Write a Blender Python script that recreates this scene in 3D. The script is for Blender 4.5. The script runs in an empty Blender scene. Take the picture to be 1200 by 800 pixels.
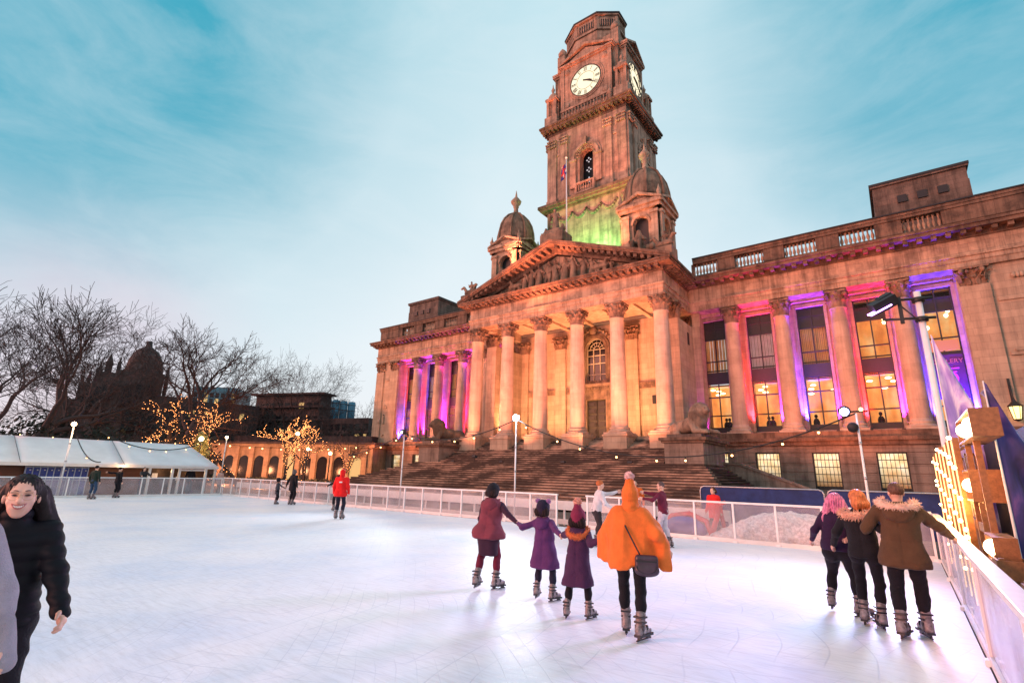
import bpy, math, random
import numpy as np
from mathutils import Vector, Matrix
R = math.radians
S = bpy.context.scene
COL = S.collection
WL = {}                     # world location of the root of each object (names -> Vector)

# ------------------------------------------------------------------ camera geometry
F_PX, TH, RO, AZ, CH = 595.24, R(14.59065), R(1.37723), R(53.0453), 1.887
def _axes():
    def bld(v):             # calibration frame -> world frame (x along the facade, y into it)
        return Vector((v[0]*math.sin(AZ)-v[1]*math.cos(AZ), v[0]*math.cos(AZ)+v[1]*math.sin(AZ), v[2]))
    fw = (0, math.cos(TH), math.sin(TH)); up = (0, -math.sin(TH), math.cos(TH)); rt = (1, 0, 0)
    c, s = math.cos(RO), math.sin(RO)
    down = tuple(-u for u in up)
    right = tuple(c*rt[i]-s*down[i] for i in range(3))
    dn = tuple(s*rt[i]+c*down[i] for i in range(3))
    return bld(right), bld(dn), bld(fw)
CR, CD, CF = _axes()
def ray(px, py):
    return CR*(px-600)+CD*(py-400)+CF*F_PX
def onX(px, py, X):
    d = ray(px, py); return d*(X/d.x)+Vector((0, 0, CH))
def onY(px, py, Y):
    d = ray(px, py); return d*(Y/d.y)+Vector((0, 0, CH))
def onZ(px, py, Z=0.0):
    d = ray(px, py); return d*((Z-CH)/d.z)+Vector((0, 0, CH))
def at(px, py, dist):       # point at a horizontal distance
    d = ray(px, py); d = d/math.hypot(d.x, d.y); return d*dist+Vector((0, 0, CH))
def zat(px, py, p):         # height of pixel row py above the ground point p
    d = ray(px, py); k = math.hypot(p[0], p[1])/math.hypot(d.x, d.y); return d.z*k+CH

# ------------------------------------------------------------------ objects
def tag(o, label=None, cat=None, group=None, kind=None):
    if label: o['label'] = label
    if cat: o['category'] = cat
    if group: o['group'] = group
    if kind: o['kind'] = kind
    return o
def empty(name, loc, label=None, cat=None, group=None, rz=0):
    o = bpy.data.objects.new(name, None); COL.objects.link(o)
    o.location = loc; o.rotation_euler = (0, 0, rz); o.empty_display_size = 0.2
    WL[o.name] = Vector(loc)
    return tag(o, label, cat, group)
def children(o): return [c for c in bpy.data.objects if c.parent == o]
def copy_tree(o, parent=None):
    c = o.copy(); COL.objects.link(c); c.parent = parent
    WL[c.name] = WL.get(o.name, Vector((0, 0, 0)))
    for ch in children(o): copy_tree(ch, c)
    return c

class MB:
    def __init__(s): s.v = []; s.f = []; s.m = []; s.sm = []; s.cm = 0; s.smooth = False
    def add(s, vs, fs, sm=None):
        b = len(s.v); s.v.extend(vs)
        sm = s.smooth if sm is None else sm
        for f in fs: s.f.append(tuple(i+b for i in f)); s.m.append(s.cm); s.sm.append(sm)
        return s
    def box(s, a, b):
        x0, y0, z0 = a; x1, y1, z1 = b
        return s.add([(x0,y0,z0),(x1,y0,z0),(x1,y1,z0),(x0,y1,z0),(x0,y0,z1),(x1,y0,z1),(x1,y1,z1),(x0,y1,z1)],
              [(0,3,2,1),(4,5,6,7),(0,1,5,4),(1,2,6,5),(2,3,7,6),(3,0,4,7)], False)
    def cbox(s, c, d, rz=0, rx=0, ry=0):
        h = [x/2 for x in d]; M = Matrix.Rotation(rz, 3, 'Z') @ Matrix.Rotation(ry, 3, 'Y') @ Matrix.Rotation(rx, 3, 'X')
        vs = [tuple(M @ Vector((i*h[0], j*h[1], k*h[2]))+Vector(c)) for k in (-1, 1) for (i, j) in ((-1,-1),(1,-1),(1,1),(-1,1))]
        return s.add(vs, [(0,3,2,1),(4,5,6,7),(0,1,5,4),(1,2,6,5),(2,3,7,6),(3,0,4,7)], False)
    def prism(s, pts, a, b, axis='y'):   # pts in (u, v); axis y: (u, *, v); axis z: (u, v, *); axis x: (*, u, v)
        n = len(pts)
        def P(u, v, t): return (u, t, v) if axis == 'y' else ((u, v, t) if axis == 'z' else (t, u, v))
        vs = [P(u, v, a) for u, v in pts]+[P(u, v, b) for u, v in pts]
        fs = [tuple(range(n)), tuple(range(2*n-1, n-1, -1))]
        fs += [(i, i+n, (i+1) % n+n, (i+1) % n) for i in range(n)]
        return s.add(vs, fs, False)
    def lathe(s, prof, c=(0, 0, 0), n=24, sm=True, a0=0, M=None):
        vs = []; fs = []
        for r, z in prof:
            for k in range(n):
                a = a0+2*math.pi*k/n
                p = Vector((r*math.cos(a), r*math.sin(a), z))
                if M is not None: p = M @ p
                vs.append((p.x+c[0], p.y+c[1], p.z+c[2]))
        m = len(prof)
        for i in range(m-1):
            for k in range(n):
                fs.append((i*n+k, i*n+(k+1) % n, (i+1)*n+(k+1) % n, (i+1)*n+k))
        fs.append(tuple(range(n-1, -1, -1))); fs.append(tuple((m-1)*n+k for k in range(n)))
        return s.add(vs, fs, sm)
    def tube(s, pts, rad, n=6, sm=True, caps=True):
        pts = [Vector(p) for p in pts]; m = len(pts); vs = []; fs = []
        if not hasattr(rad, '__len__'): rad = [rad]*m
        ref = None
        for i, p in enumerate(pts):
            t = (pts[min(i+1, m-1)]-pts[max(i-1, 0)])
            if t.length < 1e-9: t = Vector((0, 0, 1))
            t.normalize()
            if ref is None: ref = t.orthogonal().normalized()
            else:
                ref = ref-t*ref.dot(t)
                ref = ref.normalized() if ref.length > 1e-6 else t.orthogonal().normalized()
            b = t.cross(ref)
            for k in range(n):
                a = 2*math.pi*k/n; q = p+(ref*math.cos(a)+b*math.sin(a))*rad[i]; vs.append((q.x, q.y, q.z))
        for i in range(m-1):
            for k in range(n): fs.append((i*n+k, i*n+(k+1) % n, (i+1)*n+(k+1) % n, (i+1)*n+k))
        if caps: fs.append(tuple(range(n-1, -1, -1))); fs.append(tuple((m-1)*n+k for k in range(n)))
        return s.add(vs, fs, sm)
    def ball(s, c, r, n=8, m=5, sm=True):
        if not hasattr(r, '__len__'): r = (r, r, r)
        vs = [(c[0], c[1], c[2]-r[2])]
        for i in range(1, m):
            t = math.pi*i/m-math.pi/2
            for k in range(n):
                a = 2*math.pi*k/n
                vs.append((c[0]+r[0]*math.cos(t)*math.cos(a), c[1]+r[1]*math.cos(t)*math.sin(a), c[2]+r[2]*math.sin(t)))
        vs.append((c[0], c[1], c[2]+r[2])); L = len(vs)-1
        fs = [(0, 1+(k+1) % n, 1+k) for k in range(n)]
        for i in range(m-2):
            for k in range(n): fs.append((1+i*n+k, 1+i*n+(k+1) % n, 1+(i+1)*n+(k+1) % n, 1+(i+1)*n+k))
        b = 1+(m-2)*n
        fs += [(b+k, b+(k+1) % n, L) for k in range(n)]
        return s.add(vs, fs, sm)
    def quad(s, a, b, c, d): return s.add([tuple(a), tuple(b), tuple(c), tuple(d)], [(0, 1, 2, 3)], False)
    def merge(s, o, off=(0, 0, 0), M=None):
        vs = o.v
        if M is not None: vs = [tuple(M @ Vector(v)) for v in vs]
        b = len(s.v); s.v.extend((v[0]+off[0], v[1]+off[1], v[2]+off[2]) for v in vs)
        for f, m_, q in zip(o.f, o.m, o.sm): s.f.append(tuple(i+b for i in f)); s.m.append(m_); s.sm.append(q)
        return s
    def build(s, name, mat, parent=None, local=False, bevel=0):
        me = bpy.data.meshes.new(name)
        off = Vector((0, 0, 0))
        if parent is not None: off = WL.get(parent.name, Vector((0, 0, 0)))
        if local: off = Vector((0, 0, 0))
        v = np.array(s.v, dtype=float).reshape(-1, 3)-np.array(off)
        me.from_pydata(v.tolist(), [], s.f)
        mats = mat if isinstance(mat, (list, tuple)) else [mat]
        for m_ in mats: me.materials.append(m_)
        me.polygons.foreach_set('material_index', s.m)
        me.polygons.foreach_set('use_smooth', s.sm)
        me.validate(); me.update()
        o = bpy.data.objects.new(name, me); COL.objects.link(o)
        if parent is not None:
            o.parent = parent; WL[o.name] = WL.get(parent.name, Vector((0, 0, 0)))
        else: WL[o.name] = Vector((0, 0, 0))
        if bevel:
            b = o.modifiers.new('b', 'BEVEL'); b.width = bevel; b.segments = 2; b.limit_method = 'ANGLE'
        return o
def text_obj(body, size, loc, rot, mat, name, parent, ext=0.004, align='CENTER'):
    cu = bpy.data.curves.new(name, 'FONT'); cu.body = body; cu.size = size; cu.extrude = ext
    cu.align_x = align; cu.align_y = 'CENTER'
    t = bpy.data.objects.new(name, cu); COL.objects.link(t)
    me = bpy.data.meshes.new_from_object(t); bpy.data.objects.remove(t)
    me.materials.clear(); me.materials.append(mat)
    o = bpy.data.objects.new(name, me); COL.objects.link(o)
    off = WL.get(parent.name, Vector((0, 0, 0))) if parent else Vector((0, 0, 0))
    o.location = Vector(loc)-off; o.rotation_euler = rot
    if parent: o.parent = parent
    return o

# ------------------------------------------------------------------ materials
def newmat(name):
    m = bpy.data.materials.new(name); m.use_nodes = True
    nt = m.node_tree; b = nt.nodes['Principled BSDF']; return m, nt, b
def N(nt, t, **k):
    n = nt.nodes.new(t)
    for a, v in k.items():
        if a in n.inputs.keys(): n.inputs[a].default_value = v
        else: setattr(n, a, v)
    return n
def L(nt, a, b): nt.links.new(a, b)
def ramp(nt, fac, stops):
    r = nt.nodes.new('ShaderNodeValToRGB'); e = r.color_ramp.elements
    while len(e) < len(stops): e.new(0.5)
    for i, (p, c) in enumerate(stops):
        e[i].position = p; e[i].color = (c[0], c[1], c[2], 1) if hasattr(c, '__len__') else (c, c, c, 1)
    L(nt, fac, r.inputs[0]); return r.outputs[0]
def mixc(nt, fac, a, b, mode='MIX'):
    m = nt.nodes.new('ShaderNodeMix'); m.data_type = 'RGBA'; m.blend_type = mode
    for s_, v in ((m.inputs[0], fac), (m.inputs[6], a), (m.inputs[7], b)):
        if hasattr(v, 'is_linked') or hasattr(v, 'links'): L(nt, v, s_)
        else: s_.default_value = v if not hasattr(v, '__len__') else (*v[:3], 1)
    return m.outputs[2]
def simple(name, c, rough=0.6, var=0.15, scale=6, metal=0, bump=0.0, bscale=40, coat=0, spec=0.5, sheen=0, c2=None):
    m, nt, b = newmat(name)
    tc = N(nt, 'ShaderNodeTexCoord')
    n = N(nt, 'ShaderNodeTexNoise', Scale=scale, Detail=6.0, Roughness=0.6); L(nt, tc.outputs['Object'], n.inputs['Vector'])
    lo = [x*(1-var) for x in c]; hi = list(c2) if c2 else [min(1, x*(1+var)) for x in c]
    L(nt, ramp(nt, n.outputs['Fac'], [(0.35, lo), (0.65, hi)]), b.inputs['Base Color'])
    b.inputs['Roughness'].default_value = rough; b.inputs['Metallic'].default_value = metal
    b.inputs['Coat Weight'].default_value = coat; b.inputs['Specular IOR Level'].default_value = spec
    b.inputs['Sheen Weight'].default_value = sheen
    if bump:
        n2 = N(nt, 'ShaderNodeTexNoise', Scale=bscale, Detail=4.0); L(nt, tc.outputs['Object'], n2.inputs['Vector'])
        bp = N(nt, 'ShaderNodeBump', Strength=bump, Distance=0.02); L(nt, n2.outputs['Fac'], bp.inputs['Height'])
        L(nt, bp.outputs['Normal'], b.inputs['Normal'])
    return m
def emit(name, c, s, base=0.02):
    m, nt, b = newmat(name)
    b.inputs['Base Color'].default_value = (base, base, base, 1)
    b.inputs['Emission Color'].default_value = (*c, 1); b.inputs['Emission Strength'].default_value = s
    return m
def glassy(name, c=(1, 1, 1), rough=0.05, alpha=0.25, extra=(0.8, 0.8, 0.85), trans_tint=None):
    # thin sheet: mostly see-through, with a surface reflection and a little milky body
    m, nt, b = newmat(name)
    out = [n for n in nt.nodes if n.type == 'OUTPUT_MATERIAL'][0]
    tr = N(nt, 'ShaderNodeBsdfTransparent'); tr.inputs[0].default_value = (*(trans_tint or c), 1)
    b.inputs['Base Color'].default_value = (*extra, 1); b.inputs['Roughness'].default_value = rough
    tc = N(nt, 'ShaderNodeTexCoord'); n = N(nt, 'ShaderNodeTexNoise', Scale=1.3, Detail=5.0)
    L(nt, tc.outputs['Object'], n.inputs['Vector'])
    mx = N(nt, 'ShaderNodeMixShader')
    L(nt, ramp(nt, n.outputs['Fac'], [(0.3, alpha*0.6), (0.75, min(1, alpha*1.5))]), mx.inputs[0])
    L(nt, tr.outputs[0], mx.inputs[1]); L(nt, b.outputs[0], mx.inputs[2]); L(nt, mx.outputs[0], out.inputs[0])
    return m
def stone(name, c, course=0.62, bw=1.3, soot=0.35, bump=0.5, moss=0, mortar=0.012, streak=0.5):
    m, nt, b = newmat(name)
    tc = N(nt, 'ShaderNodeTexCoord'); geo = N(nt, 'ShaderNodeNewGeometry')
    sx = N(nt, 'ShaderNodeSeparateXYZ'); L(nt, geo.outputs['Position'], sx.inputs[0])
    ad = N(nt, 'ShaderNodeMath', operation='ADD'); L(nt, sx.outputs[0], ad.inputs[0]); L(nt, sx.outputs[1], ad.inputs[1])
    cb = N(nt, 'ShaderNodeCombineXYZ'); L(nt, ad.outputs[0], cb.inputs[0]); L(nt, sx.outputs[2], cb.inputs[1])
    br = N(nt, 'ShaderNodeTexBrick', Scale=1.0); L(nt, cb.outputs[0], br.inputs['Vector'])
    br.inputs['Brick Width'].default_value = bw; br.inputs['Row Height'].default_value = course
    br.inputs['Mortar Size'].default_value = mortar; br.inputs['Mortar Smooth'].default_value = 0.3
    br.inputs['Color1'].default_value = (*[x*1.06 for x in c], 1); br.inputs['Color2'].default_value = (*[x*0.86 for x in c], 1)
    br.inputs['Mortar'].default_value = (*[x*0.66 for x in c], 1)
    n = N(nt, 'ShaderNodeTexNoise', Scale=0.9, Detail=8.0, Roughness=0.65); L(nt, geo.outputs['Position'], n.inputs['Vector'])
    dark = ramp(nt, n.outputs['Fac'], [(0.36, 1-soot), (0.56, 1.0)])
    col = mixc(nt, 1.0, br.outputs['Color'], dark, 'MULTIPLY')
    # vertical rain streaks
    mp = N(nt, 'ShaderNodeMapping'); mp.inputs['Scale'].default_value = (2.2, 2.2, 0.12); L(nt, geo.outputs['Position'], mp.inputs[0])
    n3 = N(nt, 'ShaderNodeTexNoise', Scale=1.0, Detail=5.0, Roughness=0.7); L(nt, mp.outputs[0], n3.inputs['Vector'])
    st = ramp(nt, n3.outputs['Fac'], [(0.38, 1-streak), (0.55, 1.0)])
    col = mixc(nt, 1.0, col, st, 'MULTIPLY')
    if moss:
        n4 = N(nt, 'ShaderNodeTexNoise', Scale=0.8, Detail=6.0, Roughness=0.7); L(nt, geo.outputs['Position'], n4.inputs['Vector'])
        col = mixc(nt, ramp(nt, n4.outputs['Fac'], [(0.5, 0), (0.6, moss)]), col, (0.02, 0.014, 0.012))
    L(nt, col, b.inputs['Base Color']); b.inputs['Roughness'].default_value = 0.85
    n2 = N(nt, 'ShaderNodeTexNoise', Scale=9.0, Detail=8.0); L(nt, geo.outputs['Position'], n2.inputs['Vector'])
    h = N(nt, 'ShaderNodeMath', operation='MULTIPLY_ADD'); L(nt, br.outputs['Fac'], h.inputs[0]); h.inputs[1].default_value = -0.6
    L(nt, n2.outputs['Fac'], h.inputs[2])
    bp = N(nt, 'ShaderNodeBump', Strength=bump, Distance=0.03); L(nt, h.outputs[0], bp.inputs['Height']); L(nt, bp.outputs['Normal'], b.inputs['Normal'])
    return m

M = {}
M['stone'] = stone('portland_stone', (0.45, 0.31, 0.215), soot=0.45, streak=0.45)
M['ashlar'] = stone('ashlar_stone', (0.45, 0.33, 0.235), course=0.5, bw=1.5, soot=0.2, streak=0.25)
M['shaft'] = stone('column_stone', (0.46, 0.34, 0.26), course=1.25, bw=40, soot=0.22, streak=0.22, mortar=0.008, bump=0.3)
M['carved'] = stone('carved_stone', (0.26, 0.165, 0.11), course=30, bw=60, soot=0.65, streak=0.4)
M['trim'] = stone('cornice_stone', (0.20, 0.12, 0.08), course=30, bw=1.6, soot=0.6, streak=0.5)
M['rustic'] = stone('rusticated_stone', (0.25, 0.185, 0.145), course=0.6, bw=1.4, soot=0.4, streak=0.4)
M['oldbrick'] = stone('weathered_roof_stone', (0.17, 0.12, 0.095), course=0.4, bw=0.9, soot=0.5, streak=0.5)
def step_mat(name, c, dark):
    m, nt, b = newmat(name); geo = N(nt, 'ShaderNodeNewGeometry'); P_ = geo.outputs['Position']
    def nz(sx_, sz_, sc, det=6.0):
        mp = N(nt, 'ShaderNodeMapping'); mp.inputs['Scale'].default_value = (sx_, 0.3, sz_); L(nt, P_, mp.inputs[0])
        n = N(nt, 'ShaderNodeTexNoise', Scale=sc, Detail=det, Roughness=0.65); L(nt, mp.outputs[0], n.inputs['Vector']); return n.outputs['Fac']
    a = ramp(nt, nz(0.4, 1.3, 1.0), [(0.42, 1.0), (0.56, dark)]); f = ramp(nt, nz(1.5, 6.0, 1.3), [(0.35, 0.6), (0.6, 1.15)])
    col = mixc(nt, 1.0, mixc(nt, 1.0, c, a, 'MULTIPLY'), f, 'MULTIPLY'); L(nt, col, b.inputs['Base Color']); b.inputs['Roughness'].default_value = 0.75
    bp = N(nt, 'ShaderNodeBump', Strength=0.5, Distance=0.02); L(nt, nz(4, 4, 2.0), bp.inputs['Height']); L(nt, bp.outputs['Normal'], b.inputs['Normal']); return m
M['steps'] = step_mat('lit_step_stone', (0.42, 0.27, 0.19), 0.12)  # lighter tone paints the lit nosing edges of the steps
M['riser'] = step_mat('shaded_step_riser', (0.10, 0.055, 0.04), 0.3)  # darker tone paints the shade on the risers into their colour
M['black'] = simple('soft_black', (0.012, 0.011, 0.014), 0.6)
M['bronze'] = simple('window_bronze', (0.018, 0.014, 0.012), 0.45)
M['lead'] = simple('roof_lead', (0.10, 0.095, 0.10), 0.6)
M['white_metal'] = simple('white_painted_metal', (0.78, 0.76, 0.76), 0.35, 0.04)
M['white_board'] = simple('white_board', (0.72, 0.68, 0.67), 0.5, 0.08, 2)
M['steel'] = simple('galvanised_steel', (0.42, 0.42, 0.44), 0.35, 0.1, 20, metal=0.7)
M['door'] = simple('dark_oak_door', (0.035, 0.03, 0.018), 0.5, 0.3, 8)
M['cable'] = simple('black_cable', (0.01, 0.01, 0.01), 0.5)
M['wood'] = None
# ------------------------------------------------------------------ smooth implicit modelling (surface nets)
class SDF:
    """list of tapered capsules / ellipsoids / boxes, blended smoothly, meshed on a grid"""
    def __init__(s, k=0.03): s.p = []; s.k = k
    def cap(s, a, b, ra, rb=None, k=None, flat=None):
        s.p.append(('c', np.array(a, float), np.array(b, float), ra, ra if rb is None else rb, s.k if k is None else k, flat, 1)); return s
    def chain(s, pts, rads, k=None):
        for i in range(len(pts)-1): s.cap(pts[i], pts[i+1], rads[i], rads[i+1], k)
        return s
    def ell(s, c, r, k=None, rot=None, sign=1):
        s.p.append(('e', np.array(c, float), np.array(r, float), rot, None, s.k if k is None else k, None, sign)); return s
    def box(s, c, h, rnd=0.01, k=None, rot=None, sign=1):
        s.p.append(('b', np.array(c, float), np.array(h, float), rot, rnd, s.k if k is None else k, None, sign)); return s
    def bounds(s):
        lo = np.full(3, 1e9); hi = -lo
        for q in s.p:
            if q[7] < 0: continue
            if q[0] == 'c':
                r = max(q[3], q[4]); lo = np.minimum(lo, np.minimum(q[1], q[2])-r); hi = np.maximum(hi, np.maximum(q[1], q[2])+r)
            else:
                r = np.max(q[2]) if q[3] is not None else q[2]; lo = np.minimum(lo, q[1]-r); hi = np.maximum(hi, q[1]+r)
        return lo, hi
    def mesh(s, h, noise=None, pad=0.05, clipz=None):
        lo, hi = s.bounds(); lo -= pad+h*2; hi += pad+h*2
        n = np.ceil((hi-lo)/h).astype(int)+1
        ax = [lo[i]+h*np.arange(n[i]) for i in range(3)]
        D = np.full(n, 1e3, dtype=np.float32)
        for q in s.p:
            k = q[5]
            if q[0] == 'c':
                r = max(q[3], q[4]); a = np.minimum(q[1], q[2])-r; b = np.maximum(q[1], q[2])+r
            else:
                r = np.full(3, np.max(q[2])) if q[3] is not None else q[2]; a = q[1]-r; b = q[1]+r
            a = a-k-h*3; b = b+k+h*3
            i0 = np.maximum(0, np.floor((a-lo)/h).astype(int)); i1 = np.minimum(n, np.ceil((b-lo)/h).astype(int)+1)
            if np.any(i1 <= i0): continue
            sl = tuple(slice(i0[i], i1[i]) for i in range(3))
            X, Y, Z = np.meshgrid(ax[0][sl[0]], ax[1][sl[1]], ax[2][sl[2]], indexing='ij')
            P = np.stack([X, Y, Z], -1)
            if q[0] == 'c':
                ab = q[2]-q[1]; L2 = float(ab@ab)+1e-12
                t = np.clip(((P-q[1])@ab)/L2, 0, 1)
                d = np.linalg.norm(P-q[1]-t[..., None]*ab, axis=-1)-(q[3]+(q[4]-q[3])*t)
            else:
                Q = P-q[1]
                if q[3] is not None: Q = Q@np.array(q[3])      # rows -> local
                if q[0] == 'e':
                    k0 = np.linalg.norm(Q/q[2], axis=-1); k1 = np.linalg.norm(Q/(q[2]**2), axis=-1)+1e-9
                    d = k0*(k0-1)/k1
                else:
                    A = np.abs(Q)-(q[2]-q[4]); d = np.linalg.norm(np.maximum(A, 0), axis=-1)+np.minimum(np.max(A, -1), 0)-q[4]
            O = D[sl]
            if q[7] > 0:
                hh = np.maximum(k-np.abs(O-d), 0)/max(k, 1e-6); D[sl] = np.minimum(O, d)-hh*hh*k*0.25
            else:
                d = -d; hh = np.maximum(k-np.abs(O-d), 0)/max(k, 1e-6); D[sl] = np.maximum(O, d)+hh*hh*k*0.25
        if noise is not None or clipz is not None:
            X, Y, Z = np.meshgrid(*ax, indexing='ij')
            if noise is not None: D = D+noise(X, Y, Z).astype(np.float32)
            if clipz is not None: D = np.maximum(D, clipz-Z)
        return nets(D, lo, h)
def nets(D, lo, h):
    ins = D < 0
    nx, ny, nz = D.shape
    cs = ins[:-1, :-1, :-1].astype(np.int8)
    tot = np.zeros((nx-1, ny-1, nz-1), np.int8)
    for dx in (0, 1):
        for dy in (0, 1):
            for dz in (0, 1): tot += ins[dx:nx-1+dx, dy:ny-1+dy, dz:nz-1+dz]
    act = (tot > 0) & (tot < 8)
    idx = np.full(act.shape, -1, np.int64); ijk = np.argwhere(act); idx[act] = np.arange(len(ijk))
    acc = np.zeros((len(ijk), 3)); cnt = np.zeros(len(ijk))
    I, J, K = ijk.T
    cor = [(0,0,0),(1,0,0),(0,1,0),(1,1,0),(0,0,1),(1,0,1),(0,1,1),(1,1,1)]
    edges = [(a, b) for a in range(8) for b in range(a+1, 8) if sum(abs(cor[a][i]-cor[b][i]) for i in range(3)) == 1]
    vals = [D[I+c[0], J+c[1], K+c[2]] for c in cor]
    for a, b in edges:
        va, vb = vals[a], vals[b]; m = (va < 0) != (vb < 0)
        t = np.where(m, va/(va-vb+1e-12*(va == vb)), 0)
        pa = np.array(cor[a], float); pb = np.array(cor[b], float)
        p = pa+(pb-pa)*t[:, None]; acc[m] += p[m]; cnt[m] += 1
    V = lo+h*(ijk+acc/np.maximum(cnt, 1)[:, None])
    faces = []
    for axis in range(3):
        A = np.moveaxis(ins, axis, 0); diff = A[:-1] != A[1:]; diff = np.moveaxis(diff, 0, axis)
        o = [0, 1, 2]; o.remove(axis); u, v = o
        e = np.argwhere(diff); ok = (e[:, u] > 0) & (e[:, v] > 0) & (e[:, u] < D.shape[u]-1) & (e[:, v] < D.shape[v]-1); e = e[ok]
        def g(du, dv):
            q = e.copy(); q[:, u] -= du; q[:, v] -= dv; return idx[q[:, 0], q[:, 1], q[:, 2]]
        f = np.stack([g(1, 1), g(0, 1), g(0, 0), g(1, 0)], 1)
        inside_first = ins[e[:, 0], e[:, 1], e[:, 2]]
        flip = inside_first if axis != 1 else ~inside_first
        f[~flip] = f[~flip][:, ::-1]
        faces.append(f)
    Fq = np.concatenate(faces); Fq = Fq[(Fq >= 0).all(1)]
    return V, Fq
def sdf_obj(name, sdf, h, mat, parent=None, local=True, **k):
    V, Fq = sdf.mesh(h, **k)
    if not local and parent is not None: V = V-np.array(WL[parent.name])
    me = bpy.data.meshes.new(name)
    me.vertices.add(len(V)); me.vertices.foreach_set('co', V.astype(np.float32).ravel())
    me.loops.add(len(Fq)*4); me.loops.foreach_set('vertex_index', Fq.astype(np.int32).ravel())
    me.polygons.add(len(Fq)); me.polygons.foreach_set('loop_start', np.arange(0, len(Fq)*4, 4, dtype=np.int32))
    me.polygons.foreach_set('loop_total', np.full(len(Fq), 4, np.int32))
    me.polygons.foreach_set('use_smooth', np.ones(len(Fq), bool))
    me.materials.append(mat); me.update(calc_edges=True); me.validate()
    o = bpy.data.objects.new(name, me); COL.objects.link(o)
    if parent is not None: o.parent = parent; WL[o.name] = WL.get(parent.name, Vector((0, 0, 0)))
    return o
def figure_sdf(s, x, y, z, h, rnd, lean=0, robe=True, seat=False):
    # a robed statue figure standing (or seated) at x, y, z with height h
    f = h/1.8; j = lambda: rnd.uniform(-0.05, 0.05)*f
    P = lambda a, b, c: (x+a*f+lean*c*f, y+b*f, z+c*f)
    if seat:
        s.ell(P(0, 0, 1.2), (0.13*f, 0.13*f, 0.16*f)).cap(P(0, 0, 1.0), P(0, 0, 0.55), 0.19*f, 0.24*f)
        for sg in (-1, 1):
            s.cap(P(0.12*sg, 0, 0.5), P(0.2*sg, -0.45, 0.5), 0.13*f, 0.11*f).cap(P(0.2*sg, -0.45, 0.5), P(0.22*sg, -0.45, 0.05), 0.11*f, 0.1*f)
            s.cap(P(0.2*sg, 0, 0.92), P(0.42*sg, -0.15, 0.62+j()), 0.08*f, 0.06*f).cap(P(0.42*sg, -0.15, 0.62), P(0.3*sg+j(), -0.4, 0.62), 0.06*f)
        return
    s.ell(P(0, -0.03, 1.66), (0.11*f, 0.12*f, 0.15*f)).cap(P(0, 0, 1.5), P(0, 0, 1.4), 0.07*f, 0.1*f)
    s.cap(P(-0.14, 0, 1.36), P(0.14, 0, 1.36), 0.1*f).cap(P(0, 0, 1.3), P(j(), 0, 0.95), 0.19*f, 0.16*f)
    if robe: s.cap(P(0.02, 0, 0.95), P(0.02+j(), -0.05, 0.12), 0.19*f, 0.27*f)
    else:
        for sg in (-1, 1): s.chain([P(0.09*sg, 0, 0.95), P(0.14*sg+j(), -0.06, 0.5), P(0.13*sg+j(), 0, 0.05)], [0.12*f, 0.09*f, 0.07*f])
    for sg in (-1, 1):
        e = P(0.34*sg+j(), -0.05+j(), 1.12+j()); hnd = P((0.3+rnd.uniform(-0.15, 0.3))*sg, -0.2, 1.0+rnd.uniform(-0.15, 0.5))
        s.cap(P(0.21*sg, 0, 1.36), e, 0.075*f, 0.06*f).cap(e, hnd, 0.06*f, 0.05*f)
def wood(name, c, axis=1, sc=8, rough=0.55, plank=0.0):
    m, nt, b = newmat(name)
    tc = N(nt, 'ShaderNodeTexCoord'); mp = N(nt, 'ShaderNodeMapping')
    s_ = [sc, sc, sc]; s_[axis] = sc*0.08; mp.inputs['Scale'].default_value = s_
    L(nt, tc.outputs['Object'], mp.inputs[0])
    n = N(nt, 'ShaderNodeTexNoise', Scale=2.0, Detail=8.0, Roughness=0.7); L(nt, mp.outputs[0], n.inputs['Vector'])
    L(nt, ramp(nt, n.outputs['Fac'], [(0.3, [x*0.55 for x in c]), (0.7, [min(1, x*1.25) for x in c])]), b.inputs['Base Color'])
    b.inputs['Roughness'].default_value = rough
    bp = N(nt, 'ShaderNodeBump', Strength=0.3, Distance=0.01); L(nt, n.outputs['Fac'], bp.inputs['Height']); L(nt, bp.outputs['Normal'], b.inputs['Normal'])
    return m
M['wood'] = wood('varnished_timber', (0.30, 0.13, 0.045))
M['cabinwood'] = wood('cabin_boards', (0.17, 0.055, 0.022), axis=1, sc=5)
M['bark'] = simple('dark_bark', (0.045, 0.028, 0.028), 0.9, 0.4, 10, bump=0.5)

# lit interior seen through window glass: a warm room with ceiling lamps, walls and curtains
def room_mat(name, dim=1.0):
    m, nt, b = newmat(name)
    geo = N(nt, 'ShaderNodeNewGeometry'); mp = N(nt, 'ShaderNodeMapping'); mp.inputs['Scale'].default_value = (1.6, 1.6, 0.5)
    L(nt, geo.outputs['Position'], mp.inputs[0])
    n = N(nt, 'ShaderNodeTexNoise', Scale=1.0, Detail=3.0); L(nt, mp.outputs[0], n.inputs['Vector'])
    c = ramp(nt, n.outputs['Fac'], [(0.3, (0.75, 0.19, 0.03)), (0.5, (1.0, 0.36, 0.08)), (0.68, (1.0, 0.58, 0.22))])
    L(nt, c, b.inputs['Emission Color']); b.inputs['Emission Strength'].default_value = 0.9*dim
    b.inputs['Base Color'].default_value = (0.4, 0.25, 0.12, 1)
    return m
M['room'] = room_mat('lit_room_wall'); M['roomdim'] = room_mat('dim_curtain', 0.22)
M['curtain'] = emit('glowing_curtain', (0.55, 0.28, 0.26), 0.30, 0.4)  # cloth glows by itself in place of a lamp inside the room
M['ceil_lamp'] = emit('ceiling_lamp', (1.0, 0.72, 0.38), 9)
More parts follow.
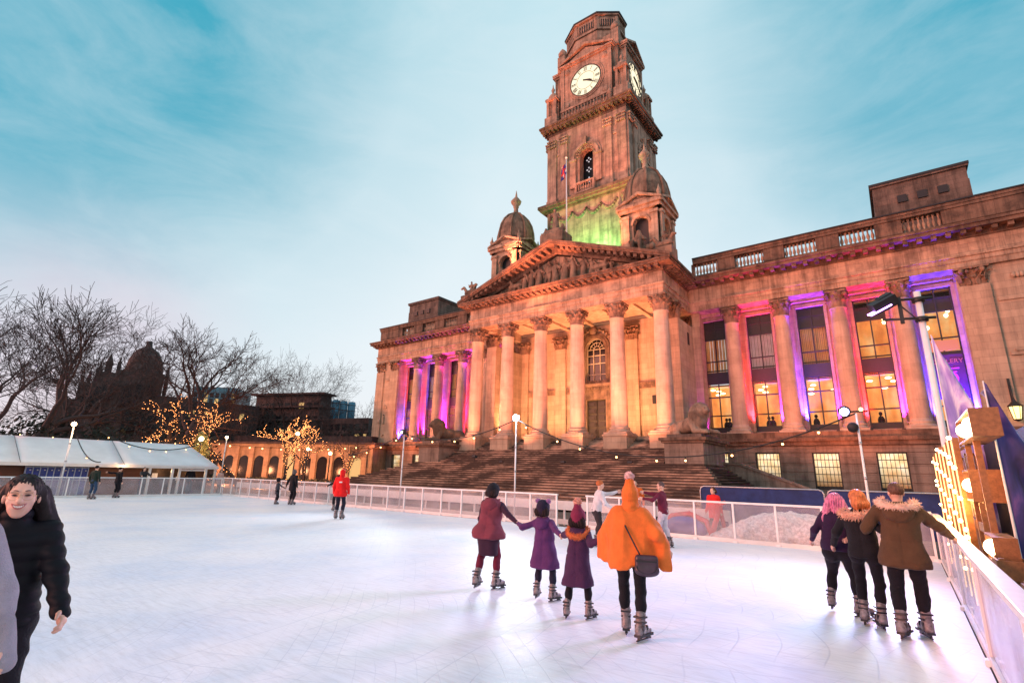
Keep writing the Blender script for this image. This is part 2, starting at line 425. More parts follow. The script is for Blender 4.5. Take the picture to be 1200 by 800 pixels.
def basement():
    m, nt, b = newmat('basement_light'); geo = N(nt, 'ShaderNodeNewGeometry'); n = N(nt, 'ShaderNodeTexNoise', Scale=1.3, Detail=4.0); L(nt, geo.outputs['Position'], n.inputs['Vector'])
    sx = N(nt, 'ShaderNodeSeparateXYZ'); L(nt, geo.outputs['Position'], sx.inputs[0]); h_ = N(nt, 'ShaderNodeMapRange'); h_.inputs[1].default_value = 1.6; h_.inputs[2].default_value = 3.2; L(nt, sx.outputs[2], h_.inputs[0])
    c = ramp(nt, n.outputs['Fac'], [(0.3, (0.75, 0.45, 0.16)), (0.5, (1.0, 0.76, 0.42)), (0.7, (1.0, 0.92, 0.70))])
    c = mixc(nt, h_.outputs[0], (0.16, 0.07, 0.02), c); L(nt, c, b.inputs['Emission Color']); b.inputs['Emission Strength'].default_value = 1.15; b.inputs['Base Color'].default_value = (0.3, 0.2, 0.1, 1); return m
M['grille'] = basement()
M['glass'] = glassy('window_glass', alpha=0.12, rough=0.05, extra=(0.02, 0.02, 0.03))
M['darkglass'] = simple('dark_glass', (0.012, 0.012, 0.016), 0.15, spec=0.25)
M['warm_bulb'] = emit('warm_bulb', (1.0, 0.50, 0.18), 9)
M['rope'] = emit('rope_light', (1.0, 0.52, 0.2), 3.0)
M['stand_bulb'] = emit('stand_bulb', (1.0, 0.66, 0.34), 22)
M['gold_bulb'] = emit('fairy_bulb', (1.0, 0.34, 0.10), 8.0)
M['white_lamp'] = emit('white_lamp', (0.75, 0.88, 1.0), 60)
M['warm_lamp'] = emit('warm_lamp', (1.0, 0.62, 0.30), 14)
M['green_lamp'] = emit('green_lamp', (0.5, 1.0, 0.62), 12)
M['blue_led'] = emit('blue_led', (0.16, 0.18, 1.0), 22)
M['purple_led'] = emit('violet_led', (0.62, 0.25, 1.0), 14)

# =================================================================== GUILDHALL
XC = -23.8
gh = empty('town_hall', (XC, 44, 0), 'large stone town hall with columned portico and tall clock tower, washed in coloured light', 'town hall')
def part(mb, name, mat, parent=gh, **k): return mb.build(name, mat, parent, **k)

def column_mb(r, z0, z1, n=28):
    m = MB(); h = z1-z0
    m.box((-r*1.45, -r*1.45, z0), (r*1.45, r*1.45, z0+0.16))
    m.lathe([(r*1.38, z0+0.16), (r*1.42, z0+0.24), (r*1.36, z0+0.32), (r*1.18, z0+0.36), (r*1.14, z0+0.42), (r*1.24, z0+0.5), (r*1.2, z0+0.56), (r*1.03, z0+0.6), (r, z0+0.8),
             (r*0.995, z0+h*0.3), (r*0.95, z0+h*0.6), (r*0.87, z0+h*0.9), (r*0.845, z1-0.12), (r*0.93, z1-0.1), (r*0.93, z1-0.02), (r*0.84, z1)], n=n)
    return m
def leaf(m, c, d, w, h, out, base):
    # acanthus leaf: a strip that rises, leans out and curls over, with thickness and notched sides
    t = Vector((-d.y, d.x, 0)); prev = None; rows = []
    for i, (zz, oo, ww) in enumerate(((0, 0.0, 0.8), (0.35, 0.04, 1.05), (0.7, 0.16, 0.9), (0.93, 0.45, 0.75), (1.0, 0.85, 0.5), (0.86, 1.0, 0.25))):
        p = c+d*(base+out*oo)+Vector((0, 0, h*zz))
        rows.append([p-t*w*ww/2, p+d*out*0.22, p+t*w*ww/2])
    vs = []
    for r in rows: vs += [tuple(q) for q in r]
    nrm = d*(-0.05)
    k = len(vs); vs += [tuple(Vector(v)+nrm) for v in vs]
    fs = []
    for i in range(len(rows)-1):
        for j in (0, 1):
            a = i*3+j; fs.append((a, a+1, a+4, a+3)); fs.append((a+k, a+3+k, a+4+k, a+1+k))
        fs.append((i*3, i*3+3, i*3+3+k, i*3+k)); fs.append((i*3+2, i*3+2+k, i*3+5+k, i*3+5))
    m.add(vs, fs, False)
def capital_mb(r, h, square=False):
    m = MB(); c0 = Vector((0, 0, 0))
    if square: m.box((-r*0.95, -r*0.4, 0), (r*0.95, r*0.5, h*0.88))
    else: m.lathe([(r*0.84, 0), (r*0.86, h*0.4), (r*0.95, h*0.7), (r*1.2, h*0.88)], n=16)
    for row, (nn, zz, hh, oo, off) in enumerate(((8, 0.0, h*0.42, r*0.42, 0), (8, h*0.18, h*0.52, r*0.5, 0.5))):
        for k in range(nn):
            a = 2*math.pi*(k+off)/nn; d = Vector((math.cos(a), math.sin(a), 0))
            if square and d.y > 0.5: continue
            base = r*0.84 if not square else min(r*0.95/max(0.01, abs(d.x)), r*0.42/max(0.01, abs(d.y)))
            leaf(m, c0+Vector((0, 0, zz)), d, r*0.66, hh, oo, base)
    for k in range(4):
        a = math.pi/4+k*math.pi/2; d = Vector((math.cos(a), math.sin(a), 0))
        if square and d.y > 0: continue
        rr = r*1.42 if not square else r*1.15
        t = Vector((-d.y, d.x, 0)); Mx = Matrix((t, d, Vector((0, 0, 1)))).transposed()
        ax = Matrix.Rotation(R(90), 3, 'X')
        vol = MB(); vol.lathe([(0.02, -0.1), (r*0.24, -0.1), (r*0.28, 0), (r*0.24, 0.1), (0.02, 0.1)], n=10)
        Q = Matrix(((d.x, t.x, 0), (d.y, t.y, 0), (0, 0, 1)))
        m.merge(vol, tuple(d*(rr-r*0.12)+Vector((0, 0, h*0.74))), Q @ ax)
        m.tube([d*r*0.8+Vector((0, 0, h*0.45)), d*r*1.0+Vector((0, 0, h*0.68)), d*(rr)+Vector((0, 0, h*0.86))], r*0.09, 5)
        for sg in (-1, 1):
            e = (d*0.35+t*sg*0.8).normalized()
            if square and e.y > 0: continue
            m.ball(tuple(e*r*1.02+Vector((0, 0, h*0.72))), r*0.14, 6, 4)
    pts = []
    for k in range(4):
        a = math.pi/4+k*math.pi/2
        for da in (-0.09, 0.09): pts.append((r*1.62*math.cos(a+da), r*1.62*math.sin(a+da)))
        a2 = a+math.pi/4; pts.append((r*1.08*math.cos(a2), r*1.08*math.sin(a2)))
    if square: pts = [(-r*1.3, -r*0.75), (r*1.3, -r*0.75), (r*1.2, r*0.5), (-r*1.2, r*0.5)]
    m.prism(pts, h*0.88, h*1.0, 'z')
    for k in range(4):
        a = k*math.pi/2
        if square and math.sin(a) > 0.1: continue
        m.ball((r*1.15*math.cos(a), r*(1.15 if not square else 0.8)*math.sin(a), h*0.9), r*0.16, 6, 4)
    return m
def place(proto, child, x, y, z=0):
    # a further column with its own capital
    c = proto.copy(); COL.objects.link(c); c.location = (x-gh.location.x, y-gh.location.y, z); c.parent = gh
    k = child.copy(); COL.objects.link(k); k.parent = c
    return c
def column_set(r, z0, z1, hcap, spots, name='column'):
    p = column_mb(r, z0, z1).build(name, M['shaft'], gh, local=True)
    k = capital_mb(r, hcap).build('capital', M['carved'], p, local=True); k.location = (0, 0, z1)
    p.location = (spots[0][0]-XC, spots[0][1]-44, 0)
    for x, y in spots[1:]: place(p, k, x, y)

FZ = 5.05        # terrace floor level of the portico
CZ0, CZ1, AZ0 = 5.15, 15.0, 16.3
px_cols = [XC+s_*1.95*k for k in (1, 3, 5) for s_ in (-1, 1)]
column_set(0.68, CZ0, CZ1, 1.3, [(x, 38.75) for x in sorted(px_cols)])
WCOL = [13.68, 17.53, 21.5]
wing_cols = [(XC+s_*d, 45.0) for d in WCOL for s_ in (1, -1)]+[(XC+s_*25.35, 45.0) for s_ in (1, -1)]
column_set(0.62, 5.45, 14.9, 1.3, wing_cols)
# pedestals of the portico columns
for x in px_cols:
    m = MB(); m.box((x-1.02, 37.72, 4.0), (x+1.02, 39.78, 4.98)); m.box((x-1.08, 37.66, 4.98), (x+1.08, 39.84, 5.15))
    part(m, 'column_pedestal', M['ashlar'])
# terrace floor and inner steps
m = MB(); m.box((XC-11.2, 39.7, 3.9), (XC+11.2, 46.2, FZ))
for i in range(5): m.box((XC-9.9, 38.0+0.34*i, 3.9), (XC+9.9, 39.71, 4.18+0.17*i))
part(m, 'terrace_floor', M['steps'])
# portico walls, pilasters, antae
m = MB()
m.box((XC-11, 46.0, FZ), (XC-1.13, 47.0, 17.3)); m.box((XC+1.13, 46.0, FZ), (XC+11, 47.0, 17.3))
m.box((XC-1.13, 46.0, 9.33), (XC+1.13, 47.0, 11.26))
pts = [(-1.13, 14.6)]+[(-1.13*math.cos(a), 14.6+1.13*math.sin(a)) for a in [math.pi*i/16 for i in range(17)]]+[(1.13, 17.3), (-1.13, 17.3)]
arc = [(XC-1.13*math.cos(math.pi*i/16), 14.6+1.13*math.sin(math.pi*i/16)) for i in range(17)]
for i in range(16):
    (u0, v0), (u1, v1) = arc[i], arc[i+1]
    m.prism([(u0, v0), (u1, v1), (u1, 17.3), (u0, 17.3)], 46.0, 47.0)
part(m, 'portico_wall', M['ashlar'])
for x in (XC-8.9, XC-4.05, XC+4.05, XC+8.9):
    m = MB(); m.box((x-0.62, 45.75, FZ+0.5), (x+0.62, 46.02, 15.0)); m.box((x-0.78, 45.62, FZ), (x+0.78, 46.02, FZ+0.5)); part(m, 'pilaster', M['ashlar'])
for s_ in (-1, 1):
    x = XC+s_*9.75; m = MB()
    m.box((x-0.62, 41.0, FZ+0.5), (x+0.62, 46.0, 15.0)); m.box((x-0.75, 40.87, FZ-1), (x+0.75, 46.0, FZ+0.5)); part(m, 'corner_pier', M['ashlar'])
sq = None
for i, (x, y) in enumerate([(XC-8.9, 45.75), (XC-4.05, 45.75), (XC+4.05, 45.75), (XC+8.9, 45.75), (XC-9.75, 41.0), (XC+9.75, 41.0)]):
    if sq is None: sq = capital_mb(0.68, 1.3, True).build('pilaster_capital', M['carved'], gh, local=True); o = sq
    else: o = sq.copy(); COL.objects.link(o)
    o.location = (x-XC, y-44+0.2, 15.0)
# band courses, window surround and door surround
m = MB()
for (x0, x1) in ((XC-9.1, XC-4.7), (XC-3.4, XC-1.9), (XC+1.9, XC+3.4), (XC+4.7, XC+9.1)):
    m.box((x0, 45.85, 10.1), (x1, 46.0, 10.5)); m.box((x0, 45.78, 10.5), (x1, 46.0, 10.65))
m.box((XC-2.0, 45.5, 10.2), (XC+2.0, 46.0, 10.55)); m.box((XC-2.2, 45.3, 10.55), (XC+2.2, 46.0, 10.85))
for i in range(16): m.box((XC-1.95+i*0.25, 45.4, 10.3), (XC-1.83+i*0.25, 45.55, 10.5))
m.box((XC-1.75, 45.7, FZ), (XC-1.2, 46.0, 10.2)); m.box((XC+1.2, 45.7, FZ), (XC+1.75, 46.0, 10.2)); m.box((XC-1.2, 45.7, 9.33), (XC+1.2, 46.0, 10.2))
m.box((XC-1.7, 45.72, 10.85), (XC-1.25, 46.0, 14.5)); m.box((XC+1.25, 45.72, 10.85), (XC+1.7, 46.0, 14.5)); m.box((XC-1.5, 45.6, 10.86), (XC+1.5, 46.0, 11.2))
for i in range(20):
    a0, a1 = math.pi*i/20, math.pi*(i+1)/20
    for (r0, r1, y) in ((1.2, 1.5, 45.66), (1.5, 1.75, 45.74)):
        m.prism([(XC-r0*math.cos(a0), 14.5+r0*math.sin(a0)), (XC-r1*math.cos(a0), 14.5+r1*math.sin(a0)), (XC-r1*math.cos(a1), 14.5+r1*math.sin(a1)), (XC-r0*math.cos(a1), 14.5+r0*math.sin(a1))], y, 46.0)
for k in range(9):                          # carved drop ornaments beside the door and the wreath over the window
    for s_ in (-1, 1): m.ball((XC+s_*1.95, 45.8, FZ+0.8+k*0.55), (0.16, 0.14, 0.24), 7, 5)
for k in range(14):
    a = math.pi*(k+0.5)/14; m.ball((XC-2.0*math.cos(a), 45.78, 14.7+2.0*math.sin(a)*0.95), (0.2, 0.16, 0.2), 7, 5)
m.ball((XC, 45.6, 16.5), (0.45, 0.25, 0.45), 8, 6)
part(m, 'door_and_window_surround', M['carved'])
# panelled door
d = MB(); d.box((XC-1.15, 46.25, FZ), (XC+1.15, 46.4, 9.35)); dr = part(d, 'door', M['door'])
d = MB()
for r_ in range(6):
    for s_ in (-1, 1):
        x = XC+s_*0.55; z = FZ+0.2+r_*0.68
        d.box((x-0.42, 46.17, z), (x+0.42, 46.26, z+0.5)); d.box((x-0.3, 46.12, z+0.1), (x+0.3, 46.18, z+0.4))
d.box((XC-0.03, 46.15, FZ), (XC+0.03, 46.26, 9.3)); part(d, 'door_panels', M['bronze'], dr)
# arched window
w = MB(); w.prism([(XC-1.1, 11.2), (XC+1.1, 11.2)]+[(XC+1.1*math.cos(math.pi*i/14), 14.6+1.1*math.sin(math.pi*i/14)) for i in range(15)], 46.42, 46.46)
aw = part(w, 'arched_window', M['darkglass'])
w = MB()
for x in (-1.07, -0.37, 0.37, 1.07): w.box((XC+x-0.035, 46.32, 11.2), (XC+x+0.035, 46.41, 14.62))
for z in (11.24, 11.95, 13.1, 13.95, 14.62): w.box((XC-1.1, 46.33, z-0.035), (XC+1.1, 46.42, z+0.035))
for k in range(1, 6):
    a = math.pi*k/6; w.tube([(XC+0.35*math.cos(a), 46.36, 14.6+0.35*math.sin(a)), (XC+1.1*math.cos(a), 46.36, 14.6+1.1*math.sin(a))], 0.03, 4)
for rr in (0.35, 0.75, 1.08): w.tube([(XC+rr*math.cos(math.pi*i/14), 46.36, 14.6+rr*math.sin(math.pi*i/14)) for i in range(15)], 0.035, 4)
part(w, 'window_frame', simple('cream_window_frame', (0.6, 0.5, 0.36), 0.5), aw)
m = MB(); m.box((XC+5.9, 45.93, 8.55), (XC+6.7, 46.01, 9.35)); part(m, 'wall_vent', M['black'])
m = MB(); m.box((XC+9.75+0.6, 43.2, 13.1), (XC+9.75+0.64, 43.7, 14.2)); part(m, 'wall_vent', M['black'])
# ceiling slab of the portico
m = MB(); m.box((XC-9.2, 39.3, 17.15), (XC+9.2, 46.0, 17.35))
for i in range(1, 6): m.box((XC-9.2+i*3.07-0.2, 39.3, 16.9), (XC-9.2+i*3.07+0.2, 46.0, 17.15))
part(m, 'portico_ceiling', M['ashlar'])

# ---- entablatures: profile swept along straight runs
def entab(m, x0, x1, yf, z, side=None, ret=0):
    # facing -y; architrave, frieze, cornice with modillions; boxes butt behind the front plane
    back = yf+1.2
    m.box((x0, yf, z), (x1, back, z+0.42)); m.box((x0-0.04, yf-0.05, z+0.421), (x1+0.04, back, z+0.80)); m.box((x0-0.12, yf-0.14, z+0.801), (x1+0.12, back, z+0.95))
def dent_x(m, x0, x1, y0, y1, z0, z1, pitch, w):
    n = max(1, int(round((x1-x0)/pitch)))
    for i in range(n):
        c = x0+(i+0.5)*(x1-x0)/n; m.box((c-w/2, y0, z0), (c+w/2, y1, z1))
def dent_y(m, y0, y1, x0, x1, z0, z1, pitch, w):
    n = max(1, int(round((y1-y0)/pitch)))
    for i in range(n):
        c = y0+(i+0.5)*(y1-y0)/n; m.box((x0, c-w/2, z0), (x1, c+w/2, z1))
# portico entablature
PX0, PX1, PY = XC-10.3, XC+10.3, 38.0
a = MB()
for (e, z0, z1) in ((0, AZ0, AZ0+0.42), (0.06, AZ0+0.421, AZ0+0.8), (0.15, AZ0+0.801, AZ0+0.93), (0.0, AZ0+0.931, AZ0+1.95)):
    a.box((PX0-e, PY-e, z0), (PX1+e, PY+1.45, z1))
    for s_ in (-1, 1):
        xa, xb = (PX1-1.45, PX1+e) if s_ > 0 else (PX0-e, PX0+1.45)
        a.box((xa, PY+1.451, z0), (xb, 45.2, z1))
part(a, 'portico_entablature', M['stone'])
a = MB(); zc = AZ0+1.951
a.box((PX0-0.15, PY-0.15, zc), (PX1+0.15, 45.0, zc+0.14))
dent_x(a, PX0-0.1, PX1+0.1, PY-0.8, PY-0.151, zc+0.14, zc+0.38, 0.62, 0.32)
for s_ in (-1, 1):
    xa, xb = (PX1+0.151, PX1+0.8) if s_ > 0 else (PX0-0.8, PX0-0.151)
    dent_y(a, PY, 44.2, xa, xb, zc+0.14, zc+0.38, 0.62, 0.32)
a.box((PX0-0.15, PY-0.15, zc+0.141), (PX1+0.15, 45.0, zc+0.379))
a.box((PX0-0.95, PY-0.95, zc+0.381), (PX1+0.95, 45.0, zc+0.6)); a.box((PX0-1.05, PY-1.05, zc+0.601), (PX1+1.05, 45.0, zc+0.72))
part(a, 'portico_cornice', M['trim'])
ZP = zc+0.721         # ~18.97 bottom of the tympanum
# ---- pediment
APX, HW = 23.35, 11.35
ped = MB(); ped.prism([(XC-HW+1.5, ZP), (XC+HW-1.5, ZP), (XC, APX-1.15)], 38.6, 45.2); pd = part(ped, 'pediment', M['stone'])
rk = MB(); sl = math.atan2(APX-ZP-0.25, HW)
def rake(m, y0, y1, t0, t1, l0=0.0, l1=1.0):
    for s_ in (-1, 1):
        A = Vector((XC+s_*HW, 0, ZP)); B = Vector((XC, 0, APX-0.25))
        a_, b_ = A.lerp(B, l0), A.lerp(B, l1)
        m.prism([(a_.x, a_.z+t0), (b_.x, b_.z+t0), (b_.x, b_.z+t1), (a_.x, a_.z+t1)][::s_], y0, y1)
rake(rk, 36.95, 45.2, 0.02, 0.25); rake(rk, 37.05, 45.0, -0.16, 0.019); rake(rk, 38.2, 45.0, -0.75, -0.161, 0.06)
for i in range(1, 19):
    for s_ in (-1, 1):
        q = Vector((XC+s_*HW, 0, ZP)).lerp(Vector((XC, 0, APX-0.25)), i/19.0)
        rk.prism([(q.x-0.16, q.z-0.46-0.05*0), (q.x+0.16, q.z-0.46), (q.x+0.16, q.z-0.1), (q.x-0.16, q.z-0.1)], 37.25, 38.2)
part(rk, 'raking_cornice', M['trim'], pd)
# ---- relief group in the tympanum
rnd = random.Random(4)
rel = SDF(0.06)
spots = [-8.6, -7.6, -6.6, -5.5, -4.6, -3.6, -2.7, -1.8, -0.9, 0.0, 0.9, 1.85, 2.8, 3.7, 4.7, 5.7, 6.7, 7.7, 8.6]
for i, d in enumerate(spots):
    room = (APX-0.95-ZP)*(1-abs(d)/(HW-1.0))
    h = min(2.75, room*0.96)
    if h < 0.75:
        # reclining figures in the corners
        f = 0.8; s_ = 1 if d > 0 else -1
        rel.cap((XC+d, 38.35, ZP+0.2), (XC+d-0.55*s_, 38.3, ZP+0.35), 0.15, 0.19).ell((XC+d-0.75*s_, 38.3, ZP+0.62), (0.12, 0.12, 0.14)).cap((XC+d, 38.3, ZP+0.2), (XC+d+0.6*s_, 38.3, ZP+0.12), 0.13, 0.07)
    elif i in (4, 14):          # a horse's forequarters
        x = XC+d; s_ = 1 if d > 0 else -1
        rel.cap((x-0.5, 38.3, ZP+0.95), (x+0.5, 38.3, ZP+1.0), 0.32, 0.3).chain([(x+0.4*s_, 38.2, ZP+1.1), (x+0.65*s_, 38.15, ZP+1.6), (x+0.95*s_, 38.1, ZP+1.5)], [0.2, 0.14, 0.1])
        for q in (-0.45, -0.2, 0.3, 0.5): rel.chain([(x+q, 38.25, ZP+0.8), (x+q+0.08, 38.15, ZP+0.4), (x+q, 38.2, ZP+0.05)], [0.13, 0.08, 0.07])
    else: figure_sdf(rel, XC+d+rnd.uniform(-0.1, 0.1), 38.32, ZP+0.0, h, rnd, rnd.uniform(-0.06, 0.06), robe=rnd.random() < 0.6, seat=(i in (2, 16)))
rel.box((XC, 38.62, ZP+0.12), (9.3, 0.2, 0.12), 0.02)
sdf_obj('relief_figures', rel, 0.05, M['carved'], pd, local=False)
# ---- sculpture on the apex and horses on the left corner, small urns
ap = SDF(0.07)
ap.box((XC-0.2, 38.6, APX+0.5), (1.3, 0.9, 0.55), 0.05); ap.box((XC-0.2, 38.6, APX+1.1), (0.8, 0.7, 0.4), 0.05)
figure_sdf(ap, XC-0.2, 38.5, APX+1.2, 2.7, rnd, seat=False); figure_sdf(ap, XC-1.15, 38.3, APX+0.7, 1.7, rnd, seat=True); figure_sdf(ap, XC+0.75, 38.3, APX+0.7, 1.7, rnd, seat=True)
for k in range(8): ap.ell((XC-1.2+k*0.3, 37.9, APX+0.95+rnd.uniform(-.1, .2)), (0.2, 0.2, 0.22))
sdf_obj('apex_sculpture', ap, 0.06, M['carved'], gh, local=False)
for s_ in (-1, 1):
    ac = SDF(0.06); x = XC+s_*10.6; z = ZP+0.6
    ac.box((x, 38.2, z), (0.8, 0.7, 0.5), 0.05)
    ac.cap((x-0.5, 38.2, z+0.9), (x+0.4, 38.2, z+1.0), 0.3).chain([(x-0.5, 38.2, z+1.0), (x-0.9, 38.1, z+1.6), (x-1.15, 38.0, z+1.45)], [0.2, 0.14, 0.1]).chain([(x+0.4, 38.2, z+1.0), (x+0.75, 38.1, z+1.65), (x+1.0, 38.0, z+1.55)], [0.2, 0.14, 0.1])
    figure_sdf(ac, x, 38.3, z+0.5, 1.7, rnd)
    sdf_obj('corner_sculpture', ac, 0.07, M['carved'], gh, local=False)

# =================================================================== WINGS
BAYS = [11.9, 15.63, 19.5, 23.4, 27.35]         # distances of the bay centres from the axis
WY = 44.5
def wing(sg):
    def X(d): return XC+sg*d
    def bx(m, d0, d1, y0, y1, z0, z1):
        a, b = X(d0), X(d1); m.box((min(a, b), y0, z0), (max(a, b), y1, z1))
    END = 33.0 if sg < 0 else 35.5
    # --- ground floor: rusticated courses with window openings
    m = MB(); zr = [0, 0.62, 1.30, 1.92, 2.54, 3.16, 3.95, 4.45]
    op = [(d-0.87, d+0.87) for d in BAYS]
    def run(d0, d1, z0, z1, y0):
        bx(m, d0, d1, y0, 45.6, z0, z1)
    for i in range(len(zr)-1):
        z0, z1 = zr[i], zr[i+1]-0.05
        segs = []; cur = 10.6
        if 1.25 < (z0+z1)/2 < 3.95:
            for a, b in op: segs.append((cur, a)); cur = b
        segs.append((cur, END))
        for a, b in segs: run(a, b, z0, z1, 44.05)
        for a, b in segs: run(a, b, z1, zr[i+1], 44.12)
    part(m, 'ground_floor_wall', M['rustic'])
    m = MB(); bx(m, 10.6, END+0.15, 43.85, 45.6, 4.451, 4.75); bx(m, 10.6, END+0.25, 43.7, 45.6, 4.751, 5.0); bx(m, 10.6, END+0.05, 43.95, 45.6, 5.001, 5.45)
    for i in range(16):
        a = random.Random(i*3+sg).uniform(10.8, END)
        bx(m, a, a+0.4, 43.64, 43.699, 4.751, 4.93)
    part(m, 'plinth_cornice', M['trim'])
    # basement windows
    for d in BAYS:
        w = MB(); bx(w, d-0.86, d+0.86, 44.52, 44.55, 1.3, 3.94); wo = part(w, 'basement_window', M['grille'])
        f = MB()
        for k in range(8): bx(f, d-0.87+k*0.245, d-0.835+k*0.245, 44.40, 44.44, 1.3, 3.94)
        for k in range(6): bx(f, d-0.87, d+0.87, 44.445, 44.48, 1.32+k*0.52, 1.37+k*0.52)
        bx(f, d-0.87, d+0.87, 44.46, 44.5, 1.3, 2.0 if sg*d > 0 and d < 14 else 1.55)
        bx(f, d-0.87, d-0.78, 44.2, 44.5, 1.3, 3.94); bx(f, d+0.78, d+0.87, 44.2, 44.5, 1.3, 3.94); bx(f, d-0.78, d+0.78, 44.2, 44.5, 3.85, 3.94)
        part(f, 'window_grille', M['bronze'], wo)
    # --- main floor: wall piers behind the columns, windows between
    m = MB(); cur = 10.3
    for d in BAYS:
        bx(m, cur, d-0.98, 46.0, 47.2, 5.451, 16.3); cur = d+0.98
        bx(m, d-0.98, d+0.98, 46.0, 47.2, 15.65, 16.3); bx(m, d-0.98, d+0.98, 46.05, 47.2, 5.451, 5.7)
        for s2 in (-1, 1): bx(m, min(d+s2*0.98, d+s2*1.2), max(d+s2*0.98, d+s2*1.2), 45.86, 45.999, 5.46, 15.9)
        bx(m, d-0.98, d+0.98, 45.86, 45.999, 15.65, 15.9)
    bx(m, cur, END-0.1, 46.0, 47.2, 5.451, 16.3)
    bx(m, 10.3, 11.0, 45.0, 46.0, 5.451, 16.3)
    # soffit over the recess
    bx(m, 10.4, 29.0, 45.6, 46.0, 16.05, 16.3)
    part(m, 'main_floor_wall', M['ashlar'])
    # end pavilion
    m = MB()
    bx(m, 28.55, END, 44.6, 45.999, 5.451, 16.3)
    for a, b in ((28.6, 30.2), (END-1.5, END)): bx(m, a, b, 44.42, 44.599, 5.9, 15.0); bx(m, a-0.1, b+0.1, 44.34, 44.599, 5.451, 5.9)
    bx(m, 30.45, END-1.75, 44.5, 44.599, 13.7, 13.9); bx(m, 30.45, END-1.75, 44.48, 44.599, 10.0, 10.25)
    bx(m, 30.7, END-2.0, 44.4, 44.599, 10.251, 10.4); bx(m, 31.0, END-2.2, 44.42, 44.599, 7.9, 8.9)
    bx(m, 30.9, END-2.1, 44.38, 44.599, 9.0, 9.15); bx(m, 31.1, END-2.3, 44.36, 44.599, 6.4, 6.5)
    for k in range(5): m.ball((X(31.4+k*0.2), 44.5, 15.3), (0.14, 0.12, 0.2), 6, 4)
    m.ball((X(31.7), 44.45, 8.3), (0.3, 0.2, 0.35), 8, 6)
    part(m, 'end_pavilion', M['ashlar'])
    for k, (a) in enumerate((29.4, END-0.75)):
        o = sq.copy(); COL.objects.link(o); o.location = (X(a)-XC, 44.42-44+0.3, 15.0); o.scale = (1.05, 1, 1)
    # pilaster capitals at the bay ends, jambs next to the pavilion
    m = MB(); bx(m, 10.25, 11.0, 44.8, 45.0, 5.451, 15.0); part(m, 'pilaster', M['ashlar'])
    # --- windows of the main floor
    for i, d in enumerate(BAYS):
        w = MB(); bx(w, d-0.97, d+0.97, 46.28, 46.30, 5.7, 15.65)
        lit_up = (sg > 0 and i >= 3)
        wo = part(w, 'tall_window', M['glass'])
        f = MB()
        for s2 in (-0.94, 0, 0.94): bx(f, d+s2-0.045, d+s2+0.045, 46.17, 46.27, 5.7, 15.65)
        for z in (5.75, 7.15, 8.75, 9.75, 11.1, 11.95, 13.95, 14.95, 15.6): bx(f, d-0.97, d+0.97, 46.18, 46.275, z-0.05, z+0.05)
        bx(f, d-0.97, d+0.97, 46.12, 46.26, 9.9, 10.95)
        if sg < 0 or i < 3: bx(f, d-0.93, d+0.93, 46.25, 46.27, 14.0, 15.6)
        else: bx(f, d-0.93, d+0.93, 46.25, 46.27, 14.02, 14.9)
        bx(f, d-0.97, d+0.97, 46.1, 46.2, 5.7, 6.15)
        part(f, 'window_frame', M['bronze'], wo)
        # room behind: back wall, ceiling with lamps, curtains or a darker upper floor
        r_ = MB(); bx(r_, d-1.8, d+1.8, 49.0, 49.05, 5.5, 9.85); bx(r_, d-1.8, d+1.8, 46.4, 49.0, 9.8, 9.86)
        bx(r_, d-1.85, d-1.8, 46.4, 49.0, 5.5, 9.85); bx(r_, d+1.8, d+1.85, 46.4, 49.0, 5.5, 9.85)
        if lit_up: bx(r_, d-1.8, d+1.8, 49.0, 49.05, 10.9, 15.7)
        part(r_, 'lit_room', M['room'], wo)
        r_ = MB()
        if not lit_up:
            r_.cm = 0
            for k in range(15):
                xx = d-0.95+k*0.127; bx(r_, xx, xx+0.1, 46.5+0.06*(k % 2), 46.56+0.06*(k % 2), 11.0, 14.0)
            part(r_, 'curtain', M['roomdim' if (i+sg) % 2 else 'curtain'], wo)
        rl = random.Random(i*7+sg); r_ = MB()
        for k in range(4):
            r_.ball((X(d+rl.uniform(-0.9, 0.9)), rl.uniform(47, 48.6), rl.choice((9.3, 9.55, 8.9))), (0.22, 0.22, 0.08), 8, 5)
        if lit_up:
            for k in range(3): r_.ball((X(d+rl.uniform(-0.9, 0.9)), rl.uniform(47, 48.6), rl.uniform(13, 14.6)), (0.13, 0.13, 0.16), 8, 5)
        part(r_, 'ceiling_lamps', M['ceil_lamp'], wo)
        r_ = MB()
        for k in range(rl.choice((0, 1, 1, 2))):                      # people inside, dark shapes above the sill
            x = d+rl.uniform(-0.8, 0.8); r_.ball((X(x), 47.2, 6.9), (0.13, 0.13, 0.16), 7, 5); r_.ball((X(x), 47.2, 6.35), (0.25, 0.16, 0.42), 7, 5)
        if r_.v: part(r_, 'seated_silhouette', M['black'], wo)
    # --- entablature
    a = MB()
    d1 = END
    for (e, z0, z1) in ((0, 16.301, 16.70), (0.05, 16.701, 17.05), (0.14, 17.051, 17.18), (0.02, 17.181, 18.35)):
        bx(a, 10.3, d1+e, 44.35-e, 46.1, z0, z1)
    part(a, 'wing_entablature', M['stone'])
    a = MB(); bx(a, 10.3, d1+0.15, 44.2, 46.1, 18.351, 18.78)
    n = 32
    for i in range(n):
        c = 11.1+i*(d1-10.9)/(n-1); bx(a, c-0.15, c+0.15, 43.65, 44.199, 18.5, 18.76)
    if sg < 0:
        for k in range(10): bx(a, d1+0.151, d1+0.7, 44.3+k*0.6, 44.6+k*0.6, 18.5, 18.76)
    bx(a, 10.3, d1+0.85, 43.5, 46.1, 18.781, 19.05); bx(a, 10.3, d1+0.95, 43.4, 46.1, 19.051, 19.2)
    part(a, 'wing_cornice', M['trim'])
    # --- parapet with balusters
    a = MB(); bx(a, 10.9, d1, 44.55, 45.15, 19.201, 19.75)
    cur = 10.9
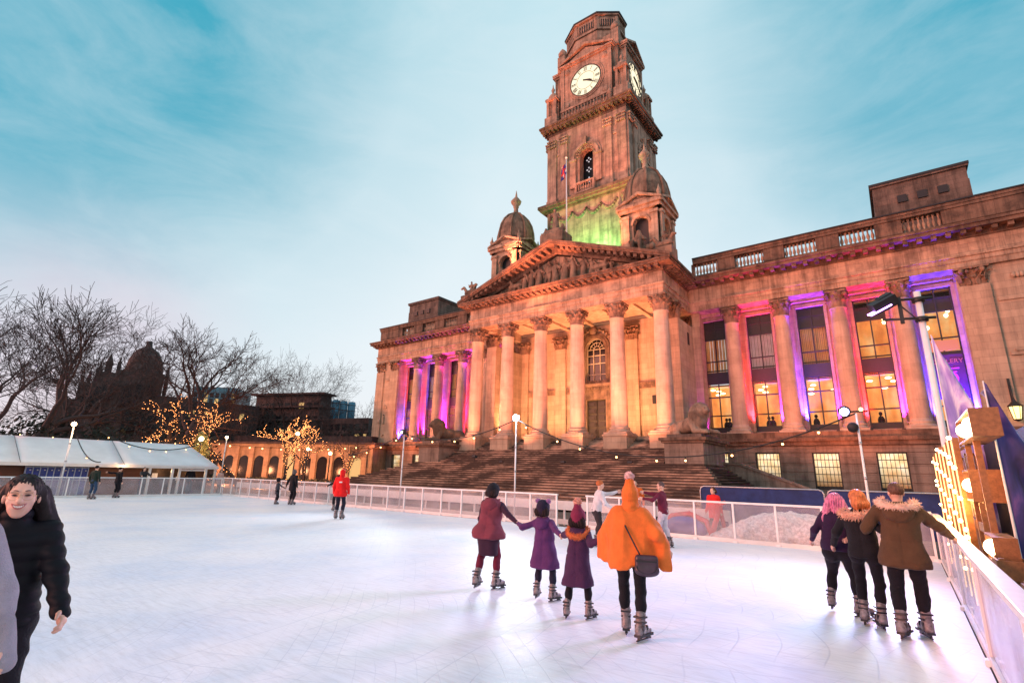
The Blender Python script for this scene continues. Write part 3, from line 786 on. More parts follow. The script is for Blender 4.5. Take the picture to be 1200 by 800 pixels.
    for i, d in enumerate(BAYS):
        bx(a, cur, d-1.15, 44.5, 45.2, 19.751, 20.85); cur = d+1.15
    bx(a, cur, d1, 44.5, 45.2, 19.751, 20.85)
    bx(a, 10.9, d1+0.06, 44.42, 45.28, 20.851, 21.08); bx(a, 10.9, d1+0.12, 44.36, 45.34, 21.081, 21.3)
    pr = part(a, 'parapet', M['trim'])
    b = MB(); bx(b, 10.9, d1+0.2, 44.28, 45.42, 21.301, 21.40); part(b, 'coping_edge', M['black'], pr)
    for d in BAYS:
        b = MB()
        for k in range(8):
            b.lathe([(0.1, 19.751), (0.1, 19.83), (0.06, 19.9), (0.12, 20.1), (0.115, 20.25), (0.055, 20.45), (0.06, 20.68), (0.1, 20.76), (0.1, 20.851)], (X(d-1.0+k*0.286), 44.85, 0), n=8)
        part(b, 'balusters', M['stone'], pr)
    # roof behind, side wall and rear wall
    r_ = MB(); bx(r_, 10.3, d1-0.5, 46.1, 60, 19.0, 19.4); bx(r_, d1-0.6, d1-0.05, 47.2, 60, 0, 19.0)
    bx(r_, d1-0.6, d1-0.04, 45.6, 47.2, 0, 19.199) ; bx(r_, 10.3, d1-0.6, 59.5, 60, 0, 19.0)
    part(r_, 'roof', M['oldbrick'])
    # roof block
    r_ = MB(); z1 = 25.6
    bx(r_, 24.85, 30.8, 47.4, 53.5, 19.4, 24.2); bx(r_, 24.9, 30.75, 47.45, 53.45, 24.2, z1-0.35); bx(r_, 24.75, 30.9, 47.3, 53.6, z1-0.35, z1-0.2)
    rb = part(r_, 'roof_block', M['oldbrick'])
    r_ = MB(); bx(r_, 24.7, 30.95, 47.25, 53.65, z1-0.2, z1); part(r_, 'roof_edge', M['black'], rb)
    for k in range(3): r_ = MB(); bx(r_, 26.4+k*1.25, 27.0+k*1.25, 47.28, 47.39, 23.5, 24.1); part(r_, 'small_window', M['black'], rb)
wing(1); wing(-1)
# hanging banner in the last window of the right wing
bn = MB(); x = XC+27.35; bn.box((x-0.9, 46.02, 7.6), (x+0.9, 46.06, 10.7)); b0 = part(bn, 'banner', simple('plum_banner', (0.06, 0.006, 0.03), 0.6, 0.3, 2))
text_obj('GALLERY', 0.42, (x+0.02, 46.0, 10.2), (R(90), 0, 0), emit('banner_letters', (1.0, 0.12, 0.25), 0.7), 'lettering', gh)
bn = MB()
for k, (w_, z) in enumerate(((1.2, 9.7), (0.9, 9.45), (1.3, 8.2), (1.0, 8.0))): bn.box((x-w_/2, 46.0, z-0.04), (x+w_/2, 46.018, z+0.04))
bn.lathe([(0.02, -0.01), (0.5, -0.01), (0.5, 0.01), (0.02, 0.01)], (x, 46.0, 9.0), 14, False, M=Matrix.Rotation(R(90), 3, 'X'))
part(bn, 'banner_print', simple('magenta_print', (0.5, 0.05, 0.3), 0.6))
bn = MB(); bn.box((x-0.85, 46.02, 11.0), (x+0.85, 46.06, 11.75)); part(bn, 'orange_sign', emit('orange_sign', (1.0, 0.25, 0.02), 0.8))
# wrought lantern on the right pavilion
ln = MB(); lx, ly, lz = 6.2, 43.95, 6.3
lant = empty('wall_lantern', (lx, 44.3, lz), 'black iron bracket lantern glowing yellow on the stone wall at far right', 'lantern')
ln.tube([(lx, 44.42, lz+1.9), (lx, 44.15, lz+1.3), (lx, ly, lz+0.6)], 0.035, 6); ln.box((lx-0.06, 44.36, lz-0.5), (lx+0.06, 44.42, lz+2.2))
ln.lathe([(0.34, 0), (0.38, 0.05), (0.1, 0.35), (0.03, 0.55)], (lx, ly, lz+0.35), 6, False)
for k in range(6):
    a = k*math.pi/3; ln.tube([(lx+0.2*math.cos(a), ly+0.2*math.sin(a), lz-0.4), (lx+0.33*math.cos(a), ly+0.33*math.sin(a), lz+0.38)], 0.022, 4)
ln.lathe([(0.05, -0.1), (0.22, 0), (0.22, 0.04)], (lx, ly, lz-0.45), 6, False)
ln.build('lantern_frame', M['bronze'], lant)
ln = MB(); ln.lathe([(0.17, 0), (0.29, 0.75)], (lx, ly, lz-0.39), 6, False); ln.build('lantern_glass', emit('lantern_glow', (1.0, 0.72, 0.25), 3), lant)

# =================================================================== TOWER
TC = (XC, 49.6)            # axis of the tower
def sq_box(m, h, z0, z1, c=TC): m.box((c[0]-h, c[1]-h, z0), (c[0]+h, c[1]+h, z1))
gst = stone('tower_stone', (0.44, 0.29, 0.21), course=0.55, bw=1.4, soot=0.45, streak=0.45, mortar=0.008)
tw = MB(); sq_box(tw, 5.05, 17.5, 30.9)
for k in range(12): 
    for c in (-1,):
        pass
tower = part(tw, 'tower', gst)
t = MB()
sq_box(t, 5.25, 30.901, 31.1); sq_box(t, 5.75, 31.101, 31.35); sq_box(t, 5.95, 31.351, 31.7); sq_box(t, 5.3, 31.701, 32.0)
part(t, 'stage_cornice', M['trim'], tower)
t = MB()                        # festoons under the lower cornice
for k in range(4):
    x0 = XC-3.6+k*1.8
    for i in range(9):
        u = i/8; t.ball((x0+1.8*u, 44.5, 30.1-0.75*math.sin(math.pi*u)), 0.17+0.07*math.sin(math.pi*u), 6, 5)
for s_ in (-1, 1):
    for i in range(7): t.ball((XC+s_*4.4, 44.45, 27.2+i*0.5), (0.42-0.03*i, 0.3, 0.3), 7, 5)
    t.box((XC+s_*4.4-0.5, 44.4, 24), (XC+s_*4.4+0.5, 44.55, 30.6))
part(t, 'festoons', M['carved'], tower)
# belfry: four corner piers, arches in each face
H = 4.95
def belfry():
    m = MB()
    yf = TC[1]-H; z0, z1 = 32.0, 41.0
    def face(fn):
        mm = MB()
        # local face: u from -H..H, depth v 0..1.0 (inwards), z
        w = 0.85; za = 36.9
        mm.box((-H, 0, z0), (-w, 1.2, z1)); mm.box((w, 0, z0), (H, 1.2, z1)); mm.box((-w, 0.0, z0), (w, 1.2, 33.0))
        for i in range(12):
            a0, a1 = math.pi*i/12, math.pi*(i+1)/12
            mm.prism([(-w*math.cos(a0), za+w*math.sin(a0)), (-w*math.cos(a1), za+w*math.sin(a1)), (-w*math.cos(a1), z1), (-w*math.cos(a0), z1)], 0.0, 1.2)
        # outer arch with coffered reveal, keystone and imposts
        for i in range(16):
            a0, a1 = math.pi*i/16, math.pi*(i+1)/16
            for r0, r1, d in ((1.25, 1.42, -0.18), (1.42, 1.7, -0.3), (1.7, 1.95, -0.12)):
                mm.prism([(-r0*math.cos(a0), 36.6+r0*math.sin(a0)), (-r0*math.cos(a1), 36.6+r0*math.sin(a1)), (-r1*math.cos(a1), 36.6+r1*math.sin(a1)), (-r1*math.cos(a0), 36.6+r1*math.sin(a0))], d, 0.0)
        for i in range(9): 
            a = math.pi*(i+0.5)/9; mm.cbox((-1.07*math.cos(a), -0.08, 36.6+1.07*math.sin(a)), (0.2, 0.16, 0.2), ry=a)
        mm.box((-0.22, -0.5, 38.0), (0.22, 0, 39.0))
        for s_ in (-1, 1):
            a, b = sorted((s_*1.25, s_*1.95)); mm.box((a, -0.25, 33.0), (b, -0.001, 36.4)); mm.box((a-0.08, -0.35, 36.35), (b+0.08, -0.001, 36.6))
            a, b = sorted((s_*2.35, s_*3.25)); mm.box((a, -0.28, 32.2), (b, -0.001, 40.1)); mm.box((a-0.1, -0.36, 32.0), (b+0.1, -0.001, 32.5))
            a, b = sorted((s_*3.85, s_*4.95)); mm.box((a, -0.2, 32.2), (b, -0.001, 40.1)); mm.box((a-0.05, -0.3, 32.0), (b+0.05, -0.001, 32.5))
            for c in (2.8, 4.4):
                for k in range(-2, 3):
                    for zz in (39.35, 39.75): mm.ball((s_*c+k*0.22, -0.36, zz), (0.15, 0.13, 0.2), 6, 4)
                mm.box((s_*c-0.6, -0.5, 39.98), (s_*c+0.6, -0.001, 40.15))
            mm.box(*[(min(s_*3.36, s_*3.8), -0.1, 38.0), (max(s_*3.36, s_*3.8), -0.001, 38.3)])
        # balcony
        mm.box((-1.2, -0.65, 31.95), (1.2, 0, 32.15)); mm.box((-1.2, -0.65, 33.1), (1.2, -0.4, 33.3)); mm.box((-1.2, -0.65, 32.15), (-0.95, 0, 33.1)); mm.box((0.95, -0.65, 32.15), (1.2, 0, 33.1))
        for k in range(6): mm.lathe([(0.09, 32.15), (0.06, 32.3), (0.11, 32.5), (0.05, 32.8), (0.09, 33.1)], (-0.75+k*0.3, -0.52, 0), 6)
        m.merge(mm, (TC[0], TC[1], 0), fn @ Matrix.Translation((0, -H, 0)).to_3x3() if False else None) if False else None
        return mm
    for k in range(4):
        mm = face(None); rot = Matrix.Rotation(k*math.pi/2, 3, 'Z')
        vs = [tuple(rot @ Vector((v[0]*(0.9999 if k % 2 else 1), v[1]-H, v[2]))+Vector((TC[0], TC[1], 0))) for v in mm.v]
        b = len(m.v); m.v.extend(vs)
        for f_, s_ in zip(mm.f, mm.sm): m.f.append(tuple(i+b for i in f_)); m.m.append(0); m.sm.append(s_)
    return m
part(belfry(), 'belfry', gst, tower)
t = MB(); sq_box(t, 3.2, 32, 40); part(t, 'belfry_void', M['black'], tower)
t = MB()
for k in range(3):              # pierced screen lights
    for (dx, dz) in ((0, 0.24), (-0.22, 0), (0.22, 0), (0, -0.24)): t.cbox((XC+dx, 45.6, 34.0+k*1.25+dz), (0.16, 0.05, 0.16), ry=R(45))
part(t, 'pierced_screen', emit('screen_daylight', (0.8, 0.75, 0.8), 0.7), tower)
t = MB()
sq_box(t, 5.0, 41.001, 41.35); sq_box(t, 5.08, 41.351, 41.6)
for k in range(20):
    u = -5.2+k*0.547
    for (a, b) in (((u-0.13, -5.65), (u+0.13, -5.081)), ((u-0.13, 5.081), (u+0.13, 5.65)), ((-5.65, u-0.13), (-5.081, u+0.13)), ((5.081, u-0.13), (5.65, u+0.13))):
        t.box((TC[0]+a[0], TC[1]+a[1], 41.35), (TC[0]+b[0], TC[1]+b[1], 41.62))
sq_box(t, 5.75, 41.621, 41.95); sq_box(t, 5.9, 41.951, 42.2)
part(t, 'tower_cornice', M['trim'], tower)
# clock stage
t = MB(); sq_box(t, 3.9, 42.2, 50.2); sq_box(t, 3.3, 50.2, 52.8)
bays = MB()
for k in range(4):
    mm = MB(); rot = Matrix.Rotation(k*math.pi/2, 3, 'Z')
    mm.box((-3.2, -4.75, 42.2), (3.2, -3.9, 44.1)); mm.box((-3.2, -4.6, 44.1), (3.2, -3.9, 49.9)); 
    mm.box((-3.4, -4.85, 49.9), (3.4, -3.8, 50.15)); mm.box((-3.6, -5.05, 50.15), (3.6, -3.8, 50.35))
    mm.prism([(-3.1, 50.35), (3.1, 50.35), (0, 51.7)], -4.6, -3.0)
    for s_ in (-1, 1): mm.prism([(s_*3.7, 50.36), (s_*3.7, 50.6), (0, 52.25), (0, 51.95)][::s_], -5.05, -3.0)
    for i in range(24):          # clock surround ring
        a0, a1 = 2*math.pi*i/24, 2*math.pi*(i+1)/24
        for r0, r1, d in ((2.02, 2.2, -4.78), (2.2, 2.42, -4.7)):
            mm.prism([(r0*math.cos(a0), 46.9+r0*math.sin(a0)), (r1*math.cos(a0), 46.9+r1*math.sin(a0)), (r1*math.cos(a1), 46.9+r1*math.sin(a1)), (r0*math.cos(a1), 46.9+r0*math.sin(a1))], d, -4.6)
    for s_ in (-1, 1):
        for s2 in (-1, 1): mm.ball((s_*2.5, -4.6, 46.9+s2*2.35), (0.4, 0.15, 0.4), 8, 5)
    for s_ in (-1, 1): a, b = sorted((s_*2.9, s_*3.35)); mm.box((a, -4.75, 42.2), (b, -4.599, 49.9))
    # parapet with balusters in front of the clock
    mm.box((-3.2, -5.35, 42.2), (3.2, -5.05, 42.45)); mm.box((-3.2, -5.35, 43.5), (3.2, -5.05, 43.75))
    for q in range(15): mm.lathe([(0.1, 42.45), (0.06, 42.6), (0.12, 42.85), (0.055, 43.15), (0.1, 43.5)], (-2.85+q*0.407, -5.2, 0), 6)
    # corner turret (aedicule) with piers, little dome and finial
    c = (4.55, -4.55)
    mm.box((c[0]-0.85, c[1]-0.85, 42.2), (c[0]+0.85, c[1]+0.85, 43.7))
    for (dx, dy) in ((-1, -1), (1, -1), (1, 1), (-1, 1)): mm.box((c[0]+dx*0.5-0.16, c[1]+dy*0.5-0.16, 43.7), (c[0]+dx*0.5+0.16, c[1]+dy*0.5+0.16, 46.1))
    mm.box((c[0]-0.25, c[1]-0.25, 43.7), (c[0]+0.25, c[1]+0.25, 46.1))
    mm.box((c[0]-0.8, c[1]-0.8, 46.1), (c[0]+0.8, c[1]+0.8, 46.4))
    mm.lathe([(0.68, 46.4), (0.62, 46.8), (0.4, 47.15), (0.15, 47.35), (0.2, 47.6), (0.26, 47.8), (0.1, 48.1), (0.03, 48.6)], (c[0], c[1], 0), 8)
    # small obelisks outside
    mm.lathe([(0.3, 42.2), (0.3, 43.2), (0.4, 43.3), (0.36, 43.5), (0.12, 43.8), (0.05, 44.4)], (c[0]-1.3, c[1]-0.75, 0), 6)
    rot_v = [tuple(rot @ Vector(v)+Vector((TC[0], TC[1], 0))) for v in mm.v]
    b = len(bays.v); bays.v.extend(rot_v)
    for f_, s_ in zip(mm.f, mm.sm): bays.f.append(tuple(i+b for i in f_)); bays.m.append(0); bays.sm.append(s_)
t.merge(bays)
cs = part(t, 'clock_stage', gst, tower)
# top: attic with scrolls and the octagonal parapet
t = MB()
def octo(m, ap, z0, z1): m.lathe([(ap/math.cos(math.pi/8), z0), (ap/math.cos(math.pi/8), z1)], (TC[0]-0.15, TC[1]-0.3, 0), 8, False, math.pi/8)
octo(t, 3.5, 52.4, 53.6); octo(t, 3.75, 53.6, 53.85); octo(t, 3.45, 53.85, 55.7); octo(t, 3.75, 55.7, 55.9)
for k in range(8):
    a = k*math.pi/4; d = Vector((math.cos(a), math.sin(a), 0)); tt = Vector((-d.y, d.x, 0))
    for q in range(7):
        p = Vector((TC[0]-0.15, TC[1]-0.3, 0))+d*3.52+tt*(q-3)*0.32
        t.lathe([(0.09, 54.2), (0.06, 54.4), (0.11, 54.65), (0.06, 55.0), (0.09, 55.3)], (p.x, p.y, 0), 6)
    for s_ in (-1, 1):
        p = Vector((TC[0]-0.15, TC[1]-0.3, 54.75))+d*3.45+tt*s_*1.33; t.cbox(p, (0.25, 0.3, 1.8), rz=a)
for s1 in (-1, 1):
    for s2 in (-1, 1):
        c = (TC[0]+s1*3.6, TC[1]+s2*3.6); t.box((c[0]-0.5, c[1]-0.5, 50.3), (c[0]+0.5, c[1]+0.5, 52.6)); t.lathe([(0.5, 52.6), (0.6, 52.9), (0.35, 53.3), (0.1, 53.6)], (c[0], c[1], 0), 8)
oc = part(t, 'octagonal_top', gst, tower)
t = MB(); octo(t, 3.85, 55.9, 56.1); octo(t, 3.5, 56.1, 56.3); part(t, 'roof_edge', M['black'], oc)
t = MB()
for k in range(8):
    a = k*math.pi/4; d = Vector((math.cos(a), math.sin(a), 0)); tt = Vector((-d.y, d.x, 0))
    for q in range(6):
        p = Vector((TC[0]-0.15, TC[1]-0.3, 54.75))+d*3.46+tt*(q-2.5)*0.32; t.cbox(p, (0.05, 0.14, 1.0), rz=a)
part(t, 'dark_openings', M['black'], oc)
# clock faces (four sides share the same faces and hands)
dial = emit('clock_glass', (1.0, 0.86, 0.58), 1.25); rimm = M['bronze']
for k in range(4):
    rot = Matrix.Rotation(k*math.pi/2, 3, 'Z')
    def put(mm):
        mm.v = [tuple(rot @ Vector(v)+Vector((TC[0], TC[1], 46.9))) for v in mm.v]; return mm
    RX = Matrix.Rotation(R(90), 3, 'X')
    f = MB(); f.lathe([(0.01, 0), (1.98, 0), (1.98, 0.1), (0.01, 0.1)], (0, -4.62, 0), 40, False, M=RX)
    ck = part(put(f), 'clock_face', dial, tower)
    f = MB()
    f.tube([(1.98*math.cos(a*math.pi/20), -4.76, 1.98*math.sin(a*math.pi/20)) for a in range(41)], 0.07, 5)
    f.tube([(1.15*math.cos(a*math.pi/20), -4.76, 1.15*math.sin(a*math.pi/20)) for a in range(41)], 0.025, 4)
    num = ['XII', 'I', 'II', 'III', 'IIII', 'V', 'VI', 'VII', 'VIII', 'IX', 'X', 'XI']
    for h_ in range(12):
        a = h_*math.pi/6; rotn = Matrix.Rotation(a, 3, 'Y')
        s_ = num[h_]; wd = {'I': 0.12, 'V': 0.24, 'X': 0.24}; tot = sum(wd[c] for c in s_); u = -tot/2
        for c in s_:
            w2 = wd[c]; cx = u+w2/2; strokes = {'I': [(0, 0)], 'V': [(-0.08, 0), (0.08, 0)], 'X': [(-0.08, 0.08), (0.08, -0.08)]}[c]
            for (b_, t_) in strokes:
                A = rotn @ Vector((cx+(t_ if c == 'X' else 0), -4.76, 1.3)); B = rotn @ Vector((cx+b_, -4.76, 1.85)); f.tube([A, B], 0.032, 4)
            u += w2
    part(put(f), 'clock_numerals', rimm, ck)
    f = MB()
    for ang, ln_, wd_ in ((112, 1.0, 0.09), (122, 1.55, 0.06)):
        a = R(ang); f.tube([Vector((-0.3*math.sin(a), -4.8, -0.3*math.cos(a))), Vector((ln_*0.6*math.sin(a), -4.8, ln_*0.6*math.cos(a))), Vector((ln_*math.sin(a), -4.8, ln_*math.cos(a)))], [wd_, wd_*1.3, 0.02], 5)
    part(put(f), 'clock_hands', M['black'], ck)

# the tower is shallower than it is wide: squeeze its plan towards the front plane
for o_ in [tower]+[c for c in bpy.data.objects if c.parent == tower]+[c for c in bpy.data.objects if c.parent is not None and c.parent.parent == tower]:
    me = o_.data
    q_ = 0.8 if 'belfry' in o_.name or 'stage_cornice' in o_.name or o_ is tower or 'tower_cornice' in o_.name else 0.7
    if o_.name.startswith('clock_') and 'stage' not in o_.name:      # the dials stay round and only move with their walls
        ys = [v.co.y for v in me.vertices]; c_ = (min(ys)+max(ys))/2+44; dy = 44.6+(c_-44.6)*0.7-c_
        for v in me.vertices: v.co.y += dy
        continue
    for v in me.vertices:
        y = v.co.y+44; v.co.y = 44.6+(y-44.6)*q_-44
        if v.co.z > 52.9: v.co.z += 0.35
# =================================================================== CUPOLAS over the portico corners
for sg in (-1, 1):
    cx, cy = XC+sg*7.75, 42.1
    c = MB(); h = 1.75
    c.box((cx-2.15, cy-2.15, 19.0), (cx+2.15, cy+2.15, 20.6)); c.box((cx-2.3, cy-2.3, 20.6), (cx+2.3, cy+2.3, 20.9))
    for k in range(4):
        mm = MB(); rot = Matrix.Rotation(k*math.pi/2, 3, 'Z'); w = 0.72
        mm.box((-h, -h, 20.9), (-w, -h+0.5, 25.4)); mm.box((w, -h, 20.9), (h, -h+0.5, 25.4))
        for i in range(10):
            a0, a1 = math.pi*i/10, math.pi*(i+1)/10
            mm.prism([(-w*math.cos(a0), 24.1+w*math.sin(a0)), (-w*math.cos(a1), 24.1+w*math.sin(a1)), (-w*math.cos(a1), 25.4), (-w*math.cos(a0), 25.4)], -h, -h+0.5)
            mm.prism([(-0.74*math.cos(a0), 24.1+0.74*math.sin(a0)), (-0.95*math.cos(a0), 24.1+0.95*math.sin(a0)), (-0.95*math.cos(a1), 24.1+0.95*math.sin(a1)), (-0.74*math.cos(a1), 24.1+0.74*math.sin(a1))], -h-0.1, -h)
        for s_ in (-1, 1):
            mm.box(*[(min(s_*1.05, s_*1.65), -h-0.22, 20.9), (max(s_*1.05, s_*1.65), -h-0.001, 25.0)])
            mm.box(*[(min(s_*0.98, s_*1.72), -h-0.3, 24.8), (max(s_*0.98, s_*1.72), -h-0.001, 25.1)])
        mm.box((-1.95, -h-0.3, 25.4), (1.95, -h+0.3, 25.75)); mm.box((-2.1, -h-0.5, 25.75), (2.1, -h+0.3, 26.0))
        mm.prism([(-1.75, 26.0), (1.75, 26.0), (0, 26.85)], -h-0.15, -0.4)
        for s_ in (-1, 1): mm.prism([(s_*2.15, 26.0), (s_*2.15, 26.2), (0, 27.15), (0, 26.9)][::s_], -h-0.5, -0.4)
        mm.lathe([(0.22, 26.0), (0.26, 26.3), (0.16, 26.5), (0.24, 26.8), (0.1, 27.1), (0.02, 27.5)], (1.85, -1.85, 0), 8)
        b = len(c.v); c.v.extend([tuple(rot @ Vector(v)+Vector((cx, cy, 0))) for v in mm.v])
        for f_, s_ in zip(mm.f, mm.sm): c.f.append(tuple(i+b for i in f_)); c.m.append(0); c.sm.append(s_)
    cu = part(c, 'cupola', M['stone'])
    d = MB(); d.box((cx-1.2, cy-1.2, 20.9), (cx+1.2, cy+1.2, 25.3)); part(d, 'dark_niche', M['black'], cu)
    d = MB(); d.lathe([(2.0, 26.6), (2.05, 27.2), (2.0, 27.9), (1.8, 28.8), (1.42, 29.6), (0.9, 30.2), (0.45, 30.5)], (cx, cy, 0), 24)
    for k in range(8):
        a = k*math.pi/4+math.pi/8; d.tube([(cx+r_*math.cos(a), cy+r_*math.sin(a), z) for r_, z in ((2.06, 26.6), (2.12, 27.3), (2.06, 27.95), (1.86, 28.85), (1.47, 29.65), (0.92, 30.28), (0.4, 30.58))], 0.13, 5)
    part(d, 'dome', M['carved'], cu)
    d = MB(); d.lathe([(0.5, 30.4), (0.55, 30.6), (0.28, 30.8), (0.24, 31.3), (0.34, 31.5), (0.28, 31.6), (0.55, 31.95), (0.62, 32.2), (0.35, 32.55), (0.14, 32.8), (0.1, 33.1), (0.03, 33.6)], (cx, cy, 0), 12)
    part(d, 'finial', M['stone'], cu)
    s = SDF(0.06); figure_sdf(s, cx, cy-2.3, 21.0, 3.0, rnd, seat=True)
    for k in range(7): s.ell((cx-1.3+k*0.43, cy-2.5, 21.1+rnd.uniform(0, .35)), (0.28, 0.25, 0.3))
    sdf_obj('niche_statue', s, 0.06, M['carved'], cu, local=False)
# steep link roof between portico and tower
t = MB(); t.box((XC-10.4, 45.2, 17.0), (XC+10.4, 47.2, 19.0)); t.box((XC-6.5, 40.5, 18.9), (XC+6.5, 46, 19.6)); part(t, 'portico_roof', M['lead'])
# flagpole with a small flag drooping on the tower front
fp = empty('flagpole', (XC-0.4, 41.0, 24.5), 'thin white flagpole rising from the pediment in front of the tower', 'flagpole')
t = MB(); t.tube([(XC-0.4, 41.0, 19.6), (XC-0.4, 41.0, 34.4)], [0.09, 0.05], 8); t.ball((XC-0.4, 41.0, 34.5), 0.12, 8, 6); t.build('pole', M['white_metal'], fp)
t = MB()
g = [[(XC-0.4-0.13*j-0.05*math.sin(i*1.1), 41.0+0.12*math.sin(j*1.4+i*0.8), 34.1-0.3*i-0.16*j) for j in range(6)] for i in range(6)]
for i in range(5):
    for j in range(5):
        t.cm = 1 if (i in (2,) or j in (2,)) else (2 if (i+j) % 3 else 0); t.quad(g[i][j], g[i][j+1], g[i+1][j+1], g[i+1][j])
fl = t.build('flag', [simple('flag_white', (0.6, 0.55, 0.55), 0.8), simple('flag_red', (0.45, 0.02, 0.02), 0.8), simple('flag_blue', (0.02, 0.03, 0.2), 0.8)], None)
fl.modifiers.new('s', 'SOLIDIFY').thickness = 0.02
tag(fl, 'small union flag drooping limply from the flagpole before the tower', 'flag')
# =================================================================== PEOPLE
def fabric(name, c, rough=0.85, var=0.12, bump=0.5, bscale=60, sheen=0.04, scale=7, spec=0.25):
    return simple(name, c, rough, var, scale, bump=bump, bscale=bscale, sheen=sheen, spec=spec)
SKIN = {}
def skin(tone):
    if tone not in SKIN:
        c = {'pale': (0.62, 0.36, 0.27), 'mid': (0.5, 0.27, 0.18), 'tan': (0.4, 0.2, 0.12)}[tone]
        m = simple('skin_'+tone, c, 0.45, 0.07, 9, spec=0.4); b = m.node_tree.nodes['Principled BSDF']
        b.inputs['Subsurface Weight'].default_value = 0.12; b.inputs['Subsurface Radius'].default_value = (0.02, 0.008, 0.004)
        SKIN[tone] = m
    return SKIN[tone]
FAB = {}
def fab(key, c=None, **k):
    if key not in FAB: FAB[key] = fabric(key, c, **k)
    return FAB[key]
M['boot'] = simple('skate_boot_plastic', (0.20, 0.17, 0.18), 0.4, 0.5, 18, spec=0.5)
M['bootpale'] = simple('pale_skate_boot', (0.42, 0.35, 0.40), 0.4, 0.5, 18)
M['holder'] = simple('black_blade_holder', (0.015, 0.015, 0.02), 0.35)
M['blade'] = simple('steel_blade', (0.6, 0.6, 0.62), 0.2, 0.05, metal=1.0)

def folds(amp, seed, fx=9, fz=6):
    r_ = random.Random(seed); ph = [r_.uniform(0, 6.28) for _ in range(8)]
    def f(X, Y, Z):
        a = (0.5-np.abs(np.sin(X*fx*0.9+Y*fx*0.6+np.sin(Z*fz+ph[0])*1.3+ph[1])))*0.9
        b = (0.5-np.abs(np.sin(Z*fz*1.3+X*fx*0.6+ph[2]+1.4*np.sin(Y*fx+ph[3]))))*0.7
        c = np.sin(Z*fz*5.1-X*fx*2.2+ph[4])*np.sin(Y*fx*2.7+ph[5])*0.3
        return -amp*(a+b+c)*1.8
    return f
def quilt(amp, pitch, seed):
    g = folds(amp*0.6, seed)
    return lambda X, Y, Z: -amp*np.abs(np.sin(math.pi*Z/pitch+0.25*np.sin(X*7)))+g(X, Y, Z)*0.4
def strands(amp, seed, f=70):
    r_ = random.Random(seed); p = r_.uniform(0, 6)
    def g(X, Y, Z):
        a = np.arctan2(Y, X)
        return amp*(np.sin(a*f*0.35+2.2*np.sin(Z*9+p))+0.6*np.sin(a*f*0.8+3*np.sin(Z*14+p)+p))
    return g
def ik(S_, T_, l1, l2, pole):
    S_ = np.array(S_, float); T_ = np.array(T_, float); d = T_-S_; D = np.linalg.norm(d)
    if D > (l1+l2)*0.995: T_ = S_+d/D*(l1+l2)*0.995; d = T_-S_; D = np.linalg.norm(d)
    D = max(D, abs(l1-l2)+0.01); u = d/np.linalg.norm(d)
    a = (l1*l1-l2*l2+D*D)/(2*D); h_ = math.sqrt(max(l1*l1-a*a, 0))
    p = np.array(pole, float); p = p-u*(p@u); p /= np.linalg.norm(p)+1e-9
    return S_+u*a+p*h_, T_

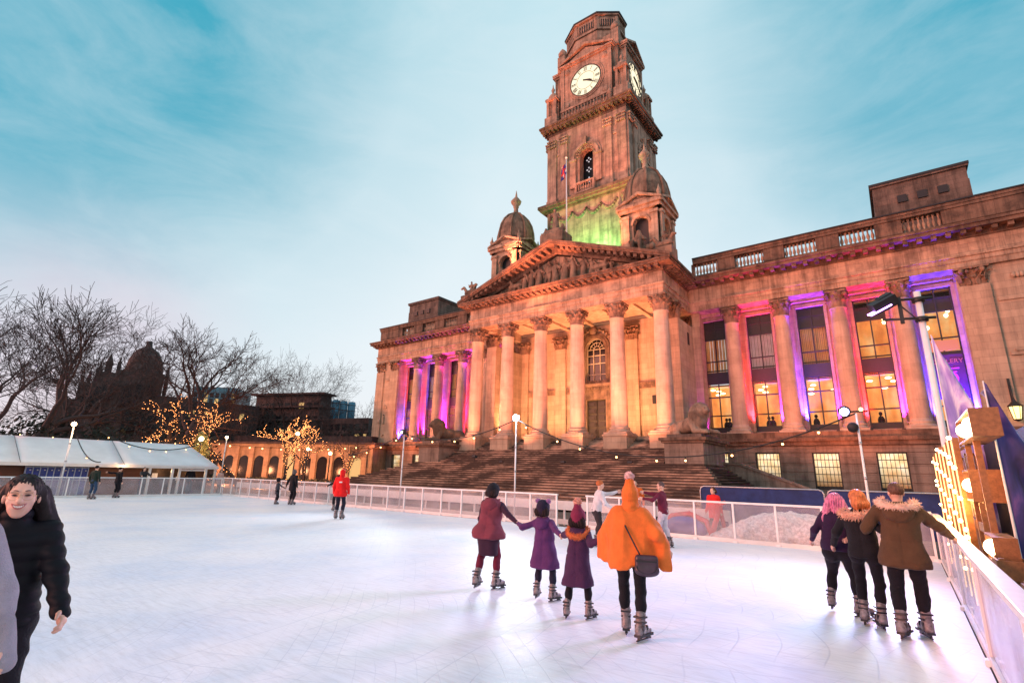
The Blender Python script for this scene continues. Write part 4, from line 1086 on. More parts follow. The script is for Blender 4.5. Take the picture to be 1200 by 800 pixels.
def person(label, pos, face, H=1.75, near=1, group=None, headk=1.0, build=1.0, skates=True, sex='f', lean=0, side=0, twist=0,
           feet=None, hands=None, elbow=None, look=0, nod=0, tone='pale', layers=None, category='person', pz=0.0):
    """near: 2 close-up, 1 mid, 0 far.  feet/hands in world coordinates or None"""
    root = empty('person', (pos[0], pos[1], pz), label, category, group)
    rz = math.atan2(-face[0], face[1]); root.rotation_euler = (0, 0, rz)
    s = H/1.75
    if not skates: s = H/1.70
    ca, sa = math.cos(-rz), math.sin(-rz)
    def loc(w):             # world -> local, unscaled by s
        x, y = w[0]-pos[0], w[1]-pos[1]; v = [x*ca-y*sa, x*sa+y*ca]
        return np.array(v+([w[2]-pz] if len(w) > 2 else []))
    hb = {2: 0.007, 1: 0.0095, 0: 0.014}[near]; hc = {2: 0.010, 1: 0.0125, 0: 0.02}[near]
    foot0 = 0.0 if skates else -0.06
    def up(p):              # torso transform: lean forward, lean sideways, twist about the pelvis
        p = np.array(p, float)*s; o = np.array([0, 0, 0.97*s]); q = p-o
        a = R(twist); q = np.array([q[0]*math.cos(a)-q[1]*math.sin(a), q[0]*math.sin(a)+q[1]*math.cos(a), q[2]])
        a = R(lean); q = np.array([q[0], q[1]*math.cos(a)+q[2]*math.sin(a), -q[1]*math.sin(a)+q[2]*math.cos(a)])
        a = R(side); q = np.array([q[0]*math.cos(a)+q[2]*math.sin(a), q[1], -q[0]*math.sin(a)+q[2]*math.cos(a)])
        return q+o+shift
    # feet and pelvis shift
    ft = []
    for i, sg in enumerate((-1, 1)):
        if feet: l = loc(feet[i][:2]); ft.append((l[0], l[1], feet[i][2] if len(feet[i]) > 2 else 0, feet[i][3] if len(feet[i]) > 3 else 0.0))
        else: ft.append((sg*0.11*s, 0.02*s, -sg*8, 0.0))
    shift = np.array([(ft[0][0]+ft[1][0])/2, (ft[0][1]+ft[1][1])/2, 0])*0.5
    J = {}
    wsh = {'f': 0.165, 'm': 0.195}[sex]; whip = {'f': 0.095, 'm': 0.09}[sex]
    for i, sg in enumerate((-1, 1)):
        n = 'LR'[i]
        hip = np.array([sg*whip*s, 0, 0.93*s])+shift
        ank = np.array([ft[i][0], ft[i][1]-0.02*s, (0.155+foot0)*s+ft[i][3]])
        kn, _ = ik(hip, ank, 0.415*s, (0.385-foot0*0)*s, (sg*0.15, 1, 0)); J['hip'+n], J['knee'+n], J['ank'+n] = hip, kn, ank
        sh = up((sg*wsh, 0, 1.41))
        if hands and hands[i] is not None: t = loc(hands[i])
        else: t = up((sg*(0.27+0.02*build), 0.05, 0.90))
        pole = (sg*0.35, -0.8, -0.5) if not (elbow and elbow[i]) else elbow[i]
        el, wr = ik(sh, t, 0.285*s, 0.25*s, pole); J['sh'+n], J['el'+n], J['wr'+n] = sh, el, wr
        J['toe'+n] = R(ft[i][2])
    pel = np.array([0, 0, 0.97*s])+shift
    b = build
    # head orientation
    la, na = R(look), R(nod); hs = s**0.55*headk
    neck = up((0, -0.01, 1.47)); hc0 = up((0, 0.0, 1.47))+np.array([0, 0.015, 0.155*hs])
    Rm = (Matrix.Rotation(-la, 3, 'Z') @ Matrix.Rotation(-na, 3, 'X'))
    HM = np.array(Rm)
    def hp(x, y, z): return hc0+HM@(np.array([x, y, z])*hs)
    rotm = HM               # rows->local: Q@rot gives local coordinates
    # ---- body: one continuous surface
    B = SDF(0.025*s)
    B.ell(hp(0, -0.01, 0.03), np.array([0.076, 0.096, 0.095])*hs, rot=rotm)
    B.ell(hp(0, 0.035, -0.045), np.array([0.056, 0.062, 0.068])*hs, rot=rotm, k=0.03)
    B.ell(hp(0, 0.055, -0.095), np.array([0.026, 0.024, 0.02])*hs, rot=rotm, k=0.02)
    B.cap(hp(0, 0.088, 0.015), hp(0, 0.108, -0.02), 0.009*hs, 0.015*hs, k=0.012)
    for sg in (-1, 1):
        B.ell(hp(0.044*sg, 0.052, -0.024), np.array([0.020, 0.020, 0.020])*hs, k=0.015, rot=rotm)
        B.ell(hp(0.079*sg, -0.008, -0.005), np.array([0.011, 0.02, 0.032])*hs, k=0.006, rot=rotm)
        if near >= 1:
            B.cap(hp(0.015*sg, 0.086, 0.036), hp(0.05*sg, 0.074, 0.034), 0.009*hs, 0.007*hs, k=0.012)
            B.ell(hp(0.03*sg, 0.088, 0.012), np.array([0.017, 0.010, 0.010])*hs, k=0.006, rot=rotm, sign=-1)
    B.ell(hp(0, 0.086, -0.055), np.array([0.028, 0.012, 0.009])*hs, k=0.008, rot=rotm)
    B.cap(hp(0, -0.02, -0.06), neck, 0.052*hs, 0.055*s)
    B.cap(neck, up((0, -0.01, 1.40)), 0.055*s, 0.08*s*b).cap(up((-wsh+0.05, 0, 1.385)), up((wsh-0.05, 0, 1.385)), 0.062*s)
    B.cap(up((0, 0.0, 1.33)), up((0, 0, 1.12)), 0.10*s*b, 0.09*s*b, k=0.05).cap(up((0, 0, 1.12)), pel, 0.09*s*b, 0.095*s*b, k=0.05)
    for sg in (-1, 1): B.cap(up((0.07*sg, 0.01, 1.30)), up((0.05*sg, 0, 1.1)), 0.075*s*b, 0.07*s*b)
    for i, n in enumerate('LR'):
        sg = (-1, 1)[i]
        B.cap(pel+np.array([0.03*sg*s, 0.01*s, 0]), J['hip'+n], 0.085*s*b, 0.08*s*b, k=0.03)
        B.cap(J['hip'+n], J['knee'+n], 0.068*s*b, 0.040*s, k=0.02); B.cap(J['knee'+n], J['ank'+n], 0.040*s, 0.028*s)
        mid = J['knee'+n]*0.68+J['ank'+n]*0.32+np.array([0, -0.02*s, 0]); B.ell(mid, np.array([0.042, 0.045, 0.08])*s, k=0.03)
        td = np.array([math.sin(-J['toe'+n]), math.cos(-J['toe'+n]), 0])
        B.cap(J['ank'+n]-td*0.03*s+[0, 0, -0.06*s], J['ank'+n]+td*0.13*s+[0, 0, -0.07*s], 0.034*s, 0.028*s)
        B.cap(J['sh'+n], J['el'+n], 0.042*s, 0.032*s).cap(J['el'+n], J['wr'+n], 0.032*s, 0.024*s)
        # hand: palm, four fingers of unequal length, thumb from the side of the palm
        d = J['wr'+n]-J['el'+n]; d /= np.linalg.norm(d)
        side_ = np.cross(d, [sg*1.0, 0, 0.15]); side_ /= np.linalg.norm(side_)+1e-9        # across the palm
        if side_[1] < 0: side_ = -side_
        nrm = np.cross(d, side_)*(-sg); nrm /= np.linalg.norm(nrm); inw = nrm if nrm[0]*sg < 0 else -nrm
        w = J['wr'+n]; B.cap(w, w+d*0.075*s+0, 0.024*s, 0.026*s, k=0.015); B.cap(w+d*0.03*s-side_*0.02*s, w+d*0.08*s-side_*0.026*s, 0.016*s, k=0.01); B.cap(w+d*0.03*s+side_*0.02*s, w+d*0.08*s+side_*0.026*s, 0.016*s, k=0.01)
        for q, ln_ in enumerate((0.062, 0.075, 0.07, 0.055)):
            o = w+d*0.085*s+side_*(0.03-0.0205*q)*s; m1 = o+(d*0.85+inw*0.4)*ln_*0.5*s; m2 = m1+(d*0.35+inw*0.9)*ln_*0.45*s
            B.chain([o, m1, m2], [0.0095*s, 0.0088*s, 0.0075*s], k=0.004)
        o = w+d*0.025*s+side_*0.026*s; m1 = o+(d*0.6+side_*0.65+inw*0.3)*0.04*s; B.chain([o, m1, m1+(d*0.9+inw*0.4)*0.03*s], [0.013*s, 0.0115*s, 0.009*s], k=0.008)
    sdf_obj('body', B, hb, skin(tone), root)
    ctx = dict(root=root, J=J, up=up, hp=hp, s=s, hs=hs, b=b, pel=pel, hc=hc, near=near, rot=rotm, wsh=wsh, neck=neck, sex=sex, skates=skates, shift=shift)
    for L_ in layers or []: L_(ctx)
    if near >= 1:
        e = MB()
        for sg in (-1, 1): c = hp(0.03*sg, 0.084, 0.012); e.ball(c, (0.0125*hs, 0.009*hs, (0.0045 if near == 2 else 0.009)*hs), 8, 6)
        eo = e.build('eyes', simple('eye', (0.03, 0.018, 0.012), 0.15), root, local=True)
    for i, n in enumerate('LR'):
        if skates: skate(ctx, n)
        else:
            sh = SDF(0.02); td = np.array([math.sin(-J['toe'+n]), math.cos(-J['toe'+n]), 0]); a = J['ank'+n]
            sh.cap(a-td*0.05*s+[0, 0, -0.05*s], a+td*0.15*s+[0, 0, -0.055*s], 0.043*s, 0.038*s).cap(a, a+[0, 0, 0.04], 0.045*s)
            sdf_obj('shoe', sh, max(hc, 0.012), M['black'], root)
    return root
def skate(c, n):
    J, s = c['J'], c['s']; a = J['ank'+n]; td = np.array([math.sin(-J['toe'+n]), math.cos(-J['toe'+n]), 0]); z = np.array([0, 0, 1.0])
    hc = min(c['hc'], 0.013)
    bt = SDF(0.03*s)
    shin = J['knee'+n]-a; shin /= np.linalg.norm(shin)
    bt.cap(a-z*0.035*s-td*0.02*s, a+shin*0.14*s, 0.052*s, 0.06*s).cap(a-z*0.04*s-td*0.035*s, a-z*0.045*s+td*0.16*s, 0.046*s, 0.037*s).cap(a+td*0.02*s, a+td*0.09*s-z*0.015*s, 0.045*s, 0.035*s)
    bo = sdf_obj('skate_boot', bt, hc, c.get('boot', M['bootpale' if c.get('pale') else 'boot']), c['root'])
    m = MB(); rt = np.array([td[1], -td[0], 0])
    M3 = Matrix(((rt[0], td[0], 0), (rt[1], td[1], 0), (0, 0, 1)))
    def bx(cc, d): 
        t = MB(); t.box([-x/2 for x in d], [x/2 for x in d]); m.merge(t, tuple(a+td*cc[1]*s+z*cc[2]*s+rt*cc[0]*s), M3)
    bx((0, 0.06, -0.082), (0.086*s, 0.275*s, 0.026*s)); bx((0, -0.025, -0.02), (0.11*s, 0.03*s, 0.10*s)); bx((0, 0.0, 0.06), (0.115*s, 0.10*s, 0.018*s)); bx((0, 0.0, 0.115), (0.12*s, 0.115*s, 0.018*s)); bx((0, 0.07, 0.0), (0.098*s, 0.02*s, 0.05*s)); bx((0, -0.03, -0.112), (0.03*s, 0.05*s, 0.032*s)); bx((0, 0.14, -0.112), (0.03*s, 0.06*s, 0.032*s)); bx((0, 0.055, -0.128), (0.014*s, 0.29*s, 0.014*s))
    if c['near'] >= 1:
        for k in range(4): bx((0, 0.045+0.03*k*0.6, 0.045-0.03*k), (0.07*s, 0.012*s, 0.012*s))
    m.build('blade_holder', M['holder'], bo, local=True)
    m = MB(); bx((0, 0.055, -0.143), (0.005*s, 0.30*s, 0.020*s)); m.build('blade', M['blade'], bo, local=True)
    # boot strap and sole line
# ---- clothing layers; each returns a function of the person's context
def trousers(mat, r=1.0, to=0.0, amp=0.004, seed=1):
    def f(c):
        J, s, b = c['J'], c['s'], c['b']; t = SDF(0.03*s)
        t.cap(c['pel']+[0, 0, 0.05*s], c['pel'], 0.108*s*b, 0.12*s*b, k=0.04)
        for i, n in enumerate('LR'):
            sg = (-1, 1)[i]; a = J['ank'+n]+(J['knee'+n]-J['ank'+n])*to
            t.cap(c['pel']+np.array([0.045*sg*s, -0.015*s, -0.02*s]), J['hip'+n]+[0, -0.015*s, -0.05*s], 0.108*s*b, 0.103*s*b, k=0.04)
            t.cap(J['hip'+n], J['knee'+n], 0.098*s*b*r, 0.066*s*r).cap(J['knee'+n], a+(J['knee'+n]-a)*0.10, 0.066*s*r, 0.05*s*r)
            t.ell(J['knee'+n]*0.68+J['ank'+n]*0.32+np.array([0, -0.02*s, 0]), np.array([0.06, 0.063, 0.11])*s*r*min(b, 1.15), k=0.05)
        sdf_obj('trousers', t, c['hc'], mat, c['root'], noise=folds(amp, seed, 14, 12))
    return f
def top(mat, hem=0.90, flare=0.0, r=1.0, amp=0.006, seed=2, name='jacket', sleeve=1.0, noise=None, collar=0.0, sl_mat=None, arm_r=1.0, body_r=1.0):
    def f(c):
        J, s, b, up = c['J'], c['s'], c['b'], c['up']; t = SDF(0.035*s); wsh = c['wsh']
        B_ = b*body_r
        t.cap(up((-wsh+0.04, -0.005, 1.39)), up((wsh-0.04, -0.005, 1.39)), 0.078*s*r)
        t.cap(up((0, -0.01, 1.46)), up((0, -0.005, 1.38)), 0.07*s*r, 0.1*s*r)
        for sg in (-1, 1):
            t.cap(up((0.065*sg, 0.0, 1.33)), up((0.055*sg, 0, 1.12)), 0.118*s*r*B_, 0.108*s*r*B_, k=0.05)
            z = hem; w = (1.12-z)
            t.cap(up((0.055*sg, 0, 1.12)), c['shift']+np.array([(0.06+flare*0.5)*sg*s, -0.005*s, z*s+0.05*s]), 0.112*s*r*B_, (0.128+flare)*s*r*B_, k=0.06)
        for n in 'LR':
            if sleeve <= 0: continue
            w_ = J['el'+n]+(J['wr'+n]-J['el'+n])*sleeve
            t.cap(J['sh'+n], J['el'+n], 0.068*s*r*arm_r*b**0.5, 0.055*s*r*arm_r).cap(J['el'+n], w_, 0.055*s*r*arm_r, 0.040*s*r*arm_r)
        if collar: t.cap(up((0, -0.015, 1.46)), up((0, -0.005, 1.46+collar)), 0.08*s*r, 0.078*s*r, k=0.02)
        hz = (hem-0.02)*s
        D0 = noise or folds(amp, seed)
        o = sdf_obj(name, t, c['hc'], mat, c['root'], noise=lambda X, Y, Z: D0(X, Y, Z)+0.007*np.exp(-((Z-1.07*s)/0.011)**2)+0.005*np.exp(-((Z-hz-0.05*s)/0.010)**2)+0.006*np.exp(-(X/0.010)**2)*(Y < 0)
              -(0.006*(np.abs(Z-hz-0.02*s) < 0.028*s))+np.maximum(0, hz-Z+0.004*np.sin(X*40))*3.0)
        c[name] = o
    return f
def sleeves(mat, r=1.0, seed=5):
    def f(c):
        J, s = c['J'], c['s']; t = SDF(0.02*s)
        for n in 'LR': t.cap(J['sh'+n], J['el'+n], 0.062*s*r, 0.048*s*r).cap(J['el'+n], J['wr'+n], 0.048*s*r, 0.034*s*r)
        sdf_obj('sleeves', t, c['hc'], mat, c['root'], noise=folds(0.004, seed, 18, 18))
    return f
def skirt(mat, hem=0.5, r=1.0):
    def f(c):
        s = c['s']; t = SDF(0.05*s)
        for sg in (-1, 1):
            t.cap(c['pel']+[0.04*sg*s, 0, 0.05*s], c['pel']+[0.055*sg*s, 0, -0.12*s], 0.12*s*r, 0.135*s*r); t.cap(c['pel']+[0.055*sg*s, 0, -0.12*s], np.array([0.06*sg*s, 0.01, hem*s])+c['shift'], 0.135*s*r, 0.105*s*r)
        hz = hem*s; D0 = folds(0.004, 3)
        sdf_obj('skirt', t, c['hc'], mat, c['root'], noise=lambda X, Y, Z: D0(X, Y, Z)+np.maximum(0, hz-Z)*3)
    return f
def hair(mat, length=0.1, vol=1.0, amp=0.006, seed=3, top_=True, spread=1.0, front=False):
    def f(c):
        hp, hs = c['hp'], c['hs']; t = SDF(0.02*hs)
        t.ell(hp(0, -0.022, 0.045), np.array([0.088*vol, 0.102*vol, 0.092*vol])*hs, rot=c['rot'])
        t.ell(hp(0, 0.105, -0.004), np.array([0.076, 0.08, 0.096])*hs, rot=c['rot'], sign=-1, k=0.01)
        if length > 0.04:
            for sg in (-1, 0, 1):
                x = sg*0.05*spread; y0 = -0.06 if not front or sg == 0 else -0.02
                t.cap(hp(x, -0.045 if sg == 0 else y0+0.01, 0.02), hp(x*1.35*spread, -0.07+(0.05 if (front and sg) else 0), -length*0.6), 0.05*hs*vol, 0.055*hs*vol, k=0.03)
                t.cap(hp(x*1.35*spread, -0.07+(0.05 if (front and sg) else 0), -length*0.6), hp(x*1.7*spread+0.01, -0.075+(0.1 if (front and sg) else 0), -length), 0.055*hs*vol, 0.022*hs*vol, k=0.03)
        hc0 = hp(0, 0, 0); st = strands(amp, seed)
        sdf_obj('hair', t, min(c['hc'], 0.009 if c['near'] else 0.02), mat, c['root'], noise=lambda X, Y, Z: st(X-hc0[0], Y-hc0[1], Z))
    return f
def beanie(mat, pom=None, tall=0.12, pr=0.05, knit=0.003, ears=False):
    def f(c):
        hp, hs = c['hp'], c['hs']; t = SDF(0.02)
        t.ell(hp(0, -0.022, 0.045), np.array([0.105, 0.124, 0.105])*hs, rot=c['rot'])
        t.cap(hp(0, -0.025, 0.08), hp(0, -0.04, 0.08+tall*0.6), 0.082*hs, 0.055*hs)
        t.cap(hp(0, -0.028, -0.02), hp(0, -0.028, 0.01), 0.106*hs, k=0.01)
        t.ell(hp(0, 0.115, -0.045), np.array([0.08, 0.07, 0.07])*hs, rot=c['rot'], sign=-1, k=0.01)
        h = sdf_obj('hat', t, min(c['hc'], 0.011), mat, c['root'], noise=lambda X, Y, Z: knit*np.sin(np.arctan2(Y-hp(0, 0, 0)[1], X-hp(0, 0, 0)[0])*34)+knit*0.5*np.sin(Z*300))
        if pom is not None:
            if ears:
                for sg in (-1, 1): fluff(c, hp(0.095*sg, -0.02, 0.125), pr*hs, pom, h, 90)
            else: fluff(c, hp(0, -0.035, 0.09+tall*0.62+pr*0.8), pr*hs, pom, h)
    return f
def fluff(c, ctr, r, mat, parent, n=None, name='pompom'):
    # a ball of short fibres, each a thin spike
    m = MB(); rn = random.Random(int(ctr[0]*1e4) & 255); m.ball(ctr, r*0.8, 10, 7)
    n = n or (260 if c['near'] else 60)
    for _ in range(n):
        d = Vector((rn.gauss(0, 1), rn.gauss(0, 1), rn.gauss(0, 1))).normalized(); t = d.orthogonal().normalized(); u = d.cross(t); q = Vector(ctr)+d*r*0.7; e = Vector(ctr)+d*r*rn.uniform(1.0, 1.25); w = r*0.13
        m.add([tuple(q+t*w), tuple(q-t*w*0.5+u*w*0.87), tuple(q-t*w*0.5-u*w*0.87), tuple(e)], [(0, 1, 3), (1, 2, 3), (2, 0, 3)], False)
    return m.build(name, mat, parent, local=True)
def fur_ring(mat, pts_fn, r=0.03, n=500, name='fur_trim'):
    def f(c):
        pts = [Vector(p) for p in pts_fn(c)]; m = MB(); rn = random.Random(9); rr = r*c['s']
        m.tube(pts, rr*0.75, 7)
        for _ in range(n if c['near'] else 80):
            i = rn.randrange(len(pts)-1); p = pts[i].lerp(pts[i+1], rn.random())
            d = Vector((rn.gauss(0, 1), rn.gauss(0, 1), rn.gauss(0, 1)-0.2)).normalized(); t = d.orthogonal().normalized()*rr*0.14; u = d.cross(t)
            q = p+d*rr*0.5; e = p+d*rr*rn.uniform(1.1, 1.7)
            m.add([tuple(q+t), tuple(q-t*0.5+u*0.87), tuple(q-t*0.5-u*0.87), tuple(e)], [(0, 1, 3), (1, 2, 3), (2, 0, 3)], False)
        m.build(name, mat, c.get('jacket') or c['root'], local=True)
    return f
def hood_down(mat, r=1.0):
    def f(c):
        up, s = c['up'], c['s']; t = SDF(0.03*s)
        t.ell(up((0, -0.12, 1.40)), np.array([0.125, 0.06, 0.095])*s*r); t.cap(up((-0.09, -0.06, 1.46)), up((0.09, -0.06, 1.46)), 0.05*s*r)
        t.cap(up((-0.1, -0.03, 1.47)), up((-0.08, 0.05, 1.44)), 0.035*s).cap(up((0.1, -0.03, 1.47)), up((0.08, 0.05, 1.44)), 0.035*s)
        sdf_obj('hood', t, c['hc'], mat, c.get('jacket') or c['root'], noise=folds(0.005, 8, 18, 14))
    return f
def hood_up(mat):
    def f(c):
        hp, hs, up, s = c['hp'], c['hs'], c['up'], c['s']; t = SDF(0.03)
        t.ell(hp(0, -0.015, 0.04), np.array([0.105, 0.12, 0.115])*hs, rot=c['rot']); t.cap(hp(0, -0.03, -0.03), up((0, -0.02, 1.42)), 0.09*hs, 0.1*s)
        t.ell(hp(0, 0.12, -0.01), np.array([0.072, 0.08, 0.09])*hs, rot=c['rot'], sign=-1, k=0.015)
        sdf_obj('hood', t, c['hc'], mat, c.get('jacket') or c['root'], noise=folds(0.004, 5, 16, 16))
    return f
def ring_back(c, w=0.13, z0=1.50, dy=-0.13):
    up = c['up']; return [up((w*math.sin(a), dy*math.cos(a)+0.0, z0-0.02*math.cos(a))) for a in [math.pi*(-1.35+2.7*i/14)/2 for i in range(15)]]

BLK = lambda: fab('black_cloth', (0.007, 0.006, 0.010))
# ---------------------------------------------------------------- the line of four holding hands
def gz(px, py, P_): return (P_[0], P_[1], zat(px, py, P_))
A_, B_, C_, D_ = (-5.86, 7.27), (-4.72, 7.27), (-3.80, 6.70), (-2.88, 6.40)
F4 = (-0.30, 1.0)
hAB = (-5.22, 7.22); hAB = (*hAB, zat(616, 613, hAB)); hBC = (-4.25, 7.0); hBC = (*hBC, zat(659, 628, hBC)); hCD = (-3.36, 6.55); hCD = (*hCD, zat(703, 632, hCD))
wine = fab('wine_quilted_cloth', (0.17, 0.035, 0.055)); plum = fab('dark_plum_knit', (0.035, 0.012, 0.03)); rose = fab('rose_lining', (0.5, 0.05, 0.10))
def vest(c):
    top(wine, hem=0.86, flare=0.05, r=1.12, sleeve=0, name='jacket', noise=folds(0.008, 12, 10, 8))(c)
person('woman in wine red gilet, pencil skirt and black cap, leftmost of four holding hands', A_, F4, 1.70, 1, 'line of four skaters holding hands', look=25, nod=6, side=5,
       feet=[(-5.98, 7.12, 0, 0.03), (-5.72, 7.32, -35)], hands=[(-6.05, 7.45, 1.0), hAB], tone='pale', build=1.1, lean=8,
       layers=[trousers(fab('wine_tights', (0.12, 0.01, 0.03)), r=0.9), sleeves(plum, 1.05), vest, skirt(plum, 0.56, 1.08), hood_down(wine, 1.1),
               hair(fab('dark_hair', (0.02, 0.01, 0.01)), 0.06, 1.0), beanie(fab('black_knit', (0.012, 0.01, 0.015)), None, tall=0.04),
               fur_ring(rose, lambda c: ring_back(c, 0.11, 1.50, -0.10), 0.022, 60, 'rolled_collar')])
violet = fab('violet_wool', (0.09, 0.025, 0.11))
person('girl in violet coat and dark hat with two fluffy ear bobbles, holding hands', B_, F4, 1.42, 1, 'line of four skaters holding hands', headk=1.12, look=10, side=-4,
       feet=[(-4.84, 7.24, 0, 0.02), (-4.56, 7.26, -38)], hands=[hAB, hBC],
       layers=[trousers(fab('navy_leggings', (0.012, 0.012, 0.03)), 0.95), top(violet, hem=0.60, flare=0.06, r=1.08, amp=0.007), hood_down(violet, 1.15), hair(fab('dark_hair'), 0.08),
               beanie(fab('dark_indigo_knit', (0.02, 0.012, 0.035)), fab('lilac_fluff', (0.30, 0.14, 0.32), bump=0), tall=0.02, pr=0.045, ears=True),
               fur_ring(fab('coral_lining', (0.6, 0.28, 0.3)), lambda c: ring_back(c, 0.10, 1.51, -0.09), 0.016, 60, 'hood_lining')])
plumc = fab('plum_parka', (0.055, 0.018, 0.06))
person('girl in plum parka with orange fur hood trim and burgundy bobble hat', C_, F4, 1.36, 1, 'line of four skaters holding hands', headk=1.14, look=5, side=2,
       feet=[(-3.93, 6.62, 5), (-3.66, 6.76, -30)], hands=[hBC, hCD],
       layers=[trousers(BLK(), 0.92), top(plumc, hem=0.56, flare=0.055, r=1.1, amp=0.008, seed=7), hood_down(plumc, 1.2), hair(fab('dark_hair'), 0.10),
               beanie(fab('burgundy_knit', (0.20, 0.02, 0.06)), fab('peach_fluff', (0.72, 0.36, 0.28), bump=0), tall=0.14, pr=0.062),
               fur_ring(fab('orange_fur', (0.62, 0.17, 0.06), bump=0), lambda c: [c['up']((0.17*math.sin(a), -0.03-0.17*math.cos(a), 1.46-0.09*math.cos(a))) for a in [math.pi*(-1.4+2.8*i/16)/2 for i in range(17)]], 0.052, 1500)])
orange = fab('orange_fleece', (0.78, 0.17, 0.03), bump=0.5, bscale=120)
def poncho(c):
    J, s, up = c['J'], c['s'], c['up']; t = SDF(0.07*s)
    t.cap(up((0, -0.01, 1.45)), up((0, -0.01, 1.36)), 0.085*s, 0.15*s)
    for i, n in enumerate('LR'):
        sg = (-1, 1)[i]; w = J['wr'+n]; e = J['el'+n]
        t.cap(J['sh'+n]+[0, 0, -0.01], e, 0.085*s, 0.07*s); t.cap(e, e*0.35+w*0.65, 0.07*s, 0.06*s)
        for q in range(7):
            u = q/6.0; a = J['sh'+n]*(1-u)+(e*0.25+w*0.75)*u
            hemz = (0.86+(0.00 if sg < 0 else -0.06*u*u))*s
            b_ = np.array([a[0]*1.0+0.03*sg*s*u, a[1]+0.03-0.03*u, max(hemz, a[2]-0.62*s)])
            t.cap(a, b_, 0.075*s*(1-0.3*u), 0.06*s*(1-0.25*u), k=0.07)
    for x in (-0.1, 0, 0.1): t.cap(up((x, -0.01, 1.35)), c['shift']+np.array([x*1.3*s, -0.02, 0.84*s]), 0.14*s, 0.155*s, k=0.06)
    g = folds(0.009, 21, 13, 1.2); hz = 0.80*s
    o = sdf_obj('jacket', t, c['hc'], orange, c['root'], noise=lambda X, Y, Z: g(X, Y, Z)+np.maximum(0, hz+0.04*np.sin(X*9)+0.006*np.sin(X*60)+0.012*np.sin(X*27)+0.10*np.abs(X)*0-Z)*3)
    o.name = 'poncho'; c['jacket'] = o
def satchel(c):
    up, s = c['up'], c['s']; root = c['root']
    bag = SDF(0.03*s); ctr = up((0.20, -0.20, 0.86)); bag.box(ctr, (0.135*s, 0.05*s, 0.105*s), 0.04*s).ell(ctr+[0, -0.01, -0.07*s], (0.14*s, 0.055*s, 0.07*s))
    bo = sdf_obj('shoulder_bag', bag, 0.011, simple('dark_plum_leather', (0.035, 0.015, 0.03), 0.4, 0.4, 9, spec=0.6), root)
    m = MB(); m.tube([ctr+np.array([0.12*math.cos(a)*s, -0.058*s, -0.01+0.085*math.sin(a)*s]) for a in [math.pi*(1.0+i/12) for i in range(13)]], 0.006, 5)
    m.box(tuple(ctr+[-0.12*s, -0.06*s, 0.03*s]), tuple(ctr+[0.12*s, -0.052*s, 0.05*s])); m.build('flap', M['black'], bo, local=True)
    m = MB(); pts = [up((-0.10, 0.02, 1.50)), up((-0.12, -0.10, 1.42)), up((-0.05, -0.172, 1.26)), up((0.04, -0.185, 1.10)), up((0.12, -0.20, 0.96))]
    fine = [Vector(pts[0])]
    for i in range(len(pts)-1):
        for q in range(1, 5): fine.append(Vector(pts[i]).lerp(Vector(pts[i+1]), q/4))
    m.tube(fine, 0.010, 5); m.build('strap', M['black'], bo, local=True)
person('woman in bright orange poncho and matching bobble hat with a dark cross body bag', D_, (-0.38, 1.0), 1.77, 1, 'line of four skaters holding hands', look=0, lean=2, side=2,
       feet=[(-3.00, 6.50, 0), (-2.74, 6.33, -32)], hands=[hCD, (-2.46, 6.58, 1.03)],
       layers=[trousers(BLK(), 0.98), poncho, satchel, beanie(orange, fab('pale_pink_fluff', (0.8, 0.52, 0.5), bump=0), tall=0.17, pr=0.062, knit=0.004),
               lambda c: sdf_obj('snood', SDF(0.03).cap(c['hp'](0, -0.02, 0.0), c['up']((0, -0.01, 1.42)), 0.10*c['s'], 0.12*c['s']), c['hc'], orange, c['root'], noise=folds(0.006, 4, 20, 30))])
# ---------------------------------------------------------------- trio at the right barrier
P1, P2, P3 = (-0.91, 9.62), (-0.56, 9.05), (-0.12, 8.72)
FR = (0.12, 1.0); deep = fab('deep_violet_jersey', (0.022, 0.008, 0.035))
rail = onX(1106, 627, 0.50)
person('woman with long pink hair in dark violet top and black leggings, seen from behind', P1, FR, 1.70, 1, 'trio of skaters at the right barrier', build=1.45, side=3, look=-5,
       feet=[(-1.10, 9.66, 5, 0.03), (-0.74, 9.50, -52)], hands=[(-1.28, 9.72, 1.0), (-0.72, 9.2, 1.12)],
       layers=[trousers(BLK(), 1.0), top(deep, hem=0.93, r=1.02, amp=0.006), hair(simple('pink_hair', (0.55, 0.16, 0.30), 0.45, 0.4, 22, sheen=0.3), 0.42, 1.10, amp=0.009, spread=1.5)])
person('woman with copper bob and pale fur collar in black, between pink haired woman and man', P2, FR, 1.78, 1, 'trio of skaters at the right barrier', look=-48, nod=5, side=-2, build=1.0,
       feet=[(-0.66, 9.1, 0), (-0.47, 8.98, 28)], hands=[(-0.95, 9.30, 1.0), (-0.2, 8.95, 1.15)],
       layers=[trousers(BLK(), 0.95), top(fab('black_wool', (0.010, 0.009, 0.012)), hem=0.88, r=1.05), hair(simple('copper_hair', (0.52, 0.15, 0.04), 0.45, 0.35, 22), 0.13, 1.02, amp=0.005),
               fur_ring(fab('cream_fur', (0.72, 0.42, 0.30), bump=0), lambda c: ring_back(c, 0.18, 1.43, -0.13), 0.062, 1300)])
khaki = fab('khaki_parka', (0.085, 0.045, 0.022))
